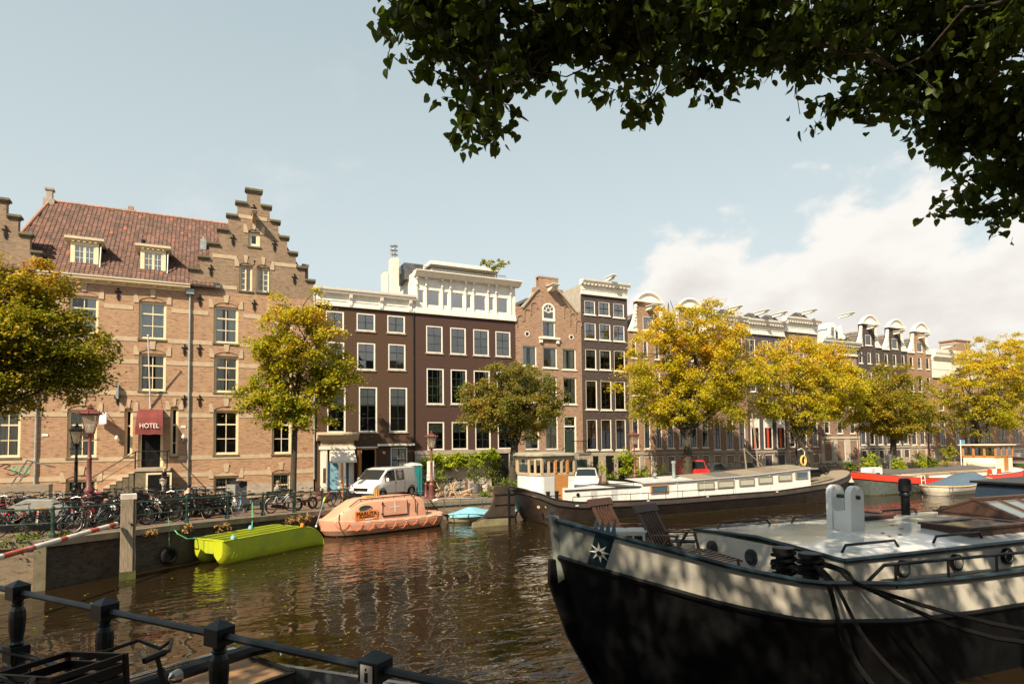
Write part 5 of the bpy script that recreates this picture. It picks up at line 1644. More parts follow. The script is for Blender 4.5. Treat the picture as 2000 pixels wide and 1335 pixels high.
tree('largest golden tree, crown reaching above the white cornices', 1343, 36.2, 940, [(1330, 640, 58, 52), (1390, 650, 75, 55), (1300, 690, 80, 62), (1400, 715, 110, 70), (1260, 750, 62, 50), (1340, 770, 105, 58), (1455, 740, 62, 55), (1300, 805, 70, 32), (1430, 795, 70, 40), (1308, 600, 18, 26), (1385, 606, 24, 24)], L_GOLD, .36, 420, 85, .18, .85, top_px=(1343, 850))
tree('yellow tree with a leaning forked trunk behind the bow of the black barge', 1586, 36.4, 935, [(1560, 690, 70, 40), (1620, 700, 60, 40), (1540, 735, 62, 40), (1610, 750, 75, 45), (1575, 790, 85, 40), (1650, 740, 45, 40), (1510, 790, 40, 30), (1640, 800, 48, 34), (1560, 830, 30, 20)], L_GOLD, .26, 300, 75, .19, .85, top_px=(1560, 850))
tree('brownish green tree in front of the three bell gable houses', 1745, 36.6, 925, [(1745, 735, 42, 30), (1715, 765, 52, 40), (1780, 775, 52, 42), (1745, 800, 88, 40), (1690, 810, 42, 32), (1800, 815, 44, 30), (1745, 835, 60, 20)], leafmat('bronze_leaves', [(0, (.07, .10, .010)), (.4, (.22, .21, .014)), (.75, (.44, .29, .02)), (1, (.58, .26, .03))]), .28, 250, 75, .20, .9, top_px=(1745, 845))
tree('golden green tree at the right edge behind the wooden wheelhouse', 1917, 37, 915, [(1930, 690, 50, 36), (1975, 685, 50, 36), (1900, 720, 60, 36), (1960, 740, 85, 50), (1900, 770, 68, 46), (1975, 790, 80, 50), (1925, 815, 75, 34), (2040, 740, 60, 70), (1870, 725, 32, 28)], L_GOLD, .32, 330, 75, .21, .95, top_px=(1920, 850))
def shrub(name, label, cat, blobs, mat, n=260, size=.11, stems=5, base=None, group=None, bloom=None, up=.5, rc=None):
 """blobs: (x, y, z, rx, ry, rz) in world metres"""
 B = [(np.array(b[:3]), b[3:]) for b in blobs]
 c0 = base or (blobs[0][0], blobs[0][1], min(b[2] - b[5] for b in blobs))
 t = thing(name, label, cat, c0, 0, group)
 cen, C = clump_points(B, max(6, n // 22), 22, rc or .22 + .1 * blobs[0][3], .7)
 inst('foliage', leaf_mesh('foliage', C - np.array(c0), mat, size, up), t)
 mb = MB()
 for i in range(stems):
  e = Vector(cen[i % len(cen)]) - Vector(c0)
  limb(mb, (random.uniform(-.08, .08), random.uniform(-.05, .05), 0), e, .022, .008, .05, 4, 4)
 mb.build('stems', BARK, t)
 if bloom:
  cen, C = clump_points(B, 14, 4, .12)
  inst('blossom', leaf_mesh('blossom', C - np.array(c0), bloom, .12, .2), t)
 return t
def pxblob(px, py, rx, ry, Y, dy=.4):
 c = onY(px, py, Y)
 s = (c - CAM).dot(dv) / F
 return (c.x, Y, c.z, rx * s, dy, ry * s)
shrub('climbing_vine', 'bright green climbing vine over the grey base wall of the umber house', 'vine', [pxblob(*q, 42.6, .35) for q in ((838, 902, 18, 16), (862, 893, 25, 10), (900, 896, 30, 10), (935, 892, 28, 12), (952, 886, 20, 10), (840, 930, 14, 22), (880, 908, 30, 8), (925, 906, 35, 6), (968, 890, 10, 8))], L_VINE, 3600, .18, 8, base=(onY(838, 930, 42.6).x, 42.6, 1.0))
def pot(name, label, px, py, Y, r, hh, mat, blobs, lm, n, bloom=None, size=.11, cat='potted plant', group=None):
 p = onY(px, py, Y)
 z = gz(p.x) + .02
 t = thing(name, label, cat, (p.x, Y, z), 0, group)
 MB().lathe([(r * .72, 0), (r * .8, .02), (r, hh), (r * .86, hh), (r * .84, hh - .06)], 10).build('pot', mat, t, True)
 B = [(np.array((bx, by, bz)), (rx, ry, rz)) for bx, by, bz, rx, ry, rz in blobs]
 cen, C = clump_points(B, max(6, n // 20), 20, .25, .7)
 inst('foliage', leaf_mesh('foliage', C, lm, size, .5), t)
 m = MB()
 for i in range(5): limb(m, (0, 0, hh - .05), cen[i], .02, .008, .05, 4, 4)
 m.build('stems', BARK, t)
 if bloom:
  _, C = clump_points(B, 12, 4, .12)
  inst('blossom', leaf_mesh('blossom', C, bloom, .13, .2), t)
 return t
PZ = solid('zinc_pot', (.20, .22, .23), .5, .5)
PW = solid('white_pot', (.68, .62, .54), .7)
PT = solid('terracotta', (.36, .15, .07), .8)
pot('potted_bush', 'green bush in a round zinc tub between the bicycle and the rose bush', 928, 948, 39.2, .36, .62, PZ, [(0, 0, 1.3, .6, .5, .6), (-.2, 0, 1.9, .4, .4, .4)], L_SHRUB, 700)
pot('potted_rose', 'tall pink rose bush in a white pot beside the garage door', 946, 948, 39.5, .34, .55, PW, [(.3, 0, 1.3, .7, .5, .6), (.8, 0, 1.5, .8, .5, .7), (.3, 0, 2.1, .5, .4, .4)], L_SHRUB, 1100, L_BLOOM)
shrub('low_bush', 'low yellow-green bush growing on the quay behind the barge rudder', 'bush', [pxblob(*q, 36, .5) for q in ((985, 945, 26, 16), (965, 962, 14, 12), (1018, 945, 20, 12), (945, 968, 10, 12))], L_SHRUB, 1400, .12)
shrub('low_bush', 'dark bush beside the teal portable toilet', 'bush', [pxblob(*q, 41, .5) for q in ((838, 938, 14, 20), (860, 930, 12, 18))], L_SHRUB, 700, .12)
shrub('leafy_vine', 'bright green vine bush against the base of the narrow dark house', 'bush', [pxblob(*q, 42.2, .5) for q in ((1222, 890, 22, 14), (1225, 912, 16, 20), (1235, 900, 16, 12))], L_VINE, 1300, .16)
shrub('small_tree', 'thin young potted tree in front of the stone base left of the vine bush', 'bush', [pxblob(*q, 40.4, .3) for q in ((1175, 908, 10, 12), (1178, 918, 6, 6))], L_VINE, 260, .12, 2, base=(onY(1174, 930, 40.4).x, 40.4, 1.0))
for i, (px, py, rx, ry, lb) in enumerate(((1196, 930, 12, 10, 'round feathery bush in front of the narrow dark house'), (1255, 925, 18, 14, 'bush with yellowing leaves right of the maroon lamp'), (1285, 922, 16, 20, 'tall leafy weeds with yellow tips left of the red van'), (1315, 932, 14, 10, 'low bush at the foot of the red van'), (1240, 935, 12, 8, 'small bush at the foot of the maroon lamp'))):
 shrub('bush', lb, 'bush', [pxblob(px, py, rx, ry, 38.5, .4)], L_SHRUB if i % 2 == 0 else L_VINE, 420, .13, 4, group='bushes on the quay behind the black barge')
for i, (px, py, rx, ry, lb) in enumerate(((1700, 905, 26, 20, 'yellow-green bush behind the bow of the red barge'), (1660, 912, 10, 10, 'small bush left of the thin maroon post'), (1755, 908, 22, 14, 'bush at the foot of the bronze tree'), (1795, 900, 14, 20, 'upright bush right of the bronze tree'), (1820, 905, 14, 12, 'grey-green olive bush on the quay'), (1850, 892, 24, 26, 'tall feathery yellow bush left of the wooden wheelhouse'))):
 shrub('bush', lb, 'bush', [pxblob(px, py, rx, ry, 36.2, .6), pxblob(px + rx * .3, py - ry * .4, rx * .5, ry * .6, 36.2, .4)], L_VINE if i in (0, 2, 3) else (L_GOLD if i == 5 else L_SHRUB), 800, .16, 5, group='bushes on the quay behind the red barge')
Yr = 44.5
shrub('roof_tree', 'small yellow and red tree on the roof terrace of the umber house', 'roof tree', [pxblob(*q, Yr, .5) for q in ((966, 510, 12, 12), (952, 514, 12, 6), (984, 514, 14, 6), (970, 522, 12, 6))], L_GOLD, 420, .2, 6, base=tuple(onY(966, 552, Yr)))
shrub('roof_hedge', 'rounded yellow hedge behind the planter on the roof', 'hedge', [pxblob(*q, 45.5, .6) for q in ((803, 528, 14, 9), (810, 535, 8, 10))], L_GOLD, 500, .16, 3)
shrub('roof_shrub', 'thin upright shrub between the white chimney and the roof hedge', 'bush', [pxblob(*q, 45.2, .3) for q in ((787, 528, 4, 18), (783, 538, 5, 10))], L_VINE, 200, .14, 3)
def wallplant(px, py, w, lb, mat=L_DRY, n=200):
 v = ray(px, py)
 best = min((abs((CAM + v * (y / v.y)).x * 0 + qe((CAM + v * (y / v.y)).x) - y), y) for y in np.arange(24, 36, .05))
 P_ = CAM + v * (best[1] / v.y)
 shrub('wall_plant', lb, 'wall plant', [(P_.x - w * .5, P_.y - .25, P_.z, w * .6, .18, .14), (P_.x + w * .3, P_.y - .05, P_.z + .05, w * .6, .18, .14)], mat, int(n * 1.6), .075, 3, base=(P_.x, P_.y, P_.z - .1), group='plants growing out of the quay wall', rc=.13)
wallplant(570, 1014, .55, 'broad dry flowering plant on the quay wall above the green boat, left of two', n=420)
wallplant(592, 1012, .40, 'dry flowering plant on the quay wall next to the orange boat bow', n=300)
wallplant(432, 1030, .30, 'sprouting plant with reddish leaves on the quay wall above the green boat stern')
wallplant(365, 1032, .18, 'small dry tuft on the quay wall left of the green boat')
wallplant(300, 1038, .28, 'dry tuft on the quay wall right of the wooden mooring post')
#boats
def hull_bands(root, L, B, xs, levels, mats, names, bow, stern, smooth=True):
 """levels: (zfun, widthfun, shift at bow, shift at stern); bow end at x=0. Both sides of each band in one sheet round the bow."""
 def hb(x):
  a = 1.0
  if x < bow[0]: a = (1 - (1 - x / bow[0]) ** bow[1]) ** (1 / bow[1])
  if x > L - stern[0]: a = min(a, (1 - (1 - (L - x) / stern[0]) ** stern[1]) ** (1 / stern[1]))
  return B * max(a, 0.0)
 def pt(x, lv, sg):
  zf, wf, sb, ss = lv
  kb = max(0, 1 - x / bow[0]) ** 2
  ks = max(0, 1 - (L - x) / stern[0]) ** 2
  return (x + sb * kb - ss * ks, sg * max(hb(x) * wf(x), .03), zf(x))
 out_ = []
 for i in range(len(levels) - 1):
  cols = [(x, -1) for x in reversed(xs)] + [(x, 1) for x in xs]
  rows = [[pt(x, levels[i], sg) for x, sg in cols], [pt(x, levels[i + 1], sg) for x, sg in cols]]
  rows[0].append(rows[0][0])
  rows[1].append(rows[1][0])
  out_.append(MB().grid(rows).build(names[i], mats[i], root, smooth))
 return pt, hb
def nonuni(L, a, b, n1=9, n2=8):
 s = [a * (i / n1) ** 1.8 for i in range(n1)] + [a + (L - a - b) * i / n2 for i in range(n2)] + [L - b * (1 - i / n1) ** 1.0 for i in range(n1)]
 t = [L - b * (1 - (i / n1)) for i in range(n1)]
 s = [a * (i / n1) ** 1.8 for i in range(n1)] + [a + (L - a - b) * i / n2 for i in range(n2)] + [L - b * ((1 - i / n1) ** 1.8) for i in range(n1 + 1)]
 return s
def deck(pt, xs, lv, mat, root, name='deck', dz=0., inset=.04):
 rows = []
 for x in xs:
  a, b = pt(x, lv, -1), pt(x, lv, 1)
  rows.append([(a[0], a[1] * (1 - inset), a[2] + dz), (a[0], 0, a[2] + dz + .03), (b[0], b[1] * (1 - inset), b[2] + dz)])
 return MB().grid(rows).build(name, mat, root)
def rim(pt, xs, lv, r, mat, root, name, closed=True):
 pts = [pt(x, lv, -1) for x in reversed(xs)] + [pt(x, lv, 1) for x in xs]
 pts = [p for i, p in enumerate(pts) if i == 0 or (Vector(p) - Vector(pts[i - 1])).length > .02]
 return MB().tube(pts, r, 6).build(name, mat, root, True)
def K(v): return lambda x: v
BL_HULL = solid('tarred_black_steel', (.050, .036, .028), .55, var=.35, dirt=(.085, .055, .035), scale=1.4, bump=.004)
SLIME = solid('waterline_scum', (.22, .19, .10), .8, var=.3)
BLACKS = solid('glossy_black_paint', (.018, .016, .015), .3, var=.3)
WBOAT = solid('boat_white', (.74, .73, .70), .38, var=.05, dirt=(.62, .60, .55))
GBOAT = solid('boat_light_grey', (.50, .50, .49), .4, var=.06)
#black barge
SX, SY = 14.9, 30.5
L = 28.5
sheer = lambda x: lerp([(0, 2.05), (.8, 1.78), (1.6, 1.42), (3, 1.2), (6, 1.10), (9, 1.05), (19, 1.08), (24, 1.35), (26.5, 1.7), (28.5, 2.15)], x)
bb = thing('black_barge', 'long black houseboat barge with timber wheelhouse, white deckhouse and big rudder', 'houseboat', (SX, SY, 0), R(1.0))
xs = nonuni(L, 4.5, 5, 12)
lv = [(K(-.5), K(.7), 2.0, 1.6), (K(.0), K(.80), 1.6, 1.2), (K(.10), K(.84), 1.45, 1.1), (lambda x: sheer(x) - .42, K(.985), .25, .1), (lambda x: sheer(x) - .30, K(1.0), .2, .05), (sheer, K(.985), 0, 0)]
pt, hb = hull_bands(bb, L, 2.15, xs, lv, [BL_HULL, SLIME, BL_HULL, BLACKS, BL_HULL], ['hull_bottom', 'waterline_strip', 'hull_side', 'rubbing_strake', 'bulwark'], (2.6, 2.7), (5.5, 2.1))
deck(pt, xs, lv[5], WOOD_G, bb, 'deck', -.10)
rim(pt, xs, lv[5], .045, BLACKS, bb, 'gunwale')
rim(pt, xs, lv[4], .035, BLACKS, bb, 'rubbing_rail')
m = MB()
ru = [(-.12, -.3), (-.12, 2.05), (-.95, 2.12), (-1.05, 1.3), (-1.3, .85), (-1.75, .45), (-2.25, .20), (-2.3, -.3)]
m.prism(ru, -.09, .09)
m.box(-.05, -.07, -.3, .25, .07, 1.8)
rd = m.build('rudder', BL_HULL, bb)
m = MB()
for z in (.45, 1.1, 1.65): m.box(-1.0 if z > .6 else -1.5, -.12, z - .03, .2, .12, z + .03)
m.box(-.20, -.13, -.2, -.12, .13, 1.98)
m.build('rudder_iron', BLACKS, rd)
MB().prism([(-.16, .0), (-2.28, .0), (-2.26, .22), (-1.7, .40), (-.16, .36)], -.10, .10).build('rudder_scum', SLIME, rd)
def lx(px, Y=29.3): return onY(px, 955, Y).x - SX
WOOD_B = woodmat('beige_timber', (.34, .25, .15), (.50, .40, .27))
x0, x1 = .85, lx(1117)
pl = [(x0, -.65), (x0 + .38, -1.38), (x1, -1.45), (x1, 1.45), (x0 + .3, 1.35), (x0, .65)]
zd, zs_, zt = 1.34, 2.68, 3.70
wh = MB()
wh.prism([(a, b) for a, b in pl], zd, zs_, 'xy')
wo = wh.build('wheelhouse', WBOAT, bb)
m = MB()
for i in range(6):
 a, b = Vector((*pl[i], 0)), Vector((*pl[(i + 1) % 6], 0))
 d = b - a
 nf = {0: 2, 1: 5, 2: 4, 3: 5, 4: 2, 5: 1}[i]
 nrm = Vector((d.y, -d.x, 0)).normalized()
 m.bar(a + Vector((0, 0, zs_ + .05)), b + Vector((0, 0, zs_ + .05)), .10, .14)
 m.bar(a + Vector((0, 0, zt - .09)), b + Vector((0, 0, zt - .09)), .10, .20)
 for k in range(nf + 1):
  p = a + d * (k / nf)
  m.bar(p + Vector((0, 0, zs_ + .1)), p + Vector((0, 0, zt - .1)), .13, .11, tuple(nrm))
m.build('window_posts', WOOD_B, wo)
for i in range(6):
 a, b = Vector((*pl[i], 0)), Vector((*pl[(i + 1) % 6], 0))
 d = b - a
 nf = {0: 2, 1: 5, 2: 4, 3: 5, 4: 2, 5: 1}[i]
 for k in range(nf):
  p, q = a + d * (k / nf), a + d * ((k + 1) / nf)
  MB().poly([(p.x, p.y, zs_ + .1), (q.x, q.y, zs_ + .1), (q.x, q.y, zt - .16), (p.x, p.y, zt - .16)]).build('pane', GLASS, wo)
m = MB().prism([(a - .25 if a < x0 + .3 else a + (.2 if a > x1 - .1 else -.05), b * 1.18) for a, b in pl], zt + .02, zt + .10, 'xy')
m.build('roof', solid('mossy_canvas', (.30, .30, .22), .85, var=.25), wo)
MB().prism([(a - .18 if a < x0 + .3 else a, b * 1.05) for a, b in pl], zt + .10, zt + .17, 'xy').build('roof_top', solid('faded_roof', (.36, .33, .25), .85, var=.2), wo)
MB().box(x0 + 1.15, -1.475, 1.4, x0 + 1.95, -1.425, zs_ + .02).box(x0 + 1.12, -1.52, zs_ + .1, x0 + 1.24, -1.40, zt - .18).box(x0 + 1.86, -1.53, zs_ + .1, x0 + 1.98, -1.40, zt - .18).build('door', WOOD_O, wo)
MB().box(x0 + .45, -1.49, 1.4, x0 + 1.1, -1.44, zs_ - .05).build('grey_panel', GBOAT, wo)
for q in (.35, .75):
 rw = [[(x0 + 1.9 + q * .6 + .04 * i, -1.28 + .02 * math.sin(i * 1.7), zs_ + .12), (x0 + 1.9 + q * .6 + .04 * i, -1.28 + .02 * math.sin(i * 1.7), zt - .2)] for i in range(10)]
 MB().grid(rw).build('curtain', BEIGE, wo)
MB().box(x0 + .3, -1.0, zs_ + .0, x0 + .8, 1.0, zs_ + .5).build('helm', BLACK, wo)
c0, c1 = lx(1094), lx(1247)
MB().prism([(c0, .95), (c1, .95), (c1, 1.78), (c0 + .25, 1.95), (c0, 1.95)], -1.55, 1.55).build('low_cabin', WBOAT, bb)
MB().box(c0 + .05, -1.6, 1.78, c1, 1.6, 1.84).build('cabin_edge', BLACKS, bb)
for a, b in ((1147, 1160), (1188, 1200)):
 MB().box(lx(a), -1.565, 1.0, lx(b), -1.552, 1.7).build('grey_stripe', GBOAT, bb)
q = lx(1122)
MB().lathe([(.10, -.03), (.10, .03), (.06, .05)], 10, (q, -1.57, 1.55), 'y').build('porthole', IRON, bb)
m = MB()
zr = 2.05
m.tube([(c0 + .8, -1.5, 1.84), (c0 + .8, -1.5, zr), (c1 - .5, -1.5, zr), (c1 - .5, -1.5, 1.84)], .02, 5)
m.tube([(c0 + .3, -1.95, 1.05), (c0 + .35, -1.95, 1.48), (lx(1420), -1.95, 1.42), (lx(1420), -1.95, 1.05)], .02, 5)
for i in range(8): m.cyl((c0 + .35 + i * 1.3, -1.95, 1.05), (c0 + .35 + i * 1.3, -1.95, 1.47), .015, n=5)
m.build('hand_rail', IRON, bb)
d0_, d1_ = lx(1246), lx(1583)
n = 14
def roofz(x): return lerp([(d0_, 1.98), (d0_ + 4, 2.02), (d0_ + 9, 2.12), (d1_, 2.42)], x)
rows = []
for i in range(n + 1):
 x = d0_ + (d1_ - d0_) * i / n
 z0 = sheer(x) - .12
 rows.append([(x, -1.62, z0), (x, -1.58, roofz(x)), (x, 1.58, roofz(x)), (x, 1.62, z0)])
dh = MB().grid(rows)
dh.poly(rows[0]).poly(rows[-1])
dh_o = dh.build('deckhouse', WBOAT, bb)
rows = []
for i in range(n + 1):
 x = d0_ + (d1_ - d0_) * i / n
 rows.append([(x, -1.70, roofz(x) - .02), (x, -1.70, roofz(x) + .05), (x, 0, roofz(x) + .20), (x, 1.70, roofz(x) + .05), (x, 1.70, roofz(x) - .02)])
MB().grid(rows).build('roof', GBOAT, dh_o)
WOODS = [WOOD_G, solid('dark_hatch', (.13, .115, .10), .8, var=.3), WOOD_G, solid('brown_hatch', (.19, .15, .11), .8, var=.25), WOOD_G]
for i in range(5):
 a, b = d0_ + 4.0 + i * (d1_ - d0_ - 4.2) / 5, d0_ + 4.0 + (i + 1) * (d1_ - d0_ - 4.2) / 5 - .04
 rw = [[(x, -1.66, roofz(x) + .075), (x, 0, roofz(x) + .24), (x, 1.66, roofz(x) + .075)] for x in (a, (a + b) / 2, b)]
 rw = [[(p[0], p[1], p[2] - .05) for p in rw[0]]] + rw + [[(p[0], p[1], p[2] - .05) for p in rw[-1]]]
 MB().grid(rw).build('hatch_board', WOODS[i], dh_o)
for k, (a, b) in enumerate(((1264, 1299), (1357, 1390), (1397, 1429), (1440, 1470), (1478, 1506), (1518, 1545), (1553, 1577))):
 xa, xb = lx(a), lx(b)
 zz = roofz((xa + xb) / 2)
 o_ = MB().box(xa, -1.68, zz - .62, xb, -1.56, zz - .56).box(xa, -1.68, zz - .22, xb, -1.56, zz - .16).box(xa, -1.68, zz - .56, xa + .08, -1.56, zz - .22).box(xb - .08, -1.68, zz - .56, xb, -1.56, zz - .22).build('window', WOOD_G if k else WOOD_O, dh_o)
 MB().box(xa + .08, -1.655, zz - .56, xb - .08, -1.63, zz - .22).build('pane', solid('tinted_pane', (.06, .12, .16), .06) if k in (0, 6) else BLIND, o_)
for px in (1316, 1370, 1430, 1500, 1550):
 MB().box(lx(px), -1.66, sheer(lx(px)) - .1, lx(px) + .03, -1.60, roofz(lx(px)) - .02).build('side_joint', GBOAT, dh_o)
MB().cyl((lx(1327), -.9, 2.0), (lx(1327), -.9, 3.1), .10, n=8).cyl((lx(1327), -.9, 3.05), (lx(1327), -.9, 3.2), .14, n=8).build('stove_pipe', ZINC, bb)
MB().lathe([(.06, 2.0), (.06, 2.3), (.16, 2.4), (.14, 2.5), (.02, 2.55)], 8, (lx(1295), -.6, 0)).build('vent', CHROME, bb)
for px in (1058, 1075):
 MB().lathe([(.10, 1.2), (.10, 1.75), (.13, 1.76), (.12, 1.84), (.02, 1.86)], 8, (lx(px), -1.85, 0)).cyl((lx(px) - .25, -1.85, 1.6), (lx(px) + .25, -1.85, 1.6), .03, n=6).build('bollard', BLACK, bb)
for q in (1106, 1172, 1245, 1362, 1500, 1598): MB().box(lx(q), -2.17, 1.0, lx(q) + .18, -2.12, 1.06).build('fairlead', WBOAT, bb)
xb_ = lx(1612)
wn_ = MB().box(xb_ - .6, -.6, 1.7, xb_ + .9, .6, 2.25).cyl((xb_ + 1.0, -.8, 2.2), (xb_ + 1.0, .8, 2.2), .22, n=10)
for yy in (-.75, .75): wn_.tube([(xb_ + 1.3 + .38 * math.cos(R(a)), yy, 2.25 + .38 * math.sin(R(a))) for a in range(0, 361, 30)], .045, 5)
wn_.build('windlass', IRON, bb)
MB().box(xb_ - .9, -.75, 2.25, xb_ + .5, .75, 2.36).box(xb_ - 1.6, -1.2, 1.55, xb_ + 1.6, -1.0, 1.68).build('deck_planks', WOOD_G, bb)
m = MB()
m.cyl((lx(1499), .2, 2.3), (lx(1495), .2, 3.9), .06, .045, 6)
m.cyl((lx(1495), .2, 3.85), (lx(1530), .0, 2.5), .035, n=5)
m.cyl((lx(1528), .4, 2.4), (lx(1518), .4, 6.3), .07, .04, 6)
m.tube([(lx(1518), .4, 5.8), (lx(1540), .4, 3.2)], .012, 4)
m.build('mast', WOOD_G, bb)
lr = MB().tube([(lx(1579), -1.2 + 0 * a, 2.75 + .0 * a) if False else (lx(1579) + .26 * math.cos(R(a)), -1.25, 2.95 + .33 * math.sin(R(a))) for a in range(0, 361, 30)], .07, 6).build('life_ring', solid('yellow_foam', (.62, .42, .10), .7), bb)
MB().tube([(lx(1583), -1.2, 2.3), (lx(1583), -1.2, 3.6), (lx(1577), -1.2, 3.8), (lx(1570), -1.2, 3.7)], .03, 5).build('davit', WBOAT, bb)
for q, s_ in ((1040, .06), (1055, .06)):
 MB().lathe([(s_ * 1.4, -.03), (s_ * 1.4, .02), (s_, .04)], 8, (lx(q) , -1.8, 1.05), 'y').build('hull_light', WOOD_P, bb)
#red barge
RX, RY = 43.6, 32.2
L = 27.0
rsh = lambda x: lerp([(0, 2.0), (3, 1.68), (8, 1.22), (12, 1.06), (20, 1.06), (24, 1.2), (27, 1.5)], x)
rb = thing('red_barge', 'cream houseboat barge with red strake, grey-green hull and varnished wheelhouse', 'houseboat', (RX, RY, 0), R(.5))
xs = nonuni(L, 5, 4.5)
REDB = solid('signal_red_paint', (.72, .045, .015), .35, var=.08)
GGH = solid('grey_green_hull', (.12, .145, .13), .3, var=.25, dirt=(.16, .15, .12))
lv = [(K(-.5), K(.75), 2.6, 1.6), (K(.0), K(.88), 2.0, 1.0), (K(.07), K(.90), 1.9, .9), (lambda x: rsh(x) - .62, K(.985), .3, .2), (lambda x: rsh(x) - .52, K(1.), .25, .2), (lambda x: rsh(x) - .06, K(.99), .03, 0), (rsh, K(.985), 0, 0)]
pt, hb = hull_bands(rb, L, 2.1, xs, lv, [BL_HULL, SLIME, GGH, BLACKS, REDB, GREEN_D], ['hull_bottom', 'waterline_strip', 'hull_side', 'rubbing_strake', 'red_strake', 'gunwale'], (5, 2.0), (4.5, 2.2))
deck(pt, xs, lv[6], WBOAT, rb, 'deck', -.12)
CRB = solid('boat_cream', (.76, .69, .54), .4, var=.05)
def lr_(px, Y=30.6): return onY(px, 930, Y).x - RX
a0, a1 = lr_(1728), lr_(1944)
rows = [[(x, -1.6, .95), (x, -1.5, 1.52 + .25 * ((x - a0) / (a1 - a0) - .5) ** 2), (x, 1.5, 1.52), (x, 1.6, .95)] for x in np.linspace(a0, a1, 9)]
m = MB().grid(rows)
m.poly(rows[0]).poly(rows[-1])
m.build('coaming', CRB, rb)
rows = [[(x, -1.62, 1.56 + .25 * ((x - a0) / (a1 - a0) - .5) ** 2), (x, 0, 1.80 + .25 * ((x - a0) / (a1 - a0) - .5) ** 2), (x, 1.62, 1.56)] for x in np.linspace(a0 + .3, a1 - .2, 9)]
MB().grid(rows).build('roof', BITUMEN, rb)
MB().bar((a0 + 2.2, -1.66, 1.50), (a1 - .2, -1.66, 1.52), .07, .08).build('wood_trim', WOOD_P, rb)
MB().bar((lr_(1675), 0, 1.3), (a0, 0, 1.45), 2.2, .5).build('fore_trunk', CRB, rb)
for px in (1802, 1862, 1898):
 o_ = MB().box(lr_(px), -1.64, 1.02, lr_(px) + 1.0, -1.57, 1.40).build('window', WOOD_O, rb)
 MB().box(lr_(px) + .1, -1.655, 1.07, lr_(px) + .8, -1.641, 1.36).build('pane', solid('sea_glass_pane', (.10, .20, .20), .08), o_)
ac = MB().box(lr_(1699), -1.5, 1.55, lr_(1727), -.9, 2.15).build('air_conditioner', WBOAT, rb)
MB().lathe([(.24, -.02), (.24, .02), (.05, .03)], 12, (lr_(1708), -1.52, 1.85), 'y').build('fan_grille', GBOAT, ac)
MB().box(lr_(1713), -1.75, 1.2, lr_(1716), -1.55, 1.75).build('bollard', GREEN_D, rb)
w0, w1 = lr_(1951, 30.85), lr_(1984, 30.85)
zd, zs_, zt = 1.15, 2.55, 3.62
wo = MB().box(w0, -1.35, zd, w1, 1.35, zs_).build('wheelhouse', CRB, rb)
m = MB()
for yy in (-1.35, 1.35):
 m.bar((w0, yy, zs_ + .05), (w1, yy, zs_ + .05), .1, .16).bar((w0, yy, zt - .09), (w1, yy, zt - .09), .1, .2)
 for k in range(4): m.bar((w0 + (w1 - w0) * k / 3, yy, zs_), (w0 + (w1 - w0) * k / 3, yy, zt), .16, .10, (0, 1, 0))
for xx in (w0, w1):
 m.bar((xx, -1.35, zs_ + .05), (xx, 1.35, zs_ + .05), .1, .16).bar((xx, -1.35, zt - .09), (xx, 1.35, zt - .09), .1, .2)
 for k in range(4): m.bar((xx, -1.35 + .9 * k, zs_), (xx, -1.35 + .9 * k, zt), .16, .1, (1, 0, 0))
m.build('window_posts', WOOD_O, wo)
for k in range(3):
 for yy in (-1.35, 1.35):
  MB().poly([(w0 + (w1 - w0) * k / 3, yy, zs_), (w0 + (w1 - w0) * (k + 1) / 3, yy, zs_), (w0 + (w1 - w0) * (k + 1) / 3, yy, zt), (w0 + (w1 - w0) * k / 3, yy, zt)]).build('pane', GLASS, wo)
for k in range(3):
 for xx in (w0, w1): MB().poly([(xx, -1.35 + .9 * k, zs_), (xx, -.45 + .9 * k, zs_), (xx, -.45 + .9 * k, zt), (xx, -1.35 + .9 * k, zt)]).build('pane', GLASS, wo)
MB().box(w0 - .3, -1.6, zt, w1 + .25, 1.6, zt + .10).build('roof', CRB, wo)
MB().box(w1 - 1.5, -1.38, zd + .1, w1 - .8, -1.352, zs_).build('door', WOOD_O, wo)
MB().ell((w0 - .35, -.3, 1.95), (.35, 1.3, .5), 10, 6).build('covered_tender', CRB, rb)
for k in range(3): MB().cyl((w0 - 2.2 + k * .8, -1.85, 1.1), (w0 - 2.2 + k * .8, -1.85, 1.55), .16, n=8).build('fender', REDB if k != 1 else WBOAT, rb)
MB().cyl((lr_(1798), .8, 1.6), (lr_(1798), .8, 3.0), .11, n=8).cyl((lr_(1798), .8, 2.85), (lr_(1798), .8, 3.05), .17, n=8).build('stove_pipe', CHROME, rb)
ld = MB()
xl = lr_(1799, 30.0)
for dx in (0, .5): ld.tube([(xl + dx, -2.0, 1.35), (xl + dx, -2.25, 1.4), (xl + dx, -2.3, .2)], .03, 5)
for z in (.3, .65, 1.0, 1.38): ld.cyl((xl, -2.28 if z < 1.3 else -2.2, z), (xl + .5, -2.28 if z < 1.3 else -2.2, z), .03, n=5)
ld.build('boarding_ladder', WBOAT, rb)
m = MB()
xa = lr_(1655)
for q in range(3): m.tube([(xa - 1.2 + q * .8 + .32 * math.cos(R(a)), -.3, 2.25 + .32 * math.sin(R(a))) for a in range(0, 361, 36)], .04, 5)
m.box(xa - 1.6, -.5, 1.75, xa + 1.2, .5, 1.95).tube([(xa - 2, -.7, 1.9), (xa - 2, -.7, 2.6), (xa + 1.5, -.7, 2.4)], .03, 5)
m.build('windlass', IRON, rb)
m = MB()
for q in (1.2, 2.2): m.tube([(lr_(1755), -2.1, 1.0), (lr_(1755) + q, -2.25, .45), (lr_(1755) + q * 2.0, -2.3, .05)], .012, 4)
m.build('mooring_line', BLACK, rb)
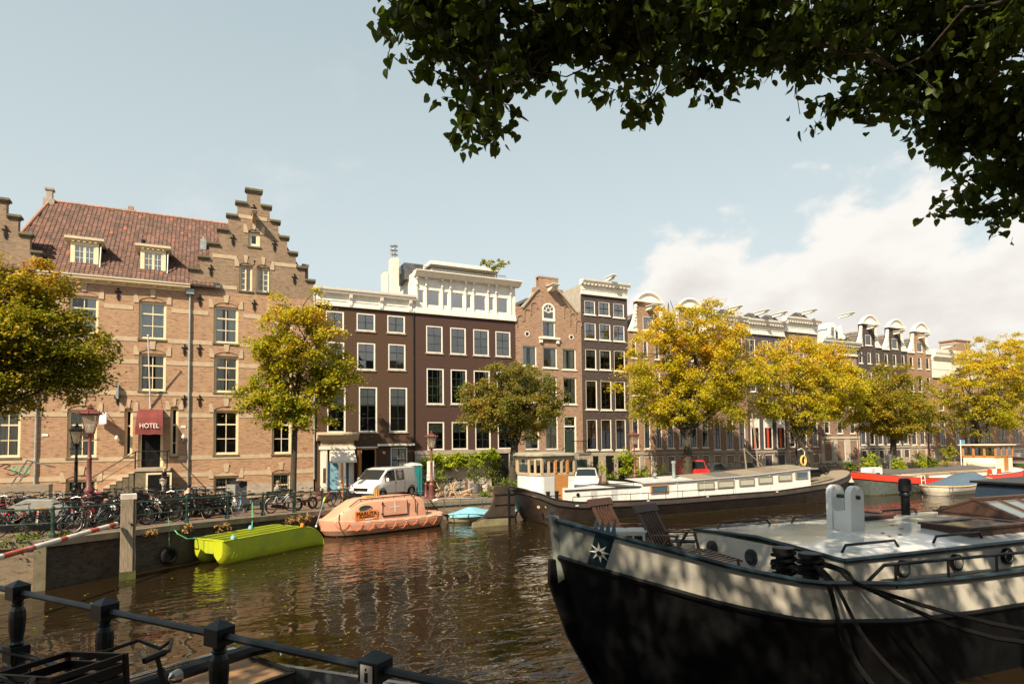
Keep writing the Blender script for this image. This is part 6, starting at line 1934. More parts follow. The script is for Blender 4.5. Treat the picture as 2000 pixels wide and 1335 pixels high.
#sloop with blue cover
sl_ = thing('covered_sloop', 'white open sloop under a blue-grey canvas cover beside the red barge', 'sloop', (49.6, 28.3, 0), R(1))
L = 8.2
ssh = lambda x: lerp([(0, 1.05), (2, .80), (5.5, .66), (8.2, .72)], x)
xs = nonuni(L, 3, 1.5, 7, 5)
xs_f = xs
lv = [(K(-.3), K(.5), 1.2, .5), (K(.02), K(.74), .7, .25), (lambda x: .05 + .5 * (ssh(x) - .1), K(.93), .25, .08), (lambda x: ssh(x) - .13, K(1.), .03, .0), (ssh, K(1.), 0, 0)]
sub = empty('hull', (8.2, 0, 0), math.pi, sl_)
WSL = solid('sloop_white', (.72, .66, .54), .4, var=.1, dirt=(.55, .47, .35))
ROPE = solid('rope_fender', (.50, .36, .18), .85, var=.2, bump=.01)
pt, hb = hull_bands(sub, L, 1.25, xs, lv, [SLIME, WSL, WSL, WSL], ['hull_bottom', 'hull_side', 'hull_side', 'top_strake'], (3.2, 1.9), (1.5, 2.2), True)
rim(pt, xs, lv[4], .075, ROPE, sub, 'rope_rim')
cov = MB()
rows = []
for x in np.linspace(.9, 7.7, 12):
 hz = lerp([(.9, .95), (1.6, 1.45), (2.6, 1.62), (4.5, 1.42), (6, 1.10), (7.7, .78)], x)
 w = hb(x) * .98
 rows.append([(x, -w, ssh(x)), (x, -w * .75, ssh(x) + (hz - ssh(x)) * .55 + random.uniform(-.02, .02)), (x, -w * .3, hz), (x, w * .3, hz), (x, w * .75, ssh(x) + (hz - ssh(x)) * .55), (x, w, ssh(x))])
cov.grid(rows)
cov.poly(rows[0]).poly(rows[-1])
cov.build('canvas_cover', solid('blue_grey_canvas', (.075, .12, .17), .8, var=.12, bump=.02, fine=5), sub, True)
m = MB()
for dx in (7.5, 8.0): m.cyl((dx, 1.28, -.4), (dx, 1.28, .75), .02, n=4)
for z in (.0, .3, .6): m.cyl((7.5, 1.28, z), (8.0, 1.28, z), .018, n=4)
m.build('ladder', CHROME, sub)
#green open boat at the far right edge
gb = thing('green_barge', 'green edged barge bow cut off by the right picture edge behind the red barge', 'boat', (72.3, 32.3, 0))
L = 12
lv = [(K(-.3), K(.7), 1.2, 1), (K(.0), K(.85), .9, .8), (K(1.2), K(.97), .2, .2), (K(1.75), K(1.), 0, 0)]
xs = nonuni(L, 3, 2, 6, 4)
pt, hb = hull_bands(gb, L, 2.0, xs, lv, [BL_HULL, BL_HULL, solid('leaf_green_paint', (.10, .22, .06), .5)], ['hull_bottom', 'hull_side', 'top_strake'], (3, 2), (2, 2))
deck(pt, xs, lv[3], WOOD_G, gb)
#blue tarpaulin boat
tb = thing('tarpaulin_boat', 'small worn rowing boat under a light blue tarpaulin by the quay wall', 'rowing boat', (12.0, 33.0, 0), R(4))
L = 4.6
xs = nonuni(L, 1.5, .6, 6, 4)
lv = [(K(-.2), K(.6), .5, .2), (K(.05), K(.8), .2, .1), (K(.40), K(1.), 0, 0)]
OLB = solid('worn_olive_paint', (.30, .29, .16), .7, var=.3, dirt=(.4, .34, .24))
pt, hb = hull_bands(tb, L, .8, xs, lv, [SLIME, OLB], ['hull_bottom', 'hull_side'], (1.5, 1.9), (.6, 2.5))
rows = []
for x in np.linspace(.15, 4.5, 11):
 hz = .45 + .33 * math.exp(-((x - 1.6) / .9) ** 2) + .12 * math.exp(-((x - 3.6) / .8) ** 2)
 w = hb(x) * 1.04
 rows.append([(x, -w, .30), (x, -w * .97, .42), (x, 0, hz), (x, w * .97, .42), (x, w, .30)])
MB().grid(rows).build('tarpaulin', solid('sky_blue_tarp', (.22, .50, .60), .5, var=.1, bump=.02, fine=4), tb, True)
MB().tube([(.0, -.2, .35), (-.6, -.25, .8), (-1.0, -.2, 1.35)], .035, 5).build('mooring_chain', IRON, tb)
#orange lifeboat MARLITA
ob = thing('orange_lifeboat', 'faded orange enclosed lifeboat with MARLITA name board moored at the quay', 'lifeboat', (4.85, 31.15, 0), R(14.5))
ORB = solid('faded_orange_grp', (.62, .31, .20), .6, var=.10, dirt=(.46, .25, .17), scale=1.5)
L = 7.0
xs = nonuni(L, 2.0, 1.2, 8, 6)
osh = lambda x: lerp([(0, .82), (1.5, .70), (4, .62), (7, .66)], x)
lv = [(K(-.35), K(.55), .9, .4), (K(.0), K(.80), .35, .15), (K(.06), K(.83), .3, .12), (K(.30), K(.97), .1, .05), (lambda x: osh(x) - .14, K(1.), .02, 0), (osh, K(1.), 0, 0), (lambda x: osh(x) + .05, K(.94), .05, .05)]
pt, hb = hull_bands(ob, L, 1.25, xs, lv, [ORB, BLACKS, ORB, ORB, ORB, ORB], ['hull_bottom', 'waterline_strip', 'hull_side', 'hull_side', 'fender_band', 'gunwale'], (2.3, 1.9), (1.4, 2.2))
deck(pt, xs, lv[6], ORB, ob, 'deck', -.01, .0)
rows = []
prof_z = [(.20, .78), (.7, 1.06), (1.2, 1.36), (1.75, 1.66), (2.2, 1.74), (4.4, 1.76), (5.1, 1.72), (5.35, 1.62), (5.42, 1.2), (5.44, .66)]
for x, zt in prof_z:
 zb = osh(min(x, 6)) + .02
 w = min(hb(x) * .90, 1.12)
 wt = w * .72
 zt = max(zt, zb + .02)
 rows.append([(x, -w, zb), (x, -w * .955, zb + (zt - zb) * .5), (x, -w * .86, zb + (zt - zb) * .86), (x, -w * .62, zt - .02), (x, 0, zt + .03), (x, w * .62, zt - .02), (x, w * .86, zb + (zt - zb) * .86), (x, w * .955, zb + (zt - zb) * .5), (x, w, zb)])
cn = MB().grid(rows)
cn.poly(rows[-1])
cn_o = cn.build('canopy', ORB, ob, True)
w_ = 1.125
def sidey(z): return -(w_ * (.985 - .03 * (z - .64)) )
tilt = R(90)
sb_ = MB().obox((1.95, sidey(1.0) - .035, .98), (.60, 0, 0), (0, .012, 0), (0, .005, .22)).build('name_board', ORANGE_P, ob)
text('lettering', 'MARLITA', .27, BLACK, (1.95, sidey(1.0) - .058, 1.055), (R(90), 0, 0), ob, .003)
text('lettering', 'MAASBRACHT', .125, BLACK, (1.95, sidey(1.0) - .058, .90), (R(90), 0, 0), ob, .003)
MB().obox((2.1, sidey(1.0) - .055, .80), (.22, 0, 0), (0, .006, 0), (0, 0, .022)).build('plate', WBOAT, ob)
ow = MB()
pts = [(1.95 + .34 * math.cos(R(a)), 1.30 + .145 * math.sin(R(a))) for a in range(0, 360, 24)]
ow.prism(pts, sidey(1.36) + .04, sidey(1.36) + .10)
ow_o = ow.build('oval_window', solid('grey_green_pane', (.14, .19, .14), .2), ob)
m = MB().tube([(a, sidey(1.36) + .03, b) for a, b in pts + pts[:1]], .022, 5)
for i in range(5): m.cyl((1.76 + i * .095, sidey(1.36) + .02, 1.19), (1.76 + i * .095, sidey(1.36) + .02, 1.42), .012, n=4)
m.build('window_bars', GREEN_D, ow_o)
MB().obox((.72, -.62, 1.0), (.20, -.10, .16), (.02, .02, 0), (.0, .03, .06)).build('front_window', solid('dull_green_pane', (.16, .22, .12), .3), ob)
ht_ = MB().obox((3.55, sidey(1.25) + .0, 1.22), (.72, 0, 0), (0, .03, 0), (0, .03, .33)).build('side_hatch', ORB, ob)
MB().obox((3.55, sidey(1.25) - .035, 1.27), (.30, 0, 0), (0, .004, 0), (0, 0, .022)).obox((3.55, sidey(1.25) - .032, 1.27), (.022, 0, 0), (0, .003, 0), (0, .022, .26)).build('white_cross', WBOAT, ht_)
m = MB().tube([(2.83, sidey(1) - .02, 1.58), (2.83, sidey(1) - .05, .86), (4.27, sidey(1) - .05, .86), (4.27, sidey(1) - .02, 1.58)], .02, 5)
for z in (.95, 1.45): m.box(2.79, sidey(1) - .07, z, 2.87, sidey(1) + .0, z + .06)
m.build('hatch_frame', IRON, ht_)
m = MB().tube([(1.2, -.80, 1.42), (1.7, -.78, 1.74), (5.1, -.80, 1.80), (5.25, -.82, 1.68)], .028, 5)
m.tube([(1.7, .7, 1.78), (5.2, .7, 1.82)], .028, 5)
for i in range(6): m.cyl((1.8 + i * .62, -.8, 1.66), (1.8 + i * .62, -.8, 1.78), .02, n=4)
m.tube([(4.6, -.9, 1.85), (4.75, -1.12, 1.55), (4.75, -1.16, .9)], .025, 5)
m.build('roof_rail', IRON, ob)
m = MB()
for i in range(9): m.box(.5 + i * .7, -hb(.5 + i * .7) - .012, osh(.5 + i * .7) - .05, .78 + i * .7, -hb(.62 + i * .7) + .03, osh(.5 + i * .7) - .01)
m.build('reflective_strip', WBOAT, ob)
rp = MB()
for i in range(9):
 xa, xb = .45 + i * .62, .45 + (i + 1) * .62
 q = []
 for k in range(7):
  t = k / 6
  x = xa + (xb - xa) * t
  q.append((x, -hb(x) * 1.01 - .02, osh(x) - .10 - .34 * math.sin(math.pi * t) * (1.0 if i % 3 else .75)))
 rp.tube(q, .016, 4)
rp.build('grab_rope', solid('orange_rope', (.75, .16, .02), .7), ob)
MB().box(2.4, -.25, 1.76, 2.9, .25, 1.82).cyl((3.05, -.1, 1.72), (3.05, -.1, 2.1), .05, n=6).box(2.95, -.12, 1.8, 3.2, -.04, 2.2).build('roof_hook', solid('ochre_steel', (.45, .27, .08), .6), ob)
m = MB().tube([(5.4, -.6, .7), (5.4, -.6, 1.75), (5.0, -.6, 1.85)], .03, 5).tube([(5.9, -.5, .7), (5.95, -.5, 1.9), (5.2, -.4, 1.92)], .02, 5)
m.build('aft_rail', STEEL, ob)
#lime green twin-hull boat
gt = thing('green_catamaran', 'lime green plastic twin-hull work boat tied to the quay wall', 'boat', (.55, 25.75, 0), R(36))
LIME = solid('lime_grp', (.42, .47, .018), .42, var=.08, dirt=(.30, .36, .03), scale=1.5, bump=.003)
LIME_S = LIME
prof = [(.02, .16), (.12, -.05), (.35, -.12), (4.35, -.10), (4.75, .03), (5.02, .28), (5.14, .55), (5.08, .80), (4.85, .96), (4.5, 1.02), (3.4, .97), (.0, .70)]
def flz(x):
 """keel and gunwale height along a float"""
 zb = -.12 + (.28 * max(0, 1 - x / .35) ** 2)
 zt = .92 + .01 * x if x < 3.9 else .96 * math.sqrt(max(0, 1 - ((x - 3.9) / 1.25) ** 2)) - .08 * ((x - 3.9) / 1.25)
 return zb, max(zt, zb + .02)
FX = [0, .06, .16, .35, 1, 2, 3, 3.8, 4.2, 4.5, 4.75, 4.95, 5.08, 5.14]
for y0, y1 in ((0, .66), (1.10, 1.76)):
 rows, tr = [], []
 for x in FX:
  zb, zt = flz(x)
  h_ = zt - zb
  q = .07 * max(0, 1 - x / .3) ** 2
  rows.append([(x, y0 + q, zt), (x, y0 + q, zb + h_ * .45), (x, y0 + .05 + q, zb + h_ * .22), (x, y0 + .17 + q, zb + h_ * .06), (x, y0 + .33, zb), (x, y1 - .17 - q, zb + h_ * .06), (x, y1 - .05 - q, zb + h_ * .22), (x, y1 - q, zb + h_ * .45), (x, y1 - q, zt)])
  zf = max(zb + .03, min(zt - .02, .46))
  tr.append([(x, y0 + .04 + q, zt), (x, y0 + .07 + q, zf), (x, y1 - .07 - q, zf), (x, y1 - .04 - q, zt)])
 m = MB().grid(rows)
 m.poly(rows[0])
 m.grid(tr)
 m.build('float', LIME, gt, True)
 for yy in (y0, y1): MB().tube([(x, yy, flz(x)[1]) for x in FX], .026, 5).build('rim', LIME, gt)
 if y0 == 0:
  r_ = MB()
  for i in range(22):
   x = .35 + i * .19
   r_.bar((x, y0 - .002, .22), (x + .34, y0 - .002, min(flz(x + .34)[1] - .05, .80)), .006, .007, (0, 1, 0))
  r_.build('moulded_rib', LIME, gt)
m = MB().box(.02, .62, .40, .10, 1.14, .91).box(.1, .64, .40, 4.4, 1.12, .48)
pts = [(.80 + .82 * i / 8, .33 - .0 + .12 * math.sin(math.pi * i / 8)) for i in range(9)]
m.build('bridge_deck', LIME, gt)
MB().tube([(.02, -.01, .92), (.0, 1.77, .92)], .03, 5).build('rim', LIME, gt)
for x, y, z, mt, nm in ((.45, .05, .94, solid('light_blue_plastic', (.25, .50, .62), .5), 'cleat'), (2.6, 1.72, .95, None, 'cleat'), (3.9, .05, .98, ORANGE_P, 'navigation_lamp')):
 MB().lathe([(.09, 0), (.09, .1), (.06, .12), (.06, .16)], 8, (x, y, z - .02)).build(nm, mt or MATS['light_blue_plastic'], gt)
GROPE = solid('green_rope', (.10, .38, .16), .8)
tag(MB().tube([(-1.3, 27.1, 1.5), (-1.0, 26.6, 1.2), (-.7, 26.6, 1.0), (-.35, 27.0, .93)], .022, 5).build('mooring_rope', GROPE), 'green mooring rope from the railing to the left end of the lime boat', 'rope', 'green mooring ropes of the lime boat')
tag(MB().tube([(1.75, 29.45, 2.0), (1.75, 29.2, 1.4), (1.7, 28.7, .95)], .025, 5).build('mooring_rope', GROPE), 'green mooring rope hanging from the railing to the middle of the lime boat', 'rope', 'green mooring ropes of the lime boat')
bh = tag(MB().tube([(4.4, 29.0, .85), (4.85, 29.9, 1.80)], .03, 6).ell((4.4, 28.97, .82), (.07, .07, .07), 6, 4).build('boat_pole', STEEL), 'grey pole with lime green tip leaning between the lime boat and the lifeboat', 'pole')
MB().tube([(4.85, 29.9, 1.80), (4.96, 30.1, 2.0)], .04, 6).build('pole_tip', solid('lime_tape', (.45, .70, .05), .5), bh)
#street furniture
def frosted():
 m = newmat('lantern_glass')
 g = NG(m)
 tr = g.n('ShaderNodeBsdfTransparent')
 tl = g.n('ShaderNodeBsdfTranslucent')
 tl.inputs[0].default_value = (.80, .72, .58, 1)
 df = g.n('ShaderNodeBsdfPrincipled')
 df.inputs['Base Color'].default_value = (.55, .48, .38, 1)
 df.inputs['Roughness'].default_value = .15
 a, b = g.n('ShaderNodeMixShader'), g.n('ShaderNodeMixShader')
 a.inputs[0].default_value, b.inputs[0].default_value = .5, .62
 g.l(tl.outputs[0], a.inputs[1])
 g.l(df.outputs[0], a.inputs[2])
 g.l(tr.outputs[0], b.inputs[1])
 g.l(a.outputs[0], b.inputs[2])
 o = g.n('ShaderNodeOutputMaterial')
 g.l(b.outputs[0], o.inputs[0])
 return m
LGLASS = frosted()
def lamp(name, mat, loc, H, label, crown=True, group='street lamps along the far quay'):
 k = H / 4.2
 t = thing(name, label, 'street lamp', loc, random.uniform(-.1, .1), group)
 pr = [(.24, 0), (.24, .12), (.19, .16), (.17, .75), (.20, .80), (.20, .88), (.12, .98), (.15, 1.06), (.15, 1.12), (.085, 1.22), (.075, 2.2), (.09, 2.24), (.06, 2.32), (.055, 3.0), (.08, 3.03), (.08, 3.09), (.04, 3.12), (.04, 3.2)]
 MB().lathe([(r * k, z * k) for r, z in pr], 10).cyl((-.28 * k, 0, 2.9 * k), (.28 * k, 0, 2.9 * k), .018 * k, n=5).ell((-.28 * k, 0, 2.9 * k), (.03, .03, .03), 5, 4).ell((.28 * k, 0, 2.9 * k), (.03, .03, .03), 5, 4).build('post', mat, t, True)
 m = MB()
 for a in (45, 135, 225, 315):
  c, s = math.cos(R(a)), math.sin(R(a))
  m.tube([(.05 * k * c, .05 * k * s, 3.0 * k), (.13 * k * c, .13 * k * s, 3.02 * k), (.16 * k * c, .16 * k * s, 3.14 * k)], .014 * k, 4)
  m.cyl((.17 * k * c, .17 * k * s, 3.14 * k), (.345 * k * c, .345 * k * s, 3.80 * k), .018 * k, n=4)
 for z, q in ((3.14, .17), (3.80, .345)):
  P = [(q * k * math.cos(R(a)), q * k * math.sin(R(a)), z * k) for a in (45, 135, 225, 315, 45)]
  for a, b in zip(P, P[1:]): m.cyl(a, b, .02 * k, n=4)
 m.build('lantern_frame', mat, t)
 m = MB()
 A = [(.165 * k * math.cos(R(a)), .165 * k * math.sin(R(a)), 3.15 * k) for a in (45, 135, 225, 315)]
 B = [(.335 * k * math.cos(R(a)), .335 * k * math.sin(R(a)), 3.79 * k) for a in (45, 135, 225, 315)]
 for i in range(4): m.poly([A[i], A[(i + 1) % 4], B[(i + 1) % 4], B[i]])
 m.build('lantern_glass', LGLASS, t)
 MB().lathe([(.03, 3.2 * k), (.06, 3.28 * k), (.04, 3.45 * k)], 8).build('bulb', WBOAT, t)
 m = MB().lathe([(.37 * k, 3.80 * k), (.40 * k, 3.83 * k), (.34 * k, 3.87 * k), (.17 * k, 3.98 * k), (.09 * k, 4.0 * k), (.13 * k, 4.05 * k), (.05 * k, 4.09 * k), (.07 * k, 4.13 * k), (.01 * k, 4.2 * k)], 8)
 if crown:
  for i in range(8):
   a = R(45 * i)
   m.cyl((.40 * k * math.cos(a), .40 * k * math.sin(a), 3.83 * k), (.45 * k * math.cos(a), .45 * k * math.sin(a), 3.95 * k), .035 * k, .008 * k, 5)
 m.build('lantern_cap', mat, t, True)
 return t
p = onZ(172, 1019, 1.52)
lamp('street_lamp', RED_LAMP, (p.x, p.y, gz(p.x)), 4.7, 'tall maroon crowned lamp post among the bicycles in front of the hotel')
p = onY(148, 940, 36.5)
lamp('street_lamp', BLACK, (p.x, 36.5, gz(p.x)), 4.1, 'black lamp post behind the maroon one, near the hotel window', False)
p = onY(843, 965, 37.0)
lamp('street_lamp', RED_LAMP, (p.x, 37.0, gz(p.x)), 4.25, 'maroon crowned lamp post beside the white board and vine')
p = onY(1240, 930, 37.0)
lamp('street_lamp', RED_LAMP, (p.x, 37.0, gz(p.x)), 4.25, 'maroon crowned lamp post in front of the narrow dark house corner')
p = onY(1556, 900, 37.5)
lamp('street_lamp', BLACK, (p.x, 37.5, gz(p.x)), 4.3, 'black lamp post right of the leaning yellow tree', False)
p = onY(1815, 890, 37.5)
lamp('street_lamp', RED_LAMP, (p.x, 37.5, gz(p.x)), 4.3, 'maroon crowned lamp post left of the tall yellow bush')
p = onY(1908, 890, 38)
lamp('street_lamp', BLACK, (p.x, 38, gz(p.x)), 4.3, 'black lantern lamp post right of the golden tree trunk', False)
p = onY(1677, 890, 36)
tag(MB().cyl((p.x, 36, gz(p.x)), (p.x, 36, gz(p.x) + 4.2), .05, .035, 7).build('mast_pole', RED_LAMP), 'thin maroon pole behind the bow of the red barge', 'pole')
bol0 = None
for px, py, Y, lb in ((832, 966, 37.2, 'maroon iron bollard just left of the middle maroon lamp'), (911, 962, 37.6, 'maroon iron bollard right of the parked teal bicycle'), (1172, 940, 37.5, 'maroon iron bollard right of the white car'), (1105, 940, 37.8, 'maroon iron bollard behind the wheelhouse of the black barge')):
 p = onY(px, py, Y)
 if bol0 is None:
  bol0 = thing('bollard', lb, 'bollard', (0, 0, 0), 0, 'maroon bollards on the quay')
  MB().lathe([(.12, 0), (.12, .18), (.09, .22), (.075, .82), (.095, .85), (.095, .92), (.04, 1.0), (.005, 1.02)], 9).build('post', RED_LAMP, bol0, True)
  b = bol0
 else: b = copy_tree(bol0)
 put(b, (p.x, Y, gz(p.x)), 0, lb)
p = onY(805, 955, 39.6)
t = thing('portable_toilet', 'teal plastic portable toilet with pale roof behind the white van', 'portable toilet', (p.x, 39.6, gz(p.x)), R(-6))
MB().box(-.55, -.55, .1, .55, .55, 2.0).build('cabin', TEAL, t)
m = MB()
for x in (-.5, -.17, .17, .5): m.box(x - .04, -.585, .12, x + .04, -.551, 1.98)
for y in (-.4, 0, .4): m.box(.551, y - .05, .12, .585, y + .05, 1.98)
m.build('moulded_rib', TEAL, t)
MB().box(-.38, -.60, .2, .38, -.586, 1.85).build('door', TEAL, t)
rows = [[(-.6, y, 2.0 + .0), (-.45, y, 2.13), (0, y, 2.2), (.45, y, 2.13), (.6, y, 2.0)] for y in (-.6, .6)]
m = MB().grid(rows)
m.poly(rows[0]).poly(rows[1])
m.build('roof', solid('pale_grey_plastic', (.52, .56, .52), .5), t)
MB().box(-.12, -.615, 1.25, .14, -.601, 1.36).build('sticker', WBOAT, t)
def board(px0, px1, py0, py1, Y, label, post=True):
 a, b = onY(px0, py0, Y), onY(px1, py1, Y)
 t = thing('notice_board', label, 'notice board', ((a.x + b.x) / 2, Y, gz(a.x)))
 w, zt, zb = (b.x - a.x) / 2, a.z - gz(a.x), b.z - gz(a.x)
 hs = (zt - zb)
 MB().box(-w, -.03, zb + hs * .38, w, 0, zt).build('upper_board', WHITE, t)
 MB().box(-w * 1.12, -.04, zb, w * 1.12, 0, zb + hs * .17).box(-w * 1.1, -.038, zb + hs * .19, w * 1.1, 0, zb + hs * .36).build('lower_board', WHITE, t)
 if post: MB().box(-.05, -.10, 0, .05, -.041, zt).build('post', WOOD_O, t)
 return t
board(661, 675, 903, 952, 38.6, 'white notice boards on a wooden post in front of the blue portal')
board(834, 848, 900, 938, 37.3, 'white notice boards strapped behind the middle maroon lamp', False)
p = onY(1877, 890, 37)
t = thing('street_sign', 'small blue sign on a white pole left of the wooden wheelhouse', 'sign', (p.x, 37, gz(p.x)))
MB().cyl((0, 0, 0), (0, 0, 2.6), .05, n=6).build('pole', WBOAT, t)
MB().box(.06, -.04, 2.05, .75, .0, 2.6).build('plate', solid('sign_blue', (.10, .35, .60), .4), t)
rp_ = None
def rail_pt(px, off):
 """ground point on the pixel column px at distance off behind the quay edge"""
 v = ray(px, 960)
 v = Vector((v.x, v.y, 0))
 best = None
 for k in range(2000, 4800):
  y = k / 100
  x = v.x * y / v.y
  d = abs(qe(x) + off - y)
  if best is None or d < best[0]: best = (d, x, y)
 return Vector((best[1], best[2], gz(best[1])))
def rail_dir(x):
 return math.atan2(qe(x + .3) - qe(x - .3), .6)
p = rail_pt(462, 3.6)
t = thing('waste_container', 'grey waste container with black lid among the bicycles left of the light blue bike', 'waste container', p, rail_dir(p.x))
MB().box(-.33, -.30, .05, .33, .30, 1.25).build('body', solid('grey_container', (.22, .215, .20), .6, var=.15), t)
MB().cyl((.06, -.31, 1.25), (.06, .31, 1.25), .17, n=12).box(.1, -.31, 1.15, .35, .31, 1.38).build('lid', BLACK, t)
def bench(loc, rz, label):
 t = thing('park_bench', label, 'bench', loc, rz, 'green slatted benches behind the quay railing')
 for i in range(4): MB().box(-.85, -.05 + i * .11, .43, .85, .04 + i * .11, .465).build('slat', FENCE_G, t)
 for i in range(4): MB().obox((0, -.13 - i * .028, .56 + i * .11), (.85, 0, 0), (0, .015, 0), (0, 0, .042)).build('slat', FENCE_G, t)
 for x in (-.7, .7):
  MB().bar((x, .30, 0), (x, .30, .43), .06, .06).bar((x, -.08, 0), (x, -.10, .5), .06, .06).bar((x, -.10, .5), (x, -.235, .95), .05, .05).bar((x, -.1, .415), (x, .32, .415), .06, .04).build('leg', IRON, t)
 return t
BEN = []
for px, off, lb in ((348, 2.3, 'green slatted bench behind the railing where the man in black sits'), (418, 2.3, 'green slatted bench behind the fat-tyred bikes'), (540, 2.6, 'green slatted bench where the person in the grey hoodie sits')):
 p = rail_pt(px, off)
 BEN.append((p, rail_dir(p.x)))
 bench(p, rail_dir(p.x), lb)
#people
SKIN = solid('skin', (.45, .25, .17), .5, var=.05)
def skinned(name, verts, edges, rad, mat, par, root=0, sub=1):
 me = bpy.data.meshes.new(name)
 me.from_pydata(verts, edges, [])
 me.materials.append(mat)
 o = bpy.data.objects.new(name, me)
 o.parent = par
 link(o)
 md = o.modifiers.new('skin', 'SKIN')
 md.use_smooth_shade = True
 me.skin_vertices.new() if not me.skin_vertices else None
 for i, r in enumerate(rad):
  me.skin_vertices[0].data[i].radius = (r, r)
 me.skin_vertices[0].data[root].use_root = True
 sm = o.modifiers.new('smooth', 'SUBSURF')
 sm.levels = sm.render_levels = sub
 return o
def person(label, loc, rz, seated, top, legs, hair, longhair=False):
 t = thing('person', label, 'person', loc, rz)
 if seated:
  J = dict(pel=(0, 0, .55), sp=(.03, 0, .80), ch=(.08, 0, 1.02), nk=(.14, 0, 1.15), hd=(.18, 0, 1.29), ht=(.18, 0, 1.38))
  H = {s: dict(sh=(.09, s * .18, 1.05), el=(.14, s * .25, .80), wr=(.34, s * .12, .76), ha=(.41, s * .09, .77), hp=(.03, s * .10, .54), kn=(.44, s * .12, .53), an=(.46, s * .12, .10), to=(.60, s * .13, .04)) for s in (-1, 1)}
 else:
  J = dict(pel=(0, 0, .92), sp=(.0, 0, 1.12), ch=(.03, 0, 1.32), nk=(.08, 0, 1.46), hd=(.12, 0, 1.58), ht=(.12, 0, 1.67))
  H = {s: dict(sh=(.04, s * .17, 1.36), el=(.05, s * .22, 1.10), wr=(.26, s * .10, 1.16), ha=(.33, s * .06, 1.19), hp=(0, s * .09, .90), kn=(.05, s * .10, .50), an=(.0, s * .10, .09), to=(.14, s * .11, .04)) for s in (-1, 1)}
 V, E, Rr, ix = [], [], [], {}
 def v(k, p, r):
  ix[k] = len(V)
  V.append(p)
  Rr.append(r)
 for k, r in (('pel', .12), ('sp', .11), ('ch', .12), ('nk', .05), ('hd', .095), ('ht', .07)): v(k, J[k], r)
 for a, b in (('pel', 'sp'), ('sp', 'ch'), ('ch', 'nk'), ('nk', 'hd'), ('hd', 'ht')): E.append((ix[a], ix[b]))
 for s in (-1, 1):
  for k, r in (('sh', .06), ('el', .042), ('wr', .028), ('ha', .032), ('hp', .085), ('kn', .06), ('an', .042), ('to', .035)): v((s, k), H[s][k], r)
  for a, b in (('ch', (s, 'sh')), ((s, 'sh'), (s, 'el')), ((s, 'el'), (s, 'wr')), ((s, 'wr'), (s, 'ha')), ('pel', (s, 'hp')), ((s, 'hp'), (s, 'kn')), ((s, 'kn'), (s, 'an')), ((s, 'an'), (s, 'to'))): E.append((ix[a], ix[b]))
  hx, hy, hz = H[s]['ha']
  for f in range(5):
   v((s, 'f', f), (hx + (.05 if f else .02), hy - s * (-.028 + f * .014) - (s * .03 if f == 0 else 0), hz + (.03 if f == 0 else 0)), .009)
   E.append((ix[(s, 'ha')], ix[(s, 'f', f)]))
 skinned('body', V, E, Rr, SKIN, t)
 V2 = [J['pel'], J['sp'], J['ch'], (J['nk'][0] - .02, 0, J['nk'][2] - .05)]
 E2, R2 = [(0, 1), (1, 2), (2, 3)], [.145, .14, .15, .075]
 for s in (-1, 1):
  n = len(V2)
  V2 += [H[s]['sh'], H[s]['el'], H[s]['wr']]
  R2 += [.08, .06, .045]
  E2 += [(2, n), (n, n + 1), (n + 1, n + 2)]
 skinned('jacket', V2, E2, R2, top, t)
 V3, E3, R3 = [J['pel']], [], [.14]
 for s in (-1, 1):
  n = len(V3)
  V3 += [H[s]['hp'], H[s]['kn'], H[s]['an']]
  R3 += [.105, .075, .055]
  E3 += [(0, n), (n, n + 1), (n + 1, n + 2)]
 skinned('trousers', V3, E3, R3, legs, t)
 for s in (-1, 1): MB().ell(((H[s]['an'][0] + H[s]['to'][0]) / 2, H[s]['an'][1], .05), (.14, .05, .05), 8, 5).build('shoe', BLACK, t, True)
 hx, hy, hz = J['hd']
 m = MB().ell((hx - .03, 0, hz + .035), (.108, .098, .105), 10, 6)
 if longhair:
  for q in (-1, 0, 1): m.ell((hx - .07 + (.0 if q else -.02), q * .07, hz - .13), (.05, .045, .20), 7, 5)
 m.build('hair', hair, t, True)
 MB().ell((hx + .10, 0, hz - .01), (.022, .016, .026), 6, 4).build('nose', SKIN, t, True)
 MB().ell((hx + .088, .035, hz + .02), (.012, .014, .010), 5, 4).ell((hx + .088, -.035, hz + .02), (.012, .014, .010), 5, 4).build('eyes', BLACK, t)
 return t
DK = solid('black_cloth', (.018, .017, .018), .9, var=.2)
JEAN = solid('pale_jeans', (.30, .34, .38), .9, var=.15)
p, a = BEN[0]
q = p + Vector((math.cos(a), math.sin(a), 0)) * .42
person('person with short dark hair in black sitting on the bench behind the railing', q + Vector((-math.sin(a), math.cos(a), 0)) * .06, a + R(25), True, DK, JEAN, solid('dark_hair', (.02, .015, .012), .6))
p, a = BEN[2]
person('person in a green-grey hoodie sitting on the bench by the slender tree', p + Vector((-math.sin(a), math.cos(a), 0)) * .1, a + R(-20), True, solid('hoodie_cloth', (.10, .16, .15), .9, var=.3), solid('grey_cloth', (.22, .23, .23), .9), solid('cap_cloth', (.20, .14, .06), .8))
p = onY(318, 965, 40.0)
person('person with long blond hair in black standing by the hotel steps', (p.x, 40.2, gz(p.x) + .1), R(-20), False, DK, solid('light_trousers', (.42, .38, .33), .9), solid('blond_hair', (.50, .30, .10), .55), True)
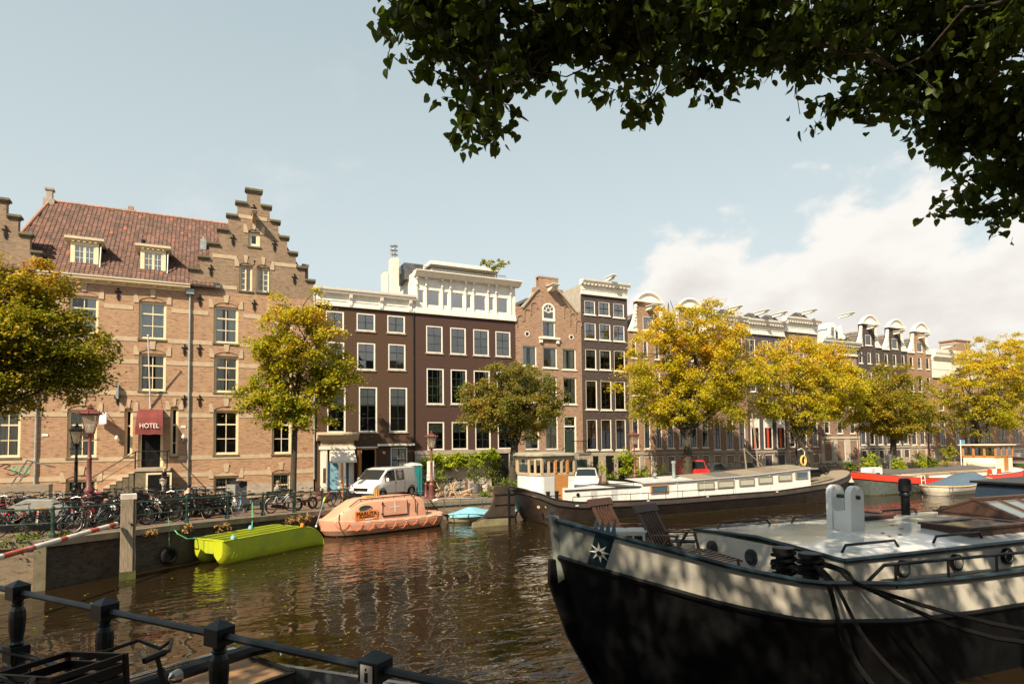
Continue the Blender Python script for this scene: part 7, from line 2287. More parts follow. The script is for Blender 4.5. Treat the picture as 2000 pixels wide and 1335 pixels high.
#bicycles
def wheel_meshes(r, tyre_r, mat_rim, nspoke=14):
 seg = 22
 m = MB().tube([(r * math.cos(2 * math.pi * i / seg), 0, r * math.sin(2 * math.pi * i / seg)) for i in range(seg + 1)], tyre_r, 6, False)
 n = MB().tube([((r - tyre_r * 1.4) * math.cos(2 * math.pi * i / seg), 0, (r - tyre_r * 1.4) * math.sin(2 * math.pi * i / seg)) for i in range(seg + 1)], .010, 4, False)
 for i in range(nspoke):
  a = 2 * math.pi * i / nspoke
  n.tube([(.02 * math.cos(a + .6), .02 * (1 if i % 2 else -1), .02 * math.sin(a + .6)), ((r - tyre_r * 1.5) * math.cos(a), 0, (r - tyre_r * 1.5) * math.sin(a))], .0025, 3, False)
 n.cyl((0, -.045, 0), (0, .045, 0), .022, n=6)
 return m, n
def make_bike(fm, tyre=RUBBER, rimmat=STEEL, crate=None, saddle=BLACK, fat=False, bag=None, guard=True, basket=None, name='bicycle', hbm=BLACK):
 t = empty(name, (0, 0, 0))
 r = .335 if not fat else .26
 tr = .020 if not fat else .055
 zc = r + tr
 xr, xf = (-.52, .56) if not fat else (-.46, .50)
 wm, wr = wheel_meshes(r, tr, rimmat)
 for x in (xr, xf):
  w = empty('wheel', (x, 0, zc), 0, t)
  bpy.data.objects.remove(w)
 wmesh, rmesh = wm.mesh('tyre', tyre, smooth=True), wr.mesh('rim', rimmat)
 for x in (xr, xf):
  w = inst('wheel', rmesh, t, (x, 0, zc), (0, random.uniform(0, 3), 0))
  inst('tyre', wmesh, w)
 bb = (-.06, 0, .29)
 st = (-.25, 0, .80)
 hd0, hd1 = (.40, 0, .70), (.35, 0, .92)
 m = MB()
 m.tube([bb, st], .018, 6).tube([hd0, hd1], .021, 6)
 m.tube([hd0, (.15, 0, .42), bb] if not fat else [hd0, bb], .019, 6)
 m.tube([(.37, 0, .80), (.05, 0, .58), (-.14, 0, .52)] if not fat else [(.37, 0, .85), st], .016, 6)
 for s in (-.055, .055):
  m.tube([(bb[0], s * .5, bb[2]), (xr, s, zc)], .010, 5).tube([(st[0], s * .3, .76), (xr, s, zc)], .009, 5)
  m.tube([(hd0[0], s * .8, hd0[2]), (.44, s, .58), (xf, s, zc)], .012, 5)
 m.build('frame', fm, t, True)
 m = MB().tube([hd1, (.33, 0, 1.02)], .014, 6)
 m.tube([(.08, -.30, 1.06), (.22, -.29, 1.07), (.33, -.16, 1.10), (.36, 0, 1.04), (.33, .16, 1.10), (.22, .29, 1.07), (.08, .30, 1.06)], .012, 6)
 h = m.build('handlebar', hbm, t, True)
 for s in (-1, 1): MB().cyl((.06, s * .30, 1.06), (.19, s * .292, 1.068), .019, n=6).build('grip', BLACK, h)
 m = MB().ell((-.30, 0, .93), (.14, .085, .045), 9, 5).ell((-.16, 0, .935), (.12, .035, .035), 8, 5)
 sd = m.build('saddle', saddle, t, True)
 MB().cyl((st[0], 0, .78), (-.27, 0, .91), .013, n=6).build('seat_post', STEEL, sd)
 if guard and not fat:
  for x, a0, a1 in ((xr, 20, 200), (xf, 10, 150)):
   rows = [[(x + (r + .045) * math.cos(R(a)), y, zc + (r + .045) * math.sin(R(a))) for y in (-.03, 0, .03)] for a in range(a0, a1 + 1, 18)]
   MB().grid(rows).build('mudguard', fm, t, True)
  MB().prism([(-.60, .30), (-.58, .42), (-.05, .38), (.06, .30), (-.04, .20), (-.5, .26)], -.075, -.06).build('chain_guard', BLACK, t)
  m = MB()
  for y in (-.07, 0, .07): m.bar((-.30, y, .745), (-.86, y, .745), .014, .012)
  for x in (-.34, -.60, -.84): m.bar((x, -.08, .745), (x, .08, .745), .014, .012)
  for s in (-.07, .07): m.tube([(-.72, s, .74), (xr, s, zc)], .007, 4)
  m.build('rack', BLACK, t)
 else:
  MB().box(-.10, -.06, .36, .26, .06, .50).box(-.75, -.1, .70, -.15, .1, .76).build('battery_box', BLACK, t)
 MB().obox((-.90 if not fat else -.78, 0, .68), (.012, 0, 0), (0, .035, 0), (0, 0, .025)).build('tail_light', solid('red_lens', (.75, .03, .015), .25), t)
 MB().lathe([(.01, .40), (.035, .42), (.045, .47), (.02, .48)], 8, (0, 0, .84), 'x').build('head_lamp', CHROME, t, True)
 m = MB().cyl((bb[0], -.08, bb[2]), (bb[0], .08, bb[2]), .03, n=8).bar((bb[0], -.09, bb[2]), (bb[0] + .12, -.09, bb[2] - .12), .014, .02).bar((bb[0], .09, bb[2]), (bb[0] - .12, .09, bb[2] + .12), .014, .02)
 m.box(bb[0] + .07, -.19, bb[2] - .135, bb[0] + .17, -.10, bb[2] - .11).box(bb[0] - .17, .10, bb[2] + .11, bb[0] - .07, .19, bb[2] + .135)
 m.lathe([(.085, -.062), (.085, -.055)], 12, (bb[0], 0, bb[2]), 'y')
 m.build('crank', IRON, t)
 MB().tube([(-.16, .05, .27), (-.20, .16, .02)], .010, 5).build('kickstand', STEEL, t)
 if crate:
  cm = MB()
  x0, x1, y0, y1, z0, z1 = .36, .74, -.26, .26, .84, 1.10
  cm.box(x0, y0, z0, x1, y1, z0 + .02)
  for a in (0, 1):
   for zz in (z0 + .02, z0 + .09, z0 + .16, z1 - .03):
    yy, xx = (y0, y1)[a], (x0, x1)[a]
    cm.box(x0, yy - .008, zz, x1, yy + .008, zz + (.05 if zz < z1 - .04 else .03)).box(xx - .008, y0 + .008, zz, xx + .008, y1 - .008, zz + (.05 if zz < z1 - .04 else .03))
  for xx in (x0, x1):
   for yy in (y0, y1): cm.box(xx - .012, yy - .012, z0, xx + .012, yy + .012, z1)
  cm.build('crate', crate, t)
  MB().bar((.40, -.1, .72), (.72, -.1, .83), .015, .015).bar((.40, .1, .72), (.72, .1, .83), .015, .015).build('front_carrier', BLACK, t)
 if basket:
  bk = MB()
  for z, q in ((.80, .8), (.90, .9), (1.02, 1.0)):
   P = [(.52 + .15 * q * a, .19 * q * b, z) for a, b in ((-1, -1), (1, -1), (1, 1), (-1, 1), (-1, -1))]
   bk.tube(P, .008, 4)
  for i in range(12):
   a = 2 * math.pi * i / 12
   ca, sa = max(-1, min(1, 1.4 * math.cos(a))), max(-1, min(1, 1.4 * math.sin(a)))
   bk.cyl((.52 + .12 * ca, .152 * sa, .80), (.52 + .15 * ca, .19 * sa, 1.02), .005, n=3)
  bk.build('basket', basket, t)
 if bag:
  MB().box(-.80, -.24, .40, -.42, -.09, .74).box(-.80, .09, .40, -.42, .24, .74).build('pannier', bag, t)
 return t
NAVY = solid('navy_paint', (.018, .03, .055), .35)
GREYB = solid('grey_paint', (.25, .26, .26), .35, .3)
CREAMB = solid('ivory_paint', (.60, .56, .46), .35)
LBLUE = solid('light_blue_paint', (.13, .27, .38), .35)
TEALB = solid('pale_teal_paint', (.30, .50, .46), .35)
REDB_ = solid('dark_red_paint', (.28, .03, .025), .35)
PROT = {}
def bike(kind, loc, rz, label, group='bicycles parked along the hotel quay', lean=None):
 spec = {'black': dict(fm=BLACK), 'crate': dict(fm=BLACK, crate=BLACK), 'navy': dict(fm=NAVY, saddle=solid('tan_leather', (.45, .19, .06), .6)), 'grey': dict(hbm=STEEL, fm=GREYB, basket=IRON), 'ivory': dict(fm=CREAMB, bag=DK), 'light blue': dict(hbm=STEEL, fm=LBLUE, guard=False, rimmat=CHROME, tyre=solid('grey_rubber', (.20, .20, .20), .8)), 'white': dict(fm=WBOAT), 'fat': dict(fm=BLACK, fat=True), 'teal': dict(fm=TEALB, crate=BLACK, tyre=solid('pale_rubber', (.5, .5, .47), .8)), 'red': dict(fm=REDB_, basket=IRON)}
 if kind not in PROT:
  b = make_bike(**spec[kind])
  PROT[kind] = b
 else:
  b = copy_tree(PROT[kind])
 tag(b, label, 'bicycle', group)
 b.location = loc
 b.rotation_euler = (R(random.uniform(-9, 9) if lean is None else lean), 0, rz)
 return b
ROWA = [(100, 1.1, 'navy', 0, 'navy bicycle with a tan saddle against the railing, left of the maroon lamp'), (32, 1.2, 'black', 0, 'black bicycle with its rear wheel at the left end of the railing'), (258, 1.2, 'black', 180, 'black bicycle parked behind the wooden mooring post'), (225, 1.7, 'crate', 0, 'black bicycle with a front crate right of the maroon lamp'), (318, 1.2, 'black', 180, 'black bicycle whose wheel shows right of the wooden mooring post'), (385, 1.3, 'fat', 180, 'black fat-tyred bike in front of the bench with the man'), (425, 1.5, 'fat', 0, 'black fat-tyred bike left of the grey waste container'), (486, 1.05, 'light blue', 180, 'light blue bicycle with grey tyres tied to the green railing'), (548, 1.1, 'white', 0, 'white bicycle right of the light blue one'), (596, 1.2, 'fat', 0, 'fat-tyred bike at the foot of the slender tree'), (634, 1.5, 'red', 180, 'dark red bicycle with wire basket right of the slender tree'), (672, 1.4, 'navy', 180, 'navy bicycle near the right end of the railing'), (180, 1.3, 'grey', 180, 'grey bicycle with wire basket in front of the maroon lamp'), (290, 1.9, 'ivory', 0, 'ivory bicycle with black panniers behind the mooring post')]
for px, off, kind, flip, lb in ROWA:
 p = rail_pt(px, off)
 bike(kind, p, rail_dir(p.x) + R(flip) + R(random.uniform(-7, 7)), lb)
kinds = ['black', 'black', 'crate', 'grey', 'black', 'navy', 'black', 'ivory', 'black', 'red', 'white', 'crate', 'black', 'grey']
NMS = {'black': 'black city bicycle', 'crate': 'black bicycle with a front crate', 'grey': 'grey bicycle with a wire basket', 'navy': 'navy bicycle with a tan saddle', 'ivory': 'ivory bicycle with panniers', 'red': 'dark red bicycle with a wire basket', 'white': 'white bicycle'}
k = 0
for row, (off, px0, px1, n) in enumerate(((3.2, -40, 440, 31), (5.2, -60, 410, 27), (7.6, -80, 340, 21))):
 for i in range(n):
  px = px0 + (px1 - px0) * (i + random.uniform(-.2, .2)) / (n - 1)
  if 440 < px < 480: continue
  p = rail_pt(px, off + random.uniform(-.2, .2))
  kd = kinds[(k * 5 + row) % len(kinds)]
  k += 1
  if p.y > 40.0: continue
  bike(kd, p, rail_dir(p.x) * .6 + R(90 + random.uniform(-14, 14) + (180 if random.random() < .35 else 0)), NMS[kd] + (' in the crowded rank nearest the railing' if row == 0 else (' in the middle rank before the hotel' if row == 1 else ' in the rearmost rank by the hotel wall')), 'bicycles in the crowded racks before the hotel')
p = rail_pt(183, 5.0)
tag(MB().box(p.x - .28, p.y - .15, p.z + .78, p.x + .28, p.y + .15, p.z + 1.12).tube([(p.x - .2, p.y, p.z + 1.1), (p.x, p.y, p.z + 1.3), (p.x + .2, p.y, p.z + 1.1)], .02, 5).build('pannier_bag', solid('magenta_cloth', (.60, .02, .12), .8)), 'magenta bag on a bicycle rack left of the maroon lamp', 'bag')
p = rail_pt(70, 3.0)
tag(MB().prism([(-.9, .55), (.9, .5), (.95, .75), (.5, 1.05), (-.3, 1.1), (-.95, .75)], p.y - .35, p.y + .35).build('cargo_cover', solid('grey_tarp', (.30, .29, .26), .85, var=.2)), 'grey tarpaulin over a cargo bike behind the left railing post', 'cargo bike cover').location = (p.x, 0, p.z)
p = onY(40, 930, 37.5)
t = thing('folding_trestle', 'grey metal frame leaning on a timber bin in front of the graffiti', 'frame', (p.x, 37.5, gz(p.x)))
MB().bar((-.9, 0, 0), (.25, 0, 2.3), .06, .06).bar((-.7, .05, 0), (.45, .05, 2.2), .06, .06).bar((.25, 0, 2.3), (1.4, 0, 1.9), .06, .06).build('frame_bar', STEEL, t)
MB().box(-1.0, -.4, 0, 1.2, .5, 1.1).build('timber_bin', WOOD_G, t)
p = onY(893, 950, 38.8)
bike('teal', (p.x, 38.8, gz(p.x)), R(184), 'pale teal bicycle with a black crate parked under the vine', 'bicycles parked along the hotel quay', 4)
p = onY(872, 958, 38.0)
t = thing('folding_chair', 'pale wooden folding trestle chairs standing on the quay near the lamp', 'chair', (p.x, 38.0, gz(p.x)))
for dx in (-.4, .35):
 MB().bar((dx - .25, -.2, 0), (dx + .2, -.2, .85), .05, .05).bar((dx + .25, -.2, 0), (dx - .2, -.2, .85), .05, .05).bar((dx - .25, .25, 0), (dx + .2, .25, .85), .05, .05).bar((dx + .25, .25, 0), (dx - .2, .25, .85), .05, .05).bar((dx - .24, -.2, .42), (dx - .24, .25, .42), .05, .05).build('leg', WOOD_P, t)
 for j in range(4): MB().box(dx - .25 + j * .13, -.25, .44, dx - .14 + j * .13, .3, .465).build('slat', WOOD_P, t)
pb_ = onY(900, 978, 36.3)
for i in range(10):
 a = R(random.uniform(-25, 30))
 L_ = random.uniform(.5, 1.1)
 c = Vector((pb_.x + random.uniform(-.6, .7), 36.3 + random.uniform(-.5, .4), gz(pb_.x) + .04 + .04 * i))
 dz = random.uniform(-.03, .05) + (.25 if i > 7 else 0)
 m = MB().bar(c - Vector((math.cos(a) * L_ / 2, math.sin(a) * L_ / 2, 0)), c + Vector((math.cos(a) * L_ / 2, math.sin(a) * L_ / 2, dz)), .09, .035)
 tag(m.build('plank', WOOD_P), 'pale broken plank in the loose timber heap on the quay', 'plank', 'planks of the loose timber heap')
m = MB()
a, b = onZ(846, 977, 1.35), onZ(952, 974, 1.35)
m.tube([(a.x, a.y, 1.35), (a.x + .2, a.y - .1, 1.42), (b.x, b.y, 1.42)], .045, 6)
for q in (.2, .5, .9): m.cyl((a.x + (b.x - a.x) * q, a.y + (b.y - a.y) * q, .9), (a.x + (b.x - a.x) * q, a.y + (b.y - a.y) * q, 1.4), .03, n=5)
tag(m.build('mooring_bar', STEEL), 'low grey steel mooring bar on the quay edge behind the blue tarpaulin boat', 'bar')
#vehicles
def vehicle(name, label, cat, loc, rz, stn, W, paint, glass, wheels, wr=.33, group=None, lamps=None, extra=None):
 """stn: (x, z sill, z belt, z roof, half width factor, roof width factor); front at +x"""
 t = thing(name, label, cat, loc, rz, group)
 def sec(x):
  xs_ = [s[0] for s in stn]
  for a, b in zip(stn, stn[1:]):
   if a[0] <= x <= b[0]:
    k = (x - a[0]) / max(1e-6, b[0] - a[0])
    return [a[i] + (b[i] - a[i]) * k for i in range(1, 6)]
  return list(stn[-1][1:])
 def ring(x):
  zs, zb, zr, w, wr_ = sec(x)
  w *= W / 2
  r2 = wr_ * W / 2
  return [(x, -w * .93, zs), (x, -w, zs + (zb - zs) * .45), (x, -w * .985, zb), (x, -r2, zr - .05), (x, -r2 * .86, zr), (x, r2 * .86, zr), (x, r2, zr - .05), (x, w * .985, zb), (x, w, zs + (zb - zs) * .45), (x, w * .93, zs)]
 X = []
 for a, b in zip(stn, stn[1:]):
  k = max(1, int((b[0] - a[0]) / .3))
  X += [a[0] + (b[0] - a[0]) * i / k for i in range(k)]
 X.append(stn[-1][0])
 rows = [ring(x) for x in X]
 m = MB().grid(rows)
 m.poly(rows[0]).poly(rows[-1])
 m.build('body', paint, t, True)
 def lerpv(p, q, k): return Vector(p) + (Vector(q) - Vector(p)) * k
 for nm, kind, x0, x1, lo, hi in glass:
  if kind == 'side':
   for sg in (-1, 1):
    rw = []
    for i in range(6):
     x = x0 + (x1 - x0) * i / 5
     r = ring(x)
     p, q = (r[2], r[3]) if sg < 0 else (r[7], r[6])
     a, b = lerpv(p, q, lo), lerpv(p, q, hi)
     o = Vector((0, sg * .014, .004))
     rw.append([a + o, b + o])
    MB().grid(rw).build(nm, CARGLASS, t)
  else:
   rw = []
   for i in range(5):
    x = x0 + (x1 - x0) * i / 4
    r = ring(x)
    z = r[4][2]
    w0 = r[4][1] * 1.04
    rw.append([(x + .02, w0, z + .006), (x + .03, 0, z + .02), (x + .02, -w0, z + .006)])
   MB().grid(rw).build(nm, CARGLASS, t)
 wm = MB().lathe([(wr * .62, -.09), (wr * .96, -.10), (wr, -.05), (wr, .05), (wr * .96, .10), (wr * .62, .09)], 16, (0, 0, 0), 'y').mesh('tyre', RUBBER, smooth=True)
 hm = MB().lathe([(.03, -.105), (wr * .60, -.10), (wr * .60, .10), (.03, .105)], 10, (0, 0, 0), 'y').mesh('rim', STEEL)
 for x in wheels:
  for sg in (-1, 1):
   w = inst('wheel', wm, t, (x, sg * (W / 2 - .10), wr))
   inst('rim', hm, w)
   MB().tube([(x + (wr + .05) * math.cos(R(a)), sg * (W / 2 * .985), wr + (wr + .05) * math.sin(R(a))) for a in range(0, 181, 20)], .04, 5).build('wheel_arch', BLACK, t)
 if lamps:
  x, z, y, s = lamps
  for sg in (-1, 1): MB().obox((x, sg * y, z), (.10, -sg * .10, .03), (-.02, .0, .0), (0, sg * .10, .06)).ell((x + .01, sg * y, z), (.09, .12, .06), 7, 5).build('headlight', CHROME, t, True)
 return t, ring
VANW = solid('van_white_paint', (.66, .66, .63), .28, var=.03, coat=.5)
van = [(0, .35, 1.05, 1.80, .97, .80), (.08, .32, 1.05, 1.88, 1.0, .84), (.6, .32, 1.05, 1.93, 1.0, .86), (2.9, .32, 1.05, 1.93, 1.0, .86), (3.4, .32, 1.06, 1.86, 1.0, .84), (4.12, .32, 1.05, 1.26, 1.0, .86), (4.55, .32, .98, 1.10, .98, .82), (4.78, .30, .85, .98, .94, .78), (4.90, .32, .70, .80, .88, .70), (4.94, .40, .55, .60, .82, .66)]
p = onY(752, 960, 38.3)
hd_ = math.atan2(-.64, -.77)
c = Vector((p.x, 38.3, gz(p.x))) - Vector((math.cos(hd_), math.sin(hd_), 0)) * 2.5
v_, ring = vehicle('delivery_van', 'white delivery van with a dark sign panel parked slantwise in front of the brown house', 'van', c, hd_, van, 1.92, VANW, (('side_window', 'side', 2.75, 3.75, .10, .90), ('windscreen', 'front', 3.46, 4.14, 0, 1)), (.95, 4.05), .34, None, (4.70, .86, .66, 1))
MB().poly([Vector(ring(x)[k]).lerp(Vector(ring(x)[k + 1]), t_) + Vector((0, .018 * (1 if k == 6 else -1), 0)) for x, k, t_ in ((2.6, 6, .12), (2.6, 6, .90), (1.75, 6, .90), (1.75, 6, .12))]).build('sign_panel', solid('taupe_vinyl', (.10, .08, .07), .4), v_)
for j in range(5):
 z = 1.72 - j * .10
 MB().box(1.95, W_ := .845 + .0, z, 2.45, .86, z + .03) if 0 else None
sgm = MB()
for j, (a, b) in enumerate(((1.95, 2.42), (2.0, 2.35), (1.92, 2.45), (2.0, 2.4), (2.0, 2.3), (2.05, 2.3))):
 t_ = .80 - j * .11
 P0 = [Vector(ring(x)[7]).lerp(Vector(ring(x)[6]), tt) + Vector((0, .024, 0)) for x, tt in ((a, t_), (b, t_), (b, t_ + .045), (a, t_ + .045))]
 sgm.poly(P0)
sgm.build('sign_print', PALE, v_)
MB().box(4.80, -.50, .62, 4.95, .50, .80).build('grille', BLACK, v_)
MB().box(4.75, -.80, .34, 4.97, .80, .50).build('bumper', BLACK, v_)
MB().poly([(4.16, -.44, 1.255), (4.55, -.44, 1.118), (4.72, -.42, 1.03), (4.72, -.12, 1.045), (4.55, -.14, 1.13), (4.16, -.16, 1.265)]).build('bonnet_stripe', solid('grey_vinyl', (.12, .13, .14), .35), v_)
for sg in (-1, 1): MB().ell((3.72, sg * 1.08, 1.22), (.07, .11, .14), 8, 5).build('wing_mirror', VANW, v_, True)
MB().box(2.60, .955, 1.0, 2.72, .985, 1.04).box(2.60, -.985, 1.0, 2.72, -.955, 1.04).build('door_handle', BLACK, v_)
m = MB()
for x in (2.70, 1.72):
 for sg in (-1, 1): m.bar((x, sg * .966, .40), (x, sg * .968, 1.05), .012, .012)
m.build('door_seam', BLACK, v_)
car = [(0, .35, .85, .95, .88, .80), (.05, .28, .90, 1.10, .95, .78), (.45, .25, .92, 1.42, 1.0, .70), (1.2, .24, .93, 1.50, 1.0, .74), (2.2, .24, .93, 1.46, 1.0, .72), (3.0, .24, .92, 1.02, 1.0, .84), (3.8, .24, .82, .88, .97, .80), (4.15, .26, .66, .72, .88, .70), (4.25, .34, .55, .58, .80, .66)]
suv = [(a, b + .04, c_ + .10, d_ + .14, e, f) for a, b, c_, d_, e, f in car]
def pcar(name, label, px, Y, rz, stn, paint, cat='car', W=1.78):
 p = onY(px, 935, Y)
 vehicle(name, label, cat, (p.x, Y, gz(p.x)), rz, stn, W, paint, (('side_window', 'side', .6, 2.75, .12, .90), ('windscreen', 'front', 2.25, 2.98, 0, 1)), (.8, 3.35), .33, 'cars parked along the far quay', (4.02, .70, .62, 1))
pcar('parked_car', 'white car facing left behind the wheelhouse of the black barge', 1146, 37.2, R(236), suv, VANW)
pcar('parked_car', 'dark grey car with a pale windscreen behind the black barge roof', 1405, 37.8, R(200), suv, solid('dark_grey_car_paint', (.06, .06, .062), .25, .3, coat=.5))
pcar('parked_car', 'black car right of the dark grey one behind the barge roof', 1462, 37.8, R(200), suv, solid('black_car_paint', (.015, .016, .018), .2, .2, coat=.5))
rv_ = [(x * .95, a, b + .15, c_ * .98, d, e) for x, a, b, c_, d, e in van]
p = onY(1338, 935, 39.2)
vehicle('red_van', 'red van parked behind the trunk of the largest golden tree', 'van', (p.x + .6, 39.6, gz(p.x)), R(238), rv_, 1.85, solid('red_car_paint', (.55, .02, .02), .25, coat=.5), (('side_window', 'side', 2.6, 3.5, .1, .9), ('windscreen', 'front', 3.3, 3.9, 0, 1)), (.9, 3.85), .33, None, (4.4, .86, .62, 1))
#mooring post, barrier pole, tyre
mp = MB()
n = 9
rows = []
for i in range(n + 1):
 z = -1 + 3.88 * i / n
 w = .225
 rows.append([(-w + random.uniform(-.012, .012), -w, z), (w * .55, -w + random.uniform(-.01, .01), z), (w * .62, -w + .07, z), (w * .8, -w + .05, z), (w + random.uniform(-.02, .01), -w * .5, z), (w, w, z), (-w, w, z)])
mp.grid(rows, True)
mp.poly(rows[-1])
t = thing('mooring_post', 'weathered square timber mooring post standing in the water before the bicycles', 'post', (-2.45, 25.0, 0), R(8))
mp.build('timber', woodmat('weathered_post', (.17, .13, .09), (.36, .29, .20), (10, 10, 1.2), .85), t)
MB().box(-.235, -.235, 2.72, .225, .235, 2.89).build('white_cap', solid('flaking_white', (.62, .56, .48), .8, var=.2, dirt=(.36, .28, .2)), t)
MB().box(-.235, -.235, -.3, .23, .235, .28).build('algae_band', solid('algae', (.07, .075, .015), .7, var=.4), t)
MB().tube([(.0, -.24, 1.95), (.06, -.30, 1.9), (.10, -.28, 1.82), (.16, -.26, 1.86)], .03, 5).build('iron_ring', IRON, t)
A, B = Vector((-2.75, 24.6, 1.93)), Vector((-6.3, 18.2, 1.50))
t = thing('barrier_pole', 'red and white barrier pole reaching over the water to the mooring post', 'barrier', A)
RW = [solid('worn_white_stripe', (.66, .60, .52), .6, var=.15, dirt=(.40, .33, .24), scale=6), solid('worn_red_stripe', (.42, .075, .04), .6, var=.2, dirt=(.48, .40, .32), scale=6)]
cuts = [0, .015, .055, .12, .17, .30, .335, .46, .60, .68, .72, .80, .86, .93, 1.0]
for i, (a, b) in enumerate(zip(cuts, cuts[1:])):
 MB().cyl((B - A) * a, (B - A) * b, .075, n=10).build('stripe', RW[i % 2], t, True)
v = ray(327, 1083)
best = min(((abs(qe(v.x * y / v.y) - y), y) for y in np.arange(24, 34, .02)))[1]
p = CAM + v * (best / v.y)
a = rail_dir(p.x)
ty = MB().tube([(.24 * math.cos(R(q)), 0, .24 * math.sin(R(q))) for q in range(0, 361, 24)], .085, 8, False).build('tyre_fender', RUBBER, None, True)
ty.location = p + Vector((math.sin(a), -math.cos(a), 0)) * .12
ty.rotation_euler[2] = a
tag(ty, 'old car tyre hung as a fender on the dark quay wall', 'tyre')
ln = MB().tube([(0, 0, .25), (0, .1, 1.4)], .012, 4).build('line', GROPE, ty)
for px, off, lb in ((60, .35, 'yellowing grass tuft at the foot of the left railing post'), (30, -.1, 'green weeds hanging on the sunlit quay wall'), (120, .4, 'grass tuft on the quay edge before the navy bicycle')):
 p = rail_pt(px, off)
 shrub('weeds', lb, 'weeds', [(p.x, p.y, p.z + .08, .30, .12, .10)], L_SHRUB, 110, .09, 3, base=tuple(p), group='weeds along the quay edge')
#our own quay: railing, bicycles, moored boats, big barge
NAVYP = solid('blue_black_paint', (.006, .0095, .012), .4, var=.3, spec=.35)
posts = []
zt_ = 3.36
nr = thing('near_railing', 'blue-black iron railing with turned posts in the foreground', 'railing', (0, 0, 0))
tops = [(35, 1131), (206, 1163), (431, 1208), (733, 1267)]
P4 = [onZ(a, b, zt_) for a, b in tops]
d_ = (P4[3] - P4[0]) / 3
base0 = sum((P4[i] - d_ * i for i in range(4)), Vector()) / 4
PP = [base0 + d_ * i for i in range(-3, 7)]
prof = [(.085, 0), (.085, .30), (.07, .34), (.060, .36)]
ang = math.atan2(d_.y, d_.x)
pb = MB()
pb.obox((0, 0, .15), (.085, 0, 0), (0, .085, 0), (0, 0, .15))
pb.lathe([(.075, .30), (.065, .33), (.05, .345)], 10)
pb.obox((0, 0, .41), (.078, 0, 0), (0, .078, 0), (0, 0, .07))
pb.lathe([(.045, .48), (.062, .50), (.05, .52), (.05, .54), (.062, .62), (.068, .74), (.062, .80), (.042, .84), (.055, .855), (.042, .87), (.05, .90)], 12)
pb.obox((0, 0, .965), (.072, 0, 0), (0, .072, 0), (0, 0, .062))
pb.add([(-.08, -.08, 1.027), (.08, -.08, 1.027), (.08, .08, 1.027), (-.08, .08, 1.027), (0, 0, 1.078)], [(0, 1, 4), (1, 2, 4), (2, 3, 4), (3, 0, 4)])
pmesh = pb.mesh('post', NAVYP)
for p in PP: inst('post', pmesh, nr, (p.x, p.y, 2.28), (0, 0, ang))
for a, b in zip(PP, PP[1:]):
 for h, r in ((.965, .028), (.41, .024)):
  MB().cyl((a.x, a.y, 2.28 + h), (b.x, b.y, 2.28 + h), r, n=8).build('rail', NAVYP, nr, True)
q = PP[6]
nrm = Vector((-math.sin(ang), math.cos(ang), 0))
nrm = nrm if nrm.y < 0 else -nrm
st_ = MB().obox(q + nrm * .081 + Vector((0, 0, 2.28 - q.z + .955)), Vector((math.cos(ang), math.sin(ang), 0)) * .045, nrm * .002, (0, 0, .055)).build('sticker', solid('worn_sticker', (.30, .29, .27), .6, var=.2), nr)
MB().obox(q + nrm * .084 + Vector((0, 0, 2.28 - q.z + .94)), Vector((math.cos(ang), math.sin(ang), 0)) * .012, nrm * .001, (0, 0, .028)).ell(q + nrm * .083 + Vector((0, 0, 2.28 - q.z + .985)), (.010, .003, .010), 8, 5).build('sticker_print', BLACK, st_)
def nbike(kind, loc, rz, lb, lean):
 b = bike(kind, loc, rz, lb, 'bicycles in the shade by the near railing', lean)
 return b
nbike('crate', (-1.07, 3.78, 2.3), R(40), 'black bicycle with a large front crate by the near railing', -6)
nbike('black', (-.45, 4.13, 2.3), R(38), 'black bicycle with a curved silver handlebar right of the crate', -8)
nbike('grey', (-1.55, 4.35, 2.3), R(50), 'bicycle with a wire basket at the lower left corner', 5)
def tray(name, label, A, d, w, L, W, z0, z1, mat, rimmat, dk):
 t = thing(name, label, 'boat', (A[0], A[1], 0))
 d, w = Vector((*d, 0)).normalized(), Vector((*w, 0)).normalized()
 def P(a, b, z): return tuple(d * a + w * b + Vector((0, 0, z)))
 m = MB()
 out_ = [(0, 0), (L, 0), (L, W), (0, W)]
 for i in range(4):
  a, b = out_[i], out_[(i + 1) % 4]
  m.poly([P(*a, z1), P(*b, z1), P(b[0] * .96 + L * .02, b[1] * .9 + W * .05, -.2), P(a[0] * .96 + L * .02, a[1] * .9 + W * .05, -.2)])
 m.build('hull', mat, t)
 m = MB()
 ins = [(.06, .06), (L - .06, .06), (L - .06, W - .06), (.06, W - .06)]
 for i in range(4):
  a, b = ins[i], ins[(i + 1) % 4]
  m.poly([P(*a, z1), P(*b, z1), P(*b, z0), P(*a, z0)])
 m.build('inner_side', mat, t)
 MB().poly([P(*a, z0) for a in ins]).build('floor', dk, t)
 m = MB()
 for i in range(4):
  a, b = out_[i], out_[(i + 1) % 4]
  m.bar(P(*a, z1), P(*b, z1), .10, .03)
 m.build('gunwale', rimmat, t)
 return t, P
ALU = solid('dull_aluminium', (.30, .30, .30), .38, .7, var=.25, dirt=(.18, .17, .16))
t, P = tray('aluminium_boat', 'grey aluminium open work boat with a bag in it below the near railing', (.95, 12.3), (.68, -.73), (-.66, -.75), 5.2, 1.7, .12, .58, ALU, STEEL, solid('dark_floor', (.05, .05, .05), .8))
c = Vector(P(.9, 1.1, 0)) + Vector((.95, 12.3, 0))
m = MB().ell((c.x, c.y, .34), (.34, .26, .24), 9, 6).ell((c.x + .12, c.y - .1, .45), (.22, .2, .16), 8, 5)
tag(m.build('sack', solid('grey_sack', (.40, .39, .36), .9, var=.2, bump=.02, fine=8), None, True), 'pale grey sack lying in the aluminium boat', 'sack')
c = Vector(P(1.75, .75, 0)) + Vector((.95, 12.3, 0))
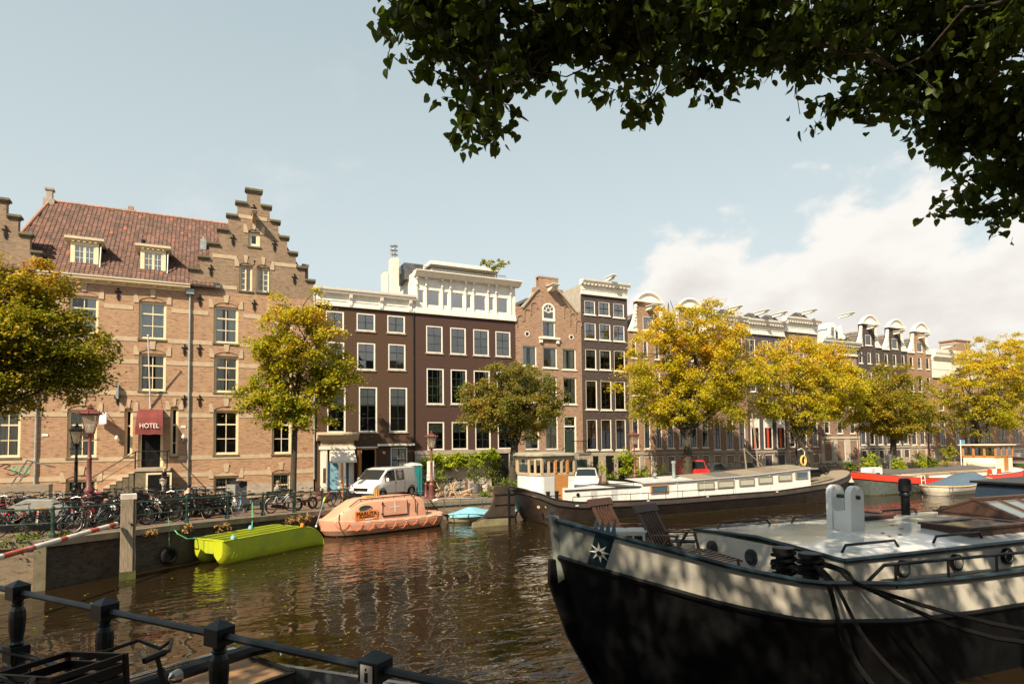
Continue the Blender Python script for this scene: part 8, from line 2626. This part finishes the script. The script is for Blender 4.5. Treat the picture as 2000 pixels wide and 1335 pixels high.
dd = Vector((.68, -.73, 0)).normalized()
m = MB().tube([c - dd * .45 + Vector((0, 0, .30)), c - dd * .1 + Vector((0, 0, .34)), c + dd * .5 + Vector((0, 0, .36))], [.12, .15, .15], 10)
tag(m.build('rolled_cover', BLACK, None, True), 'black rolled cover lying in the aluminium boat', 'roll')
t, P = tray('deck_boat', 'brown decked boat with a bright tube rail behind the near railing', (-2.4, 11.25), (.894, .447), (.447, -.894), 3.4, 1.6, .62, .66, BL_HULL, BLACK, solid('brown_deck', (.33, .19, .10), .3, var=.15))
MB().tube([P(0, -.04, .66), P(.1, -.04, .80), P(3.2, -.04, .80), P(3.42, .05, .7)], .03, 6).build('tube_rail', CHROME, t, True)
MB().tube([P(.6, .55, .80), P(1.6, .52, .82), P(3.3, .45, .84), P(3.75, .42, .80)], .12, 8).build('rolled_cushion', BLACK, t, True)
MB().tube([P(3.5, .1, .62), P(3.55, .1, .82), P(3.75, .25, .80), P(3.85, .5, .6)], .025, 6).build('end_bracket', CHROME, t, True)
#the big barge
OX, OY = 5.72, 9.85
bg_ = thing('foreground_barge', 'large black and white barge with star on its bow moored in the foreground', 'houseboat', (OX, OY, 0), R(-5))
L = 24.0
fsh = lambda x: lerp([(0, 3.12), (.5, 2.98), (1.2, 2.78), (2.2, 2.48), (3.4, 2.20), (4.7, 2.0), (7, 1.90), (11, 1.88), (24, 1.95)], x)
xs = nonuni(L, 3.8, 3, 14, 9)
BK = solid('hull_black', (.0045, .0045, .005), .45, var=.35, spec=.25)
GRW = solid('hull_grey_white', (.54, .51, .44), .32, var=.06, dirt=(.42, .41, .37))
TEALD = solid('dark_petrol_paint', (.012, .028, .038), .32, var=.2)
GREY2 = solid('stem_grey', (.17, .18, .16), .35, var=.12)
fl = lambda x: lerp([(0, .50), (.25, .56), (.6, .68), (1.5, .83), (3, .95), (4.5, 1)], x)
lv = [(K(-.6), lambda x: lerp([(0, .2), (3, .65), (5, .92)], x), 1.6, 1), (K(.0), lambda x: lerp([(0, .28), (1.5, .58), (3, .80), (5, .97)], x), .95, .6), (K(.9), lambda x: lerp([(0, .42), (1.5, .74), (3, .90), (5, 1)], x), .45, .2), (lambda x: fsh(x) - .72, fl, .05, 0), (lambda x: fsh(x) - .66, lambda x: fl(x) * .93 + .07, .04, 0), (lambda x: fsh(x) - .05, K(.985), .03, 0), (fsh, K(1.0), 0, 0)]
BOW, STN = (4.2, 2.05), (3, 2)
xs2 = sorted(set(xs + [.30, .52]))
pt, hb = hull_bands(bg_, L, 2.45, xs2, lv[:5], [BK, BK, BK, TEALD], ['hull_bottom', 'hull_side', 'hull_flank', 'rubbing_strake'], BOW, STN)
def strake(xa, xb, mat, nm):
 q = [x for x in xs2 if xa - 1e-6 <= x <= xb + 1e-6]
 for sg in (-1, 1):
  MB().grid([[pt(x, lv[4], sg) for x in q], [pt(x, lv[5], sg) for x in q]]).build(nm, mat, bg_, True)
strake(0, .30, GREY2, 'bow_panel')
strake(.30, .52, TEALD, 'star_panel')
strake(.52, 24, GRW, 'white_strake')
rim(pt, xs2, lv[6], .05, TEALD, bg_, 'rail_cap')
rim(pt, xs2, lv[4], .055, BK, bg_, 'rubbing_bar')
dk = [x for x in xs2 if x < 5.2]
rows = []
for x in dk:
 a, b = pt(x, lv[5], -1), pt(x, lv[5], 1)
 z = fsh(x) - .50
 c4 = pt(x, lv[4], 1)
 wi = (c4[1] * .76 + b[1] * .24) * .95
 rows.append([(a[0], -b[1] * .96, a[2]), (a[0] + .04, -wi, z), (a[0] + .04, 0, z + .04), (b[0] + .04, wi, z), (b[0], b[1] * .96, b[2])])
MB().grid(rows).build('foredeck', GRW, bg_)
rows = []
for x in [x for x in xs2 if x >= 4.6]:
 a, b = pt(x, lv[6], -1), pt(x, lv[6], 1)
 rows.append([(a[0], a[1], a[2] - .03), (b[0], b[1], b[2] - .03)])
MB().grid(rows).build('side_deck', TEALD, bg_)
sp_pts = [(-.10, 3.20), (.06, 3.20), (.05, 2.2), (-.02, 2.14), (-.16, 2.24)]
MB().prism([(-.10, 3.22), (.05, 3.20), (.14, 2.06), (.02, 2.00)], -.07, .07).build('stem_post', solid('stem_light_grey', (.26, .28, .25), .35), bg_)
MB().prism([(-.12, 2.42), (.10, 2.42), (.45, 1.0), (1.05, .0), (1.4, -.5), (1.1, -.5), (.78, .0), (.22, 1.0), (-.14, 2.0)], -.06, .06).build('stem_bar', BK, bg_)
def frame_at(x, sg, k):
 a0, a1 = Vector(pt(x, lv[4], sg)), Vector(pt(x, lv[5], sg))
 b0 = Vector(pt(x + .03, lv[4], sg))
 c = a0.lerp(a1, k)
 up = (a1 - a0).normalized()
 al = (b0 - a0).normalized()
 n = al.cross(up)
 if n.y * sg < 0: n = -n
 up = n.cross(al) * (1 if n.cross(al).z > 0 else -1)
 return c, al, up.normalized(), n.normalized()
WST = solid('star_white', (.72, .70, .64), .4)
for sg in (-1, 1):
 c, al, up, n = frame_at(.405, sg, .52)
 pts = []
 for i in range(16):
  r = .20 if i % 2 == 0 else .08
  a = R(22.5 * i + 8)
  pts.append(c + n * .03 + al * r * math.cos(a) + up * r * math.sin(a))
 m = MB()
 for i in range(16): m.poly([c + n * .05, pts[i], pts[(i + 1) % 16]])
 so_ = m.build('star', WST, bg_)
 MB().poly([c + n * .055 + al * .05 * math.cos(R(a)) + up * .05 * math.sin(R(a)) for a in range(0, 360, 30)]).build('star_centre', TEALD, so_)
 m = MB()
 x0, x1, ns_ = .28, .55, 4
 for i in range(ns_):
  xa = x0 + (x1 - x0) * i / ns_
  xb = x0 + (x1 - x0) * (i + .85) / ns_
  A, B = Vector(pt(xa, lv[6], sg)), Vector(pt(xb, lv[6], sg))
  top = (A + B) / 2 + Vector((.03, 0, .21))
  for off in (0, 1):
   pass
  nn = Vector((0, sg * .02, 0))
  m.add([A - nn, B - nn, top - nn, A + nn, B + nn, top + nn], [(0, 1, 2), (5, 4, 3), (0, 3, 4, 1), (1, 4, 5, 2), (2, 5, 3, 0)])
 m.build('spiked_board', solid('petrol_blue', (.025, .075, .105), .35), bg_)
cf, cl, hw = 4.72, 21.0, 2.08
ze = 2.38
rows, rf = [], []
for x in (cf, 8, 12, 16, cl):
 w = hw
 rows.append([(x, -w - .05, 1.3), (x, -w, ze), (x, w, ze), (x, w + .05, 1.3)])
m = MB().grid(rows)
m.poly(rows[0]).poly(rows[-1])
cb = m.build('cabin', GRW, bg_)
ROOFW = solid('glossy_deck_white', (.58, .57, .53), .14, var=.05, dirt=(.50, .48, .43), scale=1.2, bump=.012, fine=1.6)
for x in np.linspace(cf - .03, cl, 19):
 rf.append([(x, y, ze + .012 + .13 * (1 - (y / hw) ** 2)) for y in np.linspace(-hw - .04, hw + .04, 11)])
MB().grid(rf).build('cabin_roof', ROOFW, cb, True)
MB().tube([(cl, -hw - .03, ze), (cf - .02, -hw - .03, ze), (cf - .03, 0, ze + .125), (cf - .02, hw + .03, ze), (cl, hw + .03, ze)], .045, 6).build('roof_edge', TEALD, cb)
for y in (.2, 1.45):
 m = MB().lathe([(.17, -.03), (.17, .02), (.12, .035)], 16, (cf - .02, y, 2.05), 'x')
 po = m.build('porthole', TEALD, cb, True)
 MB().lathe([(.001, -.05), (.115, -.045), (.115, -.03), (.001, -.03)], 14, (cf - .02, y, 2.05), 'x').build('pane', CARGLASS, po)
for x in (6.15, 7.65, 9.2):
 m = MB().lathe([(.16, -.05), (.16, .02), (.11, .02)], 18, (x, -hw - .035, 2.12), 'y')
 po = m.build('porthole', BLACK, cb, True)
 MB().tube([(x + .12 * math.cos(R(a)), -hw - .085, 2.12 + .12 * math.sin(R(a))) for a in range(0, 361, 30)], .018, 5).build('ring', STEEL, po, True)
 MB().lathe([(.001, -.07), (.11, -.07), (.11, -.06), (.001, -.06)], 14, (x, -hw - .02, 2.12), 'y').build('pane', solid('cream_pane', (.50, .48, .40), .15) if x < 9 else CARGLASS, po)
MB().box(10.4, -hw - .06, 1.98, 11.4, -hw - .01, 2.26).build('cabin_window', CARGLASS, cb)
def roofp(x, y): return ze + .012 + .13 * (1 - (y / hw) ** 2)
for xa, xb, y in ((5.1, 6.6, -1.72), (7.6, 9.1, -1.72), (5.1, 6.7, 1.72), (7.4, 9.0, 1.72), (10.6, 12.0, 1.75), (12.9, 14.2, 1.75)):
 z = roofp(xa, y)
 MB().tube([(xa, y, z), (xa + .10, y, z + .13), (xb - .10, y, z + .13), (xb, y, z)], .028, 6).build('grab_rail', BLACK, cb, True)
m = MB().tube([(cf + .12, -2.36, 1.98), (cf + .62, -2.38, 2.30), (9, -2.40, 2.24), (16, -2.40, 2.24)], .032, 6)
for x in (5.6, 7.0, 8.4, 9.8, 11.2): m.cyl((x, -2.40, 1.88), (x, -2.40, 2.27), .026, n=6)
m.build('side_handrail', BLACK, bg_, True)
tb_ = MB()
for y in (-.25, .25):
 pr = [(7.03, roofp(7, 0) - .05), (7.43, roofp(7, 0) - .05), (7.43, 3.30)] + [(7.23 + .20 * math.cos(R(a)), 3.30 + .20 * math.sin(R(a))) for a in range(20, 161, 20)] + [(7.03, 3.30)]
 tb_.prism(pr, y - .075, y + .075)
tb_.box(7.06, -.174, roofp(7, 0) - .04, 7.40, .174, 2.92)
to_ = tb_.build('mast_tabernacle', WBOAT, bg_)
MB().cyl((7.23, -.38, 3.25), (7.23, .38, 3.25), .045, n=8).build('axle', TEALD, to_)
def hatch(x0, x1, y0, y1, h_, nm, glass=True, gable=0):
 z = roofp((x0 + x1) / 2, max(abs(y0), abs(y1))) - .02
 m = MB().box(x0, y0, z, x1, y0 + .09, z + h_).box(x0, y1 - .09, z, x1, y1, z + h_).box(x0, y0 + .09, z, x0 + .09, y1 - .09, z + h_).box(x1 - .09, y0 + .09, z, x1, y1 - .09, z + h_)
 if not gable:
  m.box(x0 - .04, y0 - .04, z + h_ + .002, x1 + .04, y0 + .12, z + h_ + .05).box(x0 - .04, y1 - .12, z + h_ + .002, x1 + .04, y1 + .04, z + h_ + .05).box(x0 - .04, y0 + .12, z + h_ + .002, x0 + .12, y1 - .12, z + h_ + .05).box(x1 - .12, y0 + .12, z + h_ + .002, x1 + .04, y1 - .12, z + h_ + .05)
 else:
  ym = (y0 + y1) / 2
  for xx in (x0 - .03, x1 - .06): m.prism([(y0, z + h_), (y1, z + h_), (ym, z + h_ + gable)], xx, xx + .09, 'yz')
  for sg, ye in ((-1, y0), (1, y1)):
   m.bar((x0 - .05, ye - .04 * (1 if sg < 0 else -1), z + h_), (x1 + .05, ye - .04 * (1 if sg < 0 else -1), z + h_), .14, .05)
   for k in range(5):
    xx = x0 + (x1 - x0) * k / 4
    m.bar((xx, ye, z + h_ + .02), (xx, ym, z + h_ + gable + .02), .10, .05)
  m.bar((x0 - .06, ym, z + h_ + gable + .03), (x1 + .06, ym, z + h_ + gable + .03), .2, .07)
 o_ = m.build(nm, WOOD_D, bg_)
 g = solid('mirror_glass', (.30, .32, .30), .03, .55, var=.05)
 if not gable:
  if glass: MB().poly([(x0 + .1, y0 + .1, z + h_ + .02), (x1 - .1, y0 + .1, z + h_ + .02), (x1 - .1, y1 - .1, z + h_ + .02), (x0 + .1, y1 - .1, z + h_ + .02)]).build('pane', g, o_)
  else: MB().poly([(x0 + .1, y0 + .1, z + h_ + .02), (x1 - .1, y0 + .1, z + h_ + .02), (x1 - .1, y1 - .1, z + h_ + .02), (x0 + .1, y1 - .1, z + h_ + .02)]).build('lid', WOOD_D, o_)
 else:
  for sg, ye in ((-1, y0), (1, y1)):
   for k in range(4):
    xa, xb = x0 + (x1 - x0) * k / 4 + .05, x0 + (x1 - x0) * (k + 1) / 4 - .05
    MB().poly([(xa, ye, z + h_ + .01), (xb, ye, z + h_ + .01), (xb, ym, z + h_ + gable + .01), (xa, ym, z + h_ + gable + .01)]).build('pane', g, o_)
 return o_
hatch(8.9, 10.9, -1.62, -.55, .17, 'flat_skylight')
hatch(8.6, 9.9, .85, 1.75, .16, 'wooden_hatch', False)
hatch(11.7, 14.6, -.95, .95, .12, 'gabled_skylight', True, .36)
MB().lathe([(.11, 2.4), (.11, 2.95), (.15, 2.96), (.15, 3.02), (.12, 3.06), (.17, 3.1), (.15, 3.4), (.11, 3.44), (.02, 3.45)], 14, (11.3, 1.55, 0)).build('stove_pipe', BLACK, bg_, True)
MB().prism([(14.6, 2.3), (14.95, 3.15), (20, 3.25), (20, 2.3)], .2, 1.95).build('wheelhouse', solid('midnight_blue_paint', (.012, .020, .035), .25), bg_)
MB().lathe([(.22, -.02), (.22, .03), (.15, .04)], 16, (16.0, .18, 2.85), 'y').build('porthole', CHROME, bg_, True)
MB().bar((14.8, 1.07, 3.20), (20.1, 1.07, 3.30), 2.0, .06).build('wheelhouse_roof', BLACK, bg_)
for y in (-1.15, -1.78):
 MB().lathe([(.14, 1.45), (.14, 2.40), (.20, 2.41), (.20, 2.50), (.03, 2.52)], 14, (4.25, y, 0)).build('bitt', BK, bg_, True)
MB().cyl((4.25, -.85, 2.15), (4.25, -2.1, 2.15), .05, n=8).build('bitt_bar', BLACK, bg_)
RB = solid('dark_rope', (.006, .006, .006), .9, var=.3, bump=.02, fine=60, spec=.1)
def rope(pts, lb, r=.035):
 P_ = [Vector(p) for p in pts]
 fine = []
 for i in range(len(P_) - 1):
  a, b, c, d = P_[max(0, i - 1)], P_[i], P_[i + 1], P_[min(len(P_) - 1, i + 2)]
  for k in range(5):
   t = k / 5
   fine.append(.5 * ((2 * b) + (c - a) * t + (2 * a - 5 * b + 4 * c - d) * t * t + (3 * b - a - 3 * c + d) * t ** 3))
 fine.append(P_[-1])
 o = MB().tube(fine, r, 6).build('mooring_rope', RB, None, True)
 tag(o, lb, 'rope', 'dark mooring ropes of the foreground barge')
Rm = Matrix.Rotation(R(-5), 3, 'Z')
def B2W(x, y, z): return Rm @ Vector((x, y, z)) + Vector((OX, OY, 0))
coil = [(4.25 + .2 * math.cos(R(a)), -1.78 + .2 * math.sin(R(a)), 2.1 + .05 * a / 180) for a in range(0, 1080, 45)]
rope([B2W(*p) for p in coil], 'dark rope coiled round the near bitt of the foreground barge')
coil = [(4.25 + .2 * math.cos(R(a)), -1.15 + .2 * math.sin(R(a)), 1.95 + .06 * a / 180) for a in range(0, 1440, 45)]
rope([B2W(*p) for p in coil], 'dark rope coiled round the far bitt of the foreground barge')
rope([B2W(4.2, -1.9, 2.3), B2W(4.0, -2.25, 2.25), B2W(3.9, -2.50, 2.05), B2W(3.75, -2.9, 1.3), B2W(3.6, -3.6, .8), B2W(3.5, -4.4, .9)], 'knotted dark rope hanging down over the barge side', .04)
rope([B2W(4.3, -1.95, 2.25), B2W(4.1, -2.3, 2.2), B2W(4.05, -2.55, 2.0), B2W(4.1, -3.0, 1.3), B2W(4.15, -3.8, .8), B2W(4.2, -4.6, 1.0)], 'second dark rope hanging beside the knotted one', .035)
rope([B2W(4.3, -1.2, 2.3), B2W(4.4, -2.2, 2.28), B2W(4.5, -2.55, 2.08), B2W(5.3, -4.2, 1.55), B2W(6.2, -6.2, 1.9)], 'dark rope running slantwise from the bitts to the near quay', .035)
rope([B2W(4.3, -1.8, 2.38), B2W(4.5, -2.3, 2.25), B2W(4.7, -2.6, 2.0), B2W(5.8, -4.4, 1.65), B2W(7.0, -6.6, 1.9)], 'dark rope just above the slanting one, toward the near quay', .035)
def deckchair(loc, rz, label):
 t = thing('deck_chair', label, 'deck chair', loc, rz, 'teak steamer chairs on the foredeck')
 for y in (-.27, .27): MB().bar((-.12, y, .30), (-.62, y, 1.12), .035, .05, (0, 1, 0)).build('back_post', WOOD_D, t)
 for i in range(6):
  y = -.21 + i * .084
  MB().bar((-.16, y, .38), (-.60, y, 1.08), .042, .014, (0, 1, 0)).build('back_slat', WOOD_D, t)
 rows = [[(-.56 - .03 * math.cos(q) - dz * .55, y, 1.02 + dz + .05 * math.cos(q * 0) * (1 - (y / .34) ** 2)) for y in np.linspace(-.34, .34, 7)] for q, dz in ((0, 0), (0, .14))]
 MB().bar((-.60, -.36, 1.12), (-.60, .36, 1.12), .05, .15, (-.5, 0, 1)).build('head_rail', WOOD_D, t)
 for i in range(9):
  x = -.10 + i * .062
  MB().box(x, -.25, .36 + .01 * i, x + .042, .25, .376 + .01 * i).build('seat_slat', WOOD_D, t)
 for i in range(8):
  x = .50 + i * .085
  MB().box(x, -.22, .44 - .012 * i, x + .06, .22, .455 - .012 * i).build('foot_slat', WOOD_D, t)
 for y in (-.28, .28):
  MB().bar((-.16, y, .34), (.48, y, .42), .03, .05).bar((.48, y * .88, .44), (1.20, y * .88, .33), .03, .045).build('side_rail', WOOD_D, t)
  MB().bar((-.42, y * 1.12, .66), (.30, y * 1.12, .72), .07, .028).build('armrest', WOOD_D, t)
  MB().bar((.26, y * 1.08, .70), (.46, y * 1.02, .0), .045, .03, (0, 1, 0)).build('leg', WOOD_D, t)
  MB().bar((-.36, y * 1.08, .0), (.10, y * 1.08, .70), .045, .03, (0, 1, 0)).build('leg', WOOD_D, t)
  MB().bar((1.12, y * .88, .34), (1.18, y * .88, .0), .04, .03, (0, 1, 0)).build('leg', WOOD_D, t)
 t.scale = (1.12, 1.12, 1.12)
 return t
def fz(x): return fsh(x) - .46
deckchair((8.60, 9.98, fz(2.9)), R(-74), 'dark slatted deck chair with footrest nearer the cabin portholes')
deckchair((8.30, 11.25, fz(2.5) - .05), R(-74), 'dark slatted deck chair on the far side behind the white crate')
c = Vector((7.75, 10.75, fz(2.0) + .12))
t = thing('white_crate', 'pale grey crate with square openings between the deck chairs and the spiked boards', 'crate', c, R(-30))
MB().box(-.55, -.25, .0, .55, .25, .46).build('box', GBOAT, t)
for i in range(5):
 for z in (.10, .27): MB().box(-.50 + i * .205, -.262, z, -.33 + i * .205, -.252, z + .13).build('opening', BLACK, t)
for j in range(2):
 for z in (.10, .27): MB().box(.552, -.2 + j * .21, z, .562, -.02 + j * .21, z + .13).build('opening', BLACK, t)
MB().box(-.58, -.28, .462, .58, .28, .50).build('lid', GBOAT, t)
for i in range(14):
 x, y = random.uniform(5, 11), random.uniform(-1.6, 1.2)
 c = B2W(x, y, roofp(x, y) + .012)
 a = random.uniform(0, 6)
 u_, v_2 = Vector((math.cos(a), math.sin(a), .1)) * .06, Vector((-math.sin(a), math.cos(a), .15)) * .045
 tag(MB().poly([c - u_, c - v_2 * .8, c + u_ * .3 - v_2, c + u_ * 1.2, c + u_ * .3 + v_2, c - v_2 * -.8]).build('fallen_leaf', solid('dry_leaf', (.24, .10, .03), .8) if 'dry_leaf' not in MATS else MATS['dry_leaf']), 'dry brown leaf lying on the white barge roof', 'leaf', 'fallen leaves on the barge roof')
#linden over our heads
HEART = np.array([(0, 0), (-.20, -.08), (-.44, .06), (-.50, .34), (-.34, .66), (0, 1.02), (.34, .66), (.50, .34), (.44, .06), (.20, -.08)])
def heart_leaves(C, size, hang=.55):
 n = len(C)
 N = rng.normal(size=(n, 3))
 N[:, 2] += .9
 N = unit(N)
 T = rng.normal(size=(n, 3)) * .7
 T[:, 2] -= 1.1 * hang * 2
 T = unit(T - N * np.sum(T * N, axis=1, keepdims=True))
 B = np.cross(N, T)
 s = (size * rng.uniform(.6, 1.25, n))[:, None, None]
 h = HEART[None, :, :]
 fold = rng.uniform(.1, .45, n)[:, None, None]
 curl = rng.uniform(.0, .35, n)[:, None, None]
 P_ = C[:, None, :] + s * (B[:, None, :] * h[:, :, :1] + T[:, None, :] * h[:, :, 1:] + N[:, None, :] * (np.abs(h[:, :, :1]) * fold - curl * h[:, :, 1:] ** 2))
 mid = C[:, None, :] + s * (T[:, None, :] * .42 - N[:, None, :] * curl * .17)
 V = np.concatenate([P_, mid], axis=1).reshape(-1, 3)
 m = len(HEART) + 1
 k = (np.arange(n) * m)[:, None]
 tri = np.concatenate([k + np.array([i, (i + 1) % 10, 10]) for i in range(10)], axis=1).reshape(-1, 3)
 return V, tri
def near_tree(label, base, fork, blobs, per, size, trunk_r, lr0=.035, cat='tree'):
 """blobs: (centre, radii, number of sprays)"""
 t = thing('linden_tree', label, cat, base)
 b0 = Vector(base)
 mb = MB().tube([(0, 0, -.1), (0, 0, .3), (Vector(fork) - b0) * .5, Vector(fork) - b0], [trunk_r * 1.5, trunk_r * 1.1, trunk_r, trunk_r * .8], 10)
 mb.build('trunk', BARK, t, True)
 br = MB()
 allC = []
 ends = []
 for c, r, n in blobs:
  c, r = Vector(c), Vector(r)
  st0 = min(ends, key=lambda p: (p + b0 - c).length + .35 * (p + b0 - Vector(fork)).length) if ends else Vector(fork) - b0
  ends += limb(br, st0, c - b0, lr0 if not ends else lr0 * .5, .007, .04, 6)
  for i in range(n):
   d = Vector((random.gauss(0, 1), random.gauss(0, 1), random.gauss(0, 1))).normalized() * random.random() ** .4
   q = c + Vector((d.x * r.x, d.y * r.y, d.z * r.z))
   ax = Vector((random.gauss(0, 1), random.gauss(0, 1), random.gauss(-.25, .35))).normalized()
   ln_ = random.uniform(.35, .75)
   e0 = min(random.sample(ends, min(len(ends), 6)), key=lambda p: (p + b0 - q).length)
   if i % 9 == 0: limb(br, e0, q - b0, .014, .006, .05, 3, 4)
   tw = [q + ax * ln_ * k - Vector((0, 0, .18 * k * k)) for k in (-.5, -.2, .1, .5)]
   br.tube([p - b0 for p in tw], [.006, .005, .004, .002], 3, False)
   for k in range(per):
    u = random.uniform(-.5, .55)
    p = q + ax * ln_ * u - Vector((0, 0, .18 * u * u)) + Vector((random.gauss(0, .07), random.gauss(0, .07), random.gauss(-.02, .06)))
    allC.append(p)
 br.build('boughs', BARK, t)
 V, tri = heart_leaves(np.array([tuple(p) for p in allC]), size)
 inst('crown', np_mesh('crown', V - np.array(base), tri, L_NEAR), t)
 return t
def nb(px, py, dist, rx, ry, n, depth=.8):
 c = atd(px, py, dist)
 s = dist / F
 return (c, (rx * s, depth, ry * s), n)
BL = []
for px, py, dist, rx, ry, n in (
 (850, 60, 6.5, 95, 55, 34), (900, 140, 6.6, 75, 50, 22), (955, 215, 6.5, 32, 40, 9), (965, 265, 6.4, 34, 22, 7), (1020, 90, 6.8, 110, 70, 36), (1100, 150, 7, 90, 50, 24), (1180, 60, 6.6, 110, 60, 34), (1240, 160, 6.9, 70, 45, 18), (1270, 235, 6.8, 16, 30, 4), (1310, 90, 7, 110, 60, 32), (1380, 140, 7.2, 90, 45, 20), (1460, 60, 7, 110, 60, 32), (1500, 150, 7, 50, 40, 9), (1570, 90, 7.2, 100, 55, 28), (1620, 140, 7, 45, 30, 8), (1680, 70, 7.4, 110, 70, 36), (1700, 235, 7.0, 62, 30, 9), (1790, 120, 7.5, 110, 80, 40), (1850, 200, 7.8, 90, 70, 32), (1930, 120, 7.2, 100, 110, 44), (1900, 290, 8, 85, 60, 28), (1950, 370, 8.2, 70, 55, 22), (1975, 250, 7.6, 70, 90, 30), (1970, 430, 8.2, 50, 22, 8), (700, 5, 6.6, 28, 22, 3), (800, 15, 6.5, 50, 40, 12), (2080, 250, 7.4, 90, 220, 30),
 (900, -70, 6.8, 150, 70, 30), (1150, -80, 7.0, 170, 80, 36), (1450, -80, 7.2, 170, 80, 36), (1750, -80, 7.4, 170, 80, 36), (2000, -60, 7.6, 120, 90, 26)):
 BL.append(nb(px + max(0, (1000 - px) * .05), py - 48 if py < 300 else py - 25, dist, rx * .92, ry * .9, int(n * (.85 if px < 1650 else 1.0))))
for i in range(7):  # crown blobs out of view, added to cast dappled shade on the barge
 for j in range(3):
  BL.append(((-3.2 + i * 2.0 + random.uniform(-.3, .3), .6 + j * 2.1 + random.uniform(-.3, .3), 11.3 + random.uniform(-.3, .4) + .25 * (j == 2)), (1.25, 1.25, .9), 50 if i < 4 else 36))
BL.sort(key=lambda b: (Vector(b[0]) - Vector((7.6, 1.1, 8.6))).length)
near_tree('dark overhanging linden boughs along the top and right of the view', (8.0, .9, 2.3), (7.6, 1.1, 8.6), BL, 21, .115, .30)
BL2 = [((-6, -.5, 9.8), (3.2, 2.8, 2.4), 150), ((-3.0, -1.5, 11.0), (2.6, 2.4, 2.0), 100), ((-9, 1.0, 10.2), (3.0, 2.8, 2.4), 110), ((-6, 1.2, 12.2), (2.6, 2.4, 1.8), 80), ((-1.0, -1.8, 9.8), (2.0, 1.8, 1.6), 60), ((-5.5, 1.8, 8.6), (2.2, 1.6, 1.2), 70), ((-9, 5, 10.5), (3, 2, 1.6), 90), ((-7.5, 3.2, 11), (2.6, 2, 1.4), 80), ((-4, 1.6, 10.6), (2, 1.6, 1.2), 60)]  # crown of an unseen tree, added to shade the near railing and bicycles
near_tree('unseen linden tree added left of the viewpoint to shade the near railing', (-6.5, -1.5, 2.3), (-6.3, -1.2, 6.2), BL2, 22, .17, .28, .08)
def back_house(x0, x1, ht, wall, lb):
 t = thing('canal_house', lb, 'house', (x0, -14, 2.3), 0, 'houses on the near side of the canal')
 MB().box(0, -10, -.2, x1 - x0 - .05, 0, ht).build('wall', wall, t)
 w = (x1 - x0) / 3
 for k in range(4):
  for i in range(3):
   o = MB().box(w * (i + .25), .002, 1.2 + k * 3.2, w * (i + .75), .05, 3.1 + k * 3.2).build('window', WHITE, t)
   MB().box(w * (i + .29), .051, 1.3 + k * 3.2, w * (i + .71), .06, 3.0 + k * 3.2).build('pane', CARGLASS, o)
 MB().prism([(0, ht), (x1 - x0 - .05, ht), ((x1 - x0) * .65, ht + 2.4), ((x1 - x0) * .35, ht + 2.4)], -.4, 0).build('gable', wall, t)
for i, (x0, x1, ht, wl_, nm) in enumerate(((-34, -26, 13, BR_DARK, 'dark'), (-26, -19.5, 14.2, BR_RED, 'red'), (-19.5, -12, 12.8, BR_BROWN, 'brown'), (-12, -5, 14, BR_PINK, 'pink'), (-5, 2, 13.2, BR_DARK, 'second dark'), (2, 9, 14.4, BR_ORANGE, 'orange'), (9, 17, 12.6, BR_TOWER, 'grey-brown'), (17, 24, 14, BR_BROWN2, 'umber'), (24, 32, 13, BR_RED, 'second red'), (32, 40, 14, BR_DARK, 'third dark'), (40, 50, 13, BR_PINK, 'second pink'))):
 back_house(x0, x1, ht, wl_, nm + ' brick canal house on the near side, behind the viewpoint')
n = 260
C_ = np.stack([rng.uniform(-4, 16, n), rng.uniform(11, 33, n), np.full(n, .012)], axis=1)
C_ = C_[[i for i in range(n) if C_[i, 1] < qe(C_[i, 0]) - .2]]
a = rng.uniform(0, 6.28, len(C_))
u_, w_ = np.stack([np.cos(a), np.sin(a), a * 0], 1) * .05, np.stack([-np.sin(a), np.cos(a), a * 0], 1) * .035
V = np.stack([C_ - u_, C_ - w_, C_ + u_, C_ + w_], 1).reshape(-1, 3)
tag(link(bpy.data.objects.new('floating_leaves', np_mesh('floating_leaves', V, np.arange(len(C_) * 4).reshape(-1, 4), L_GOLD))), 'fallen yellow leaves drifting on the canal', 'leaves', kind='stuff')
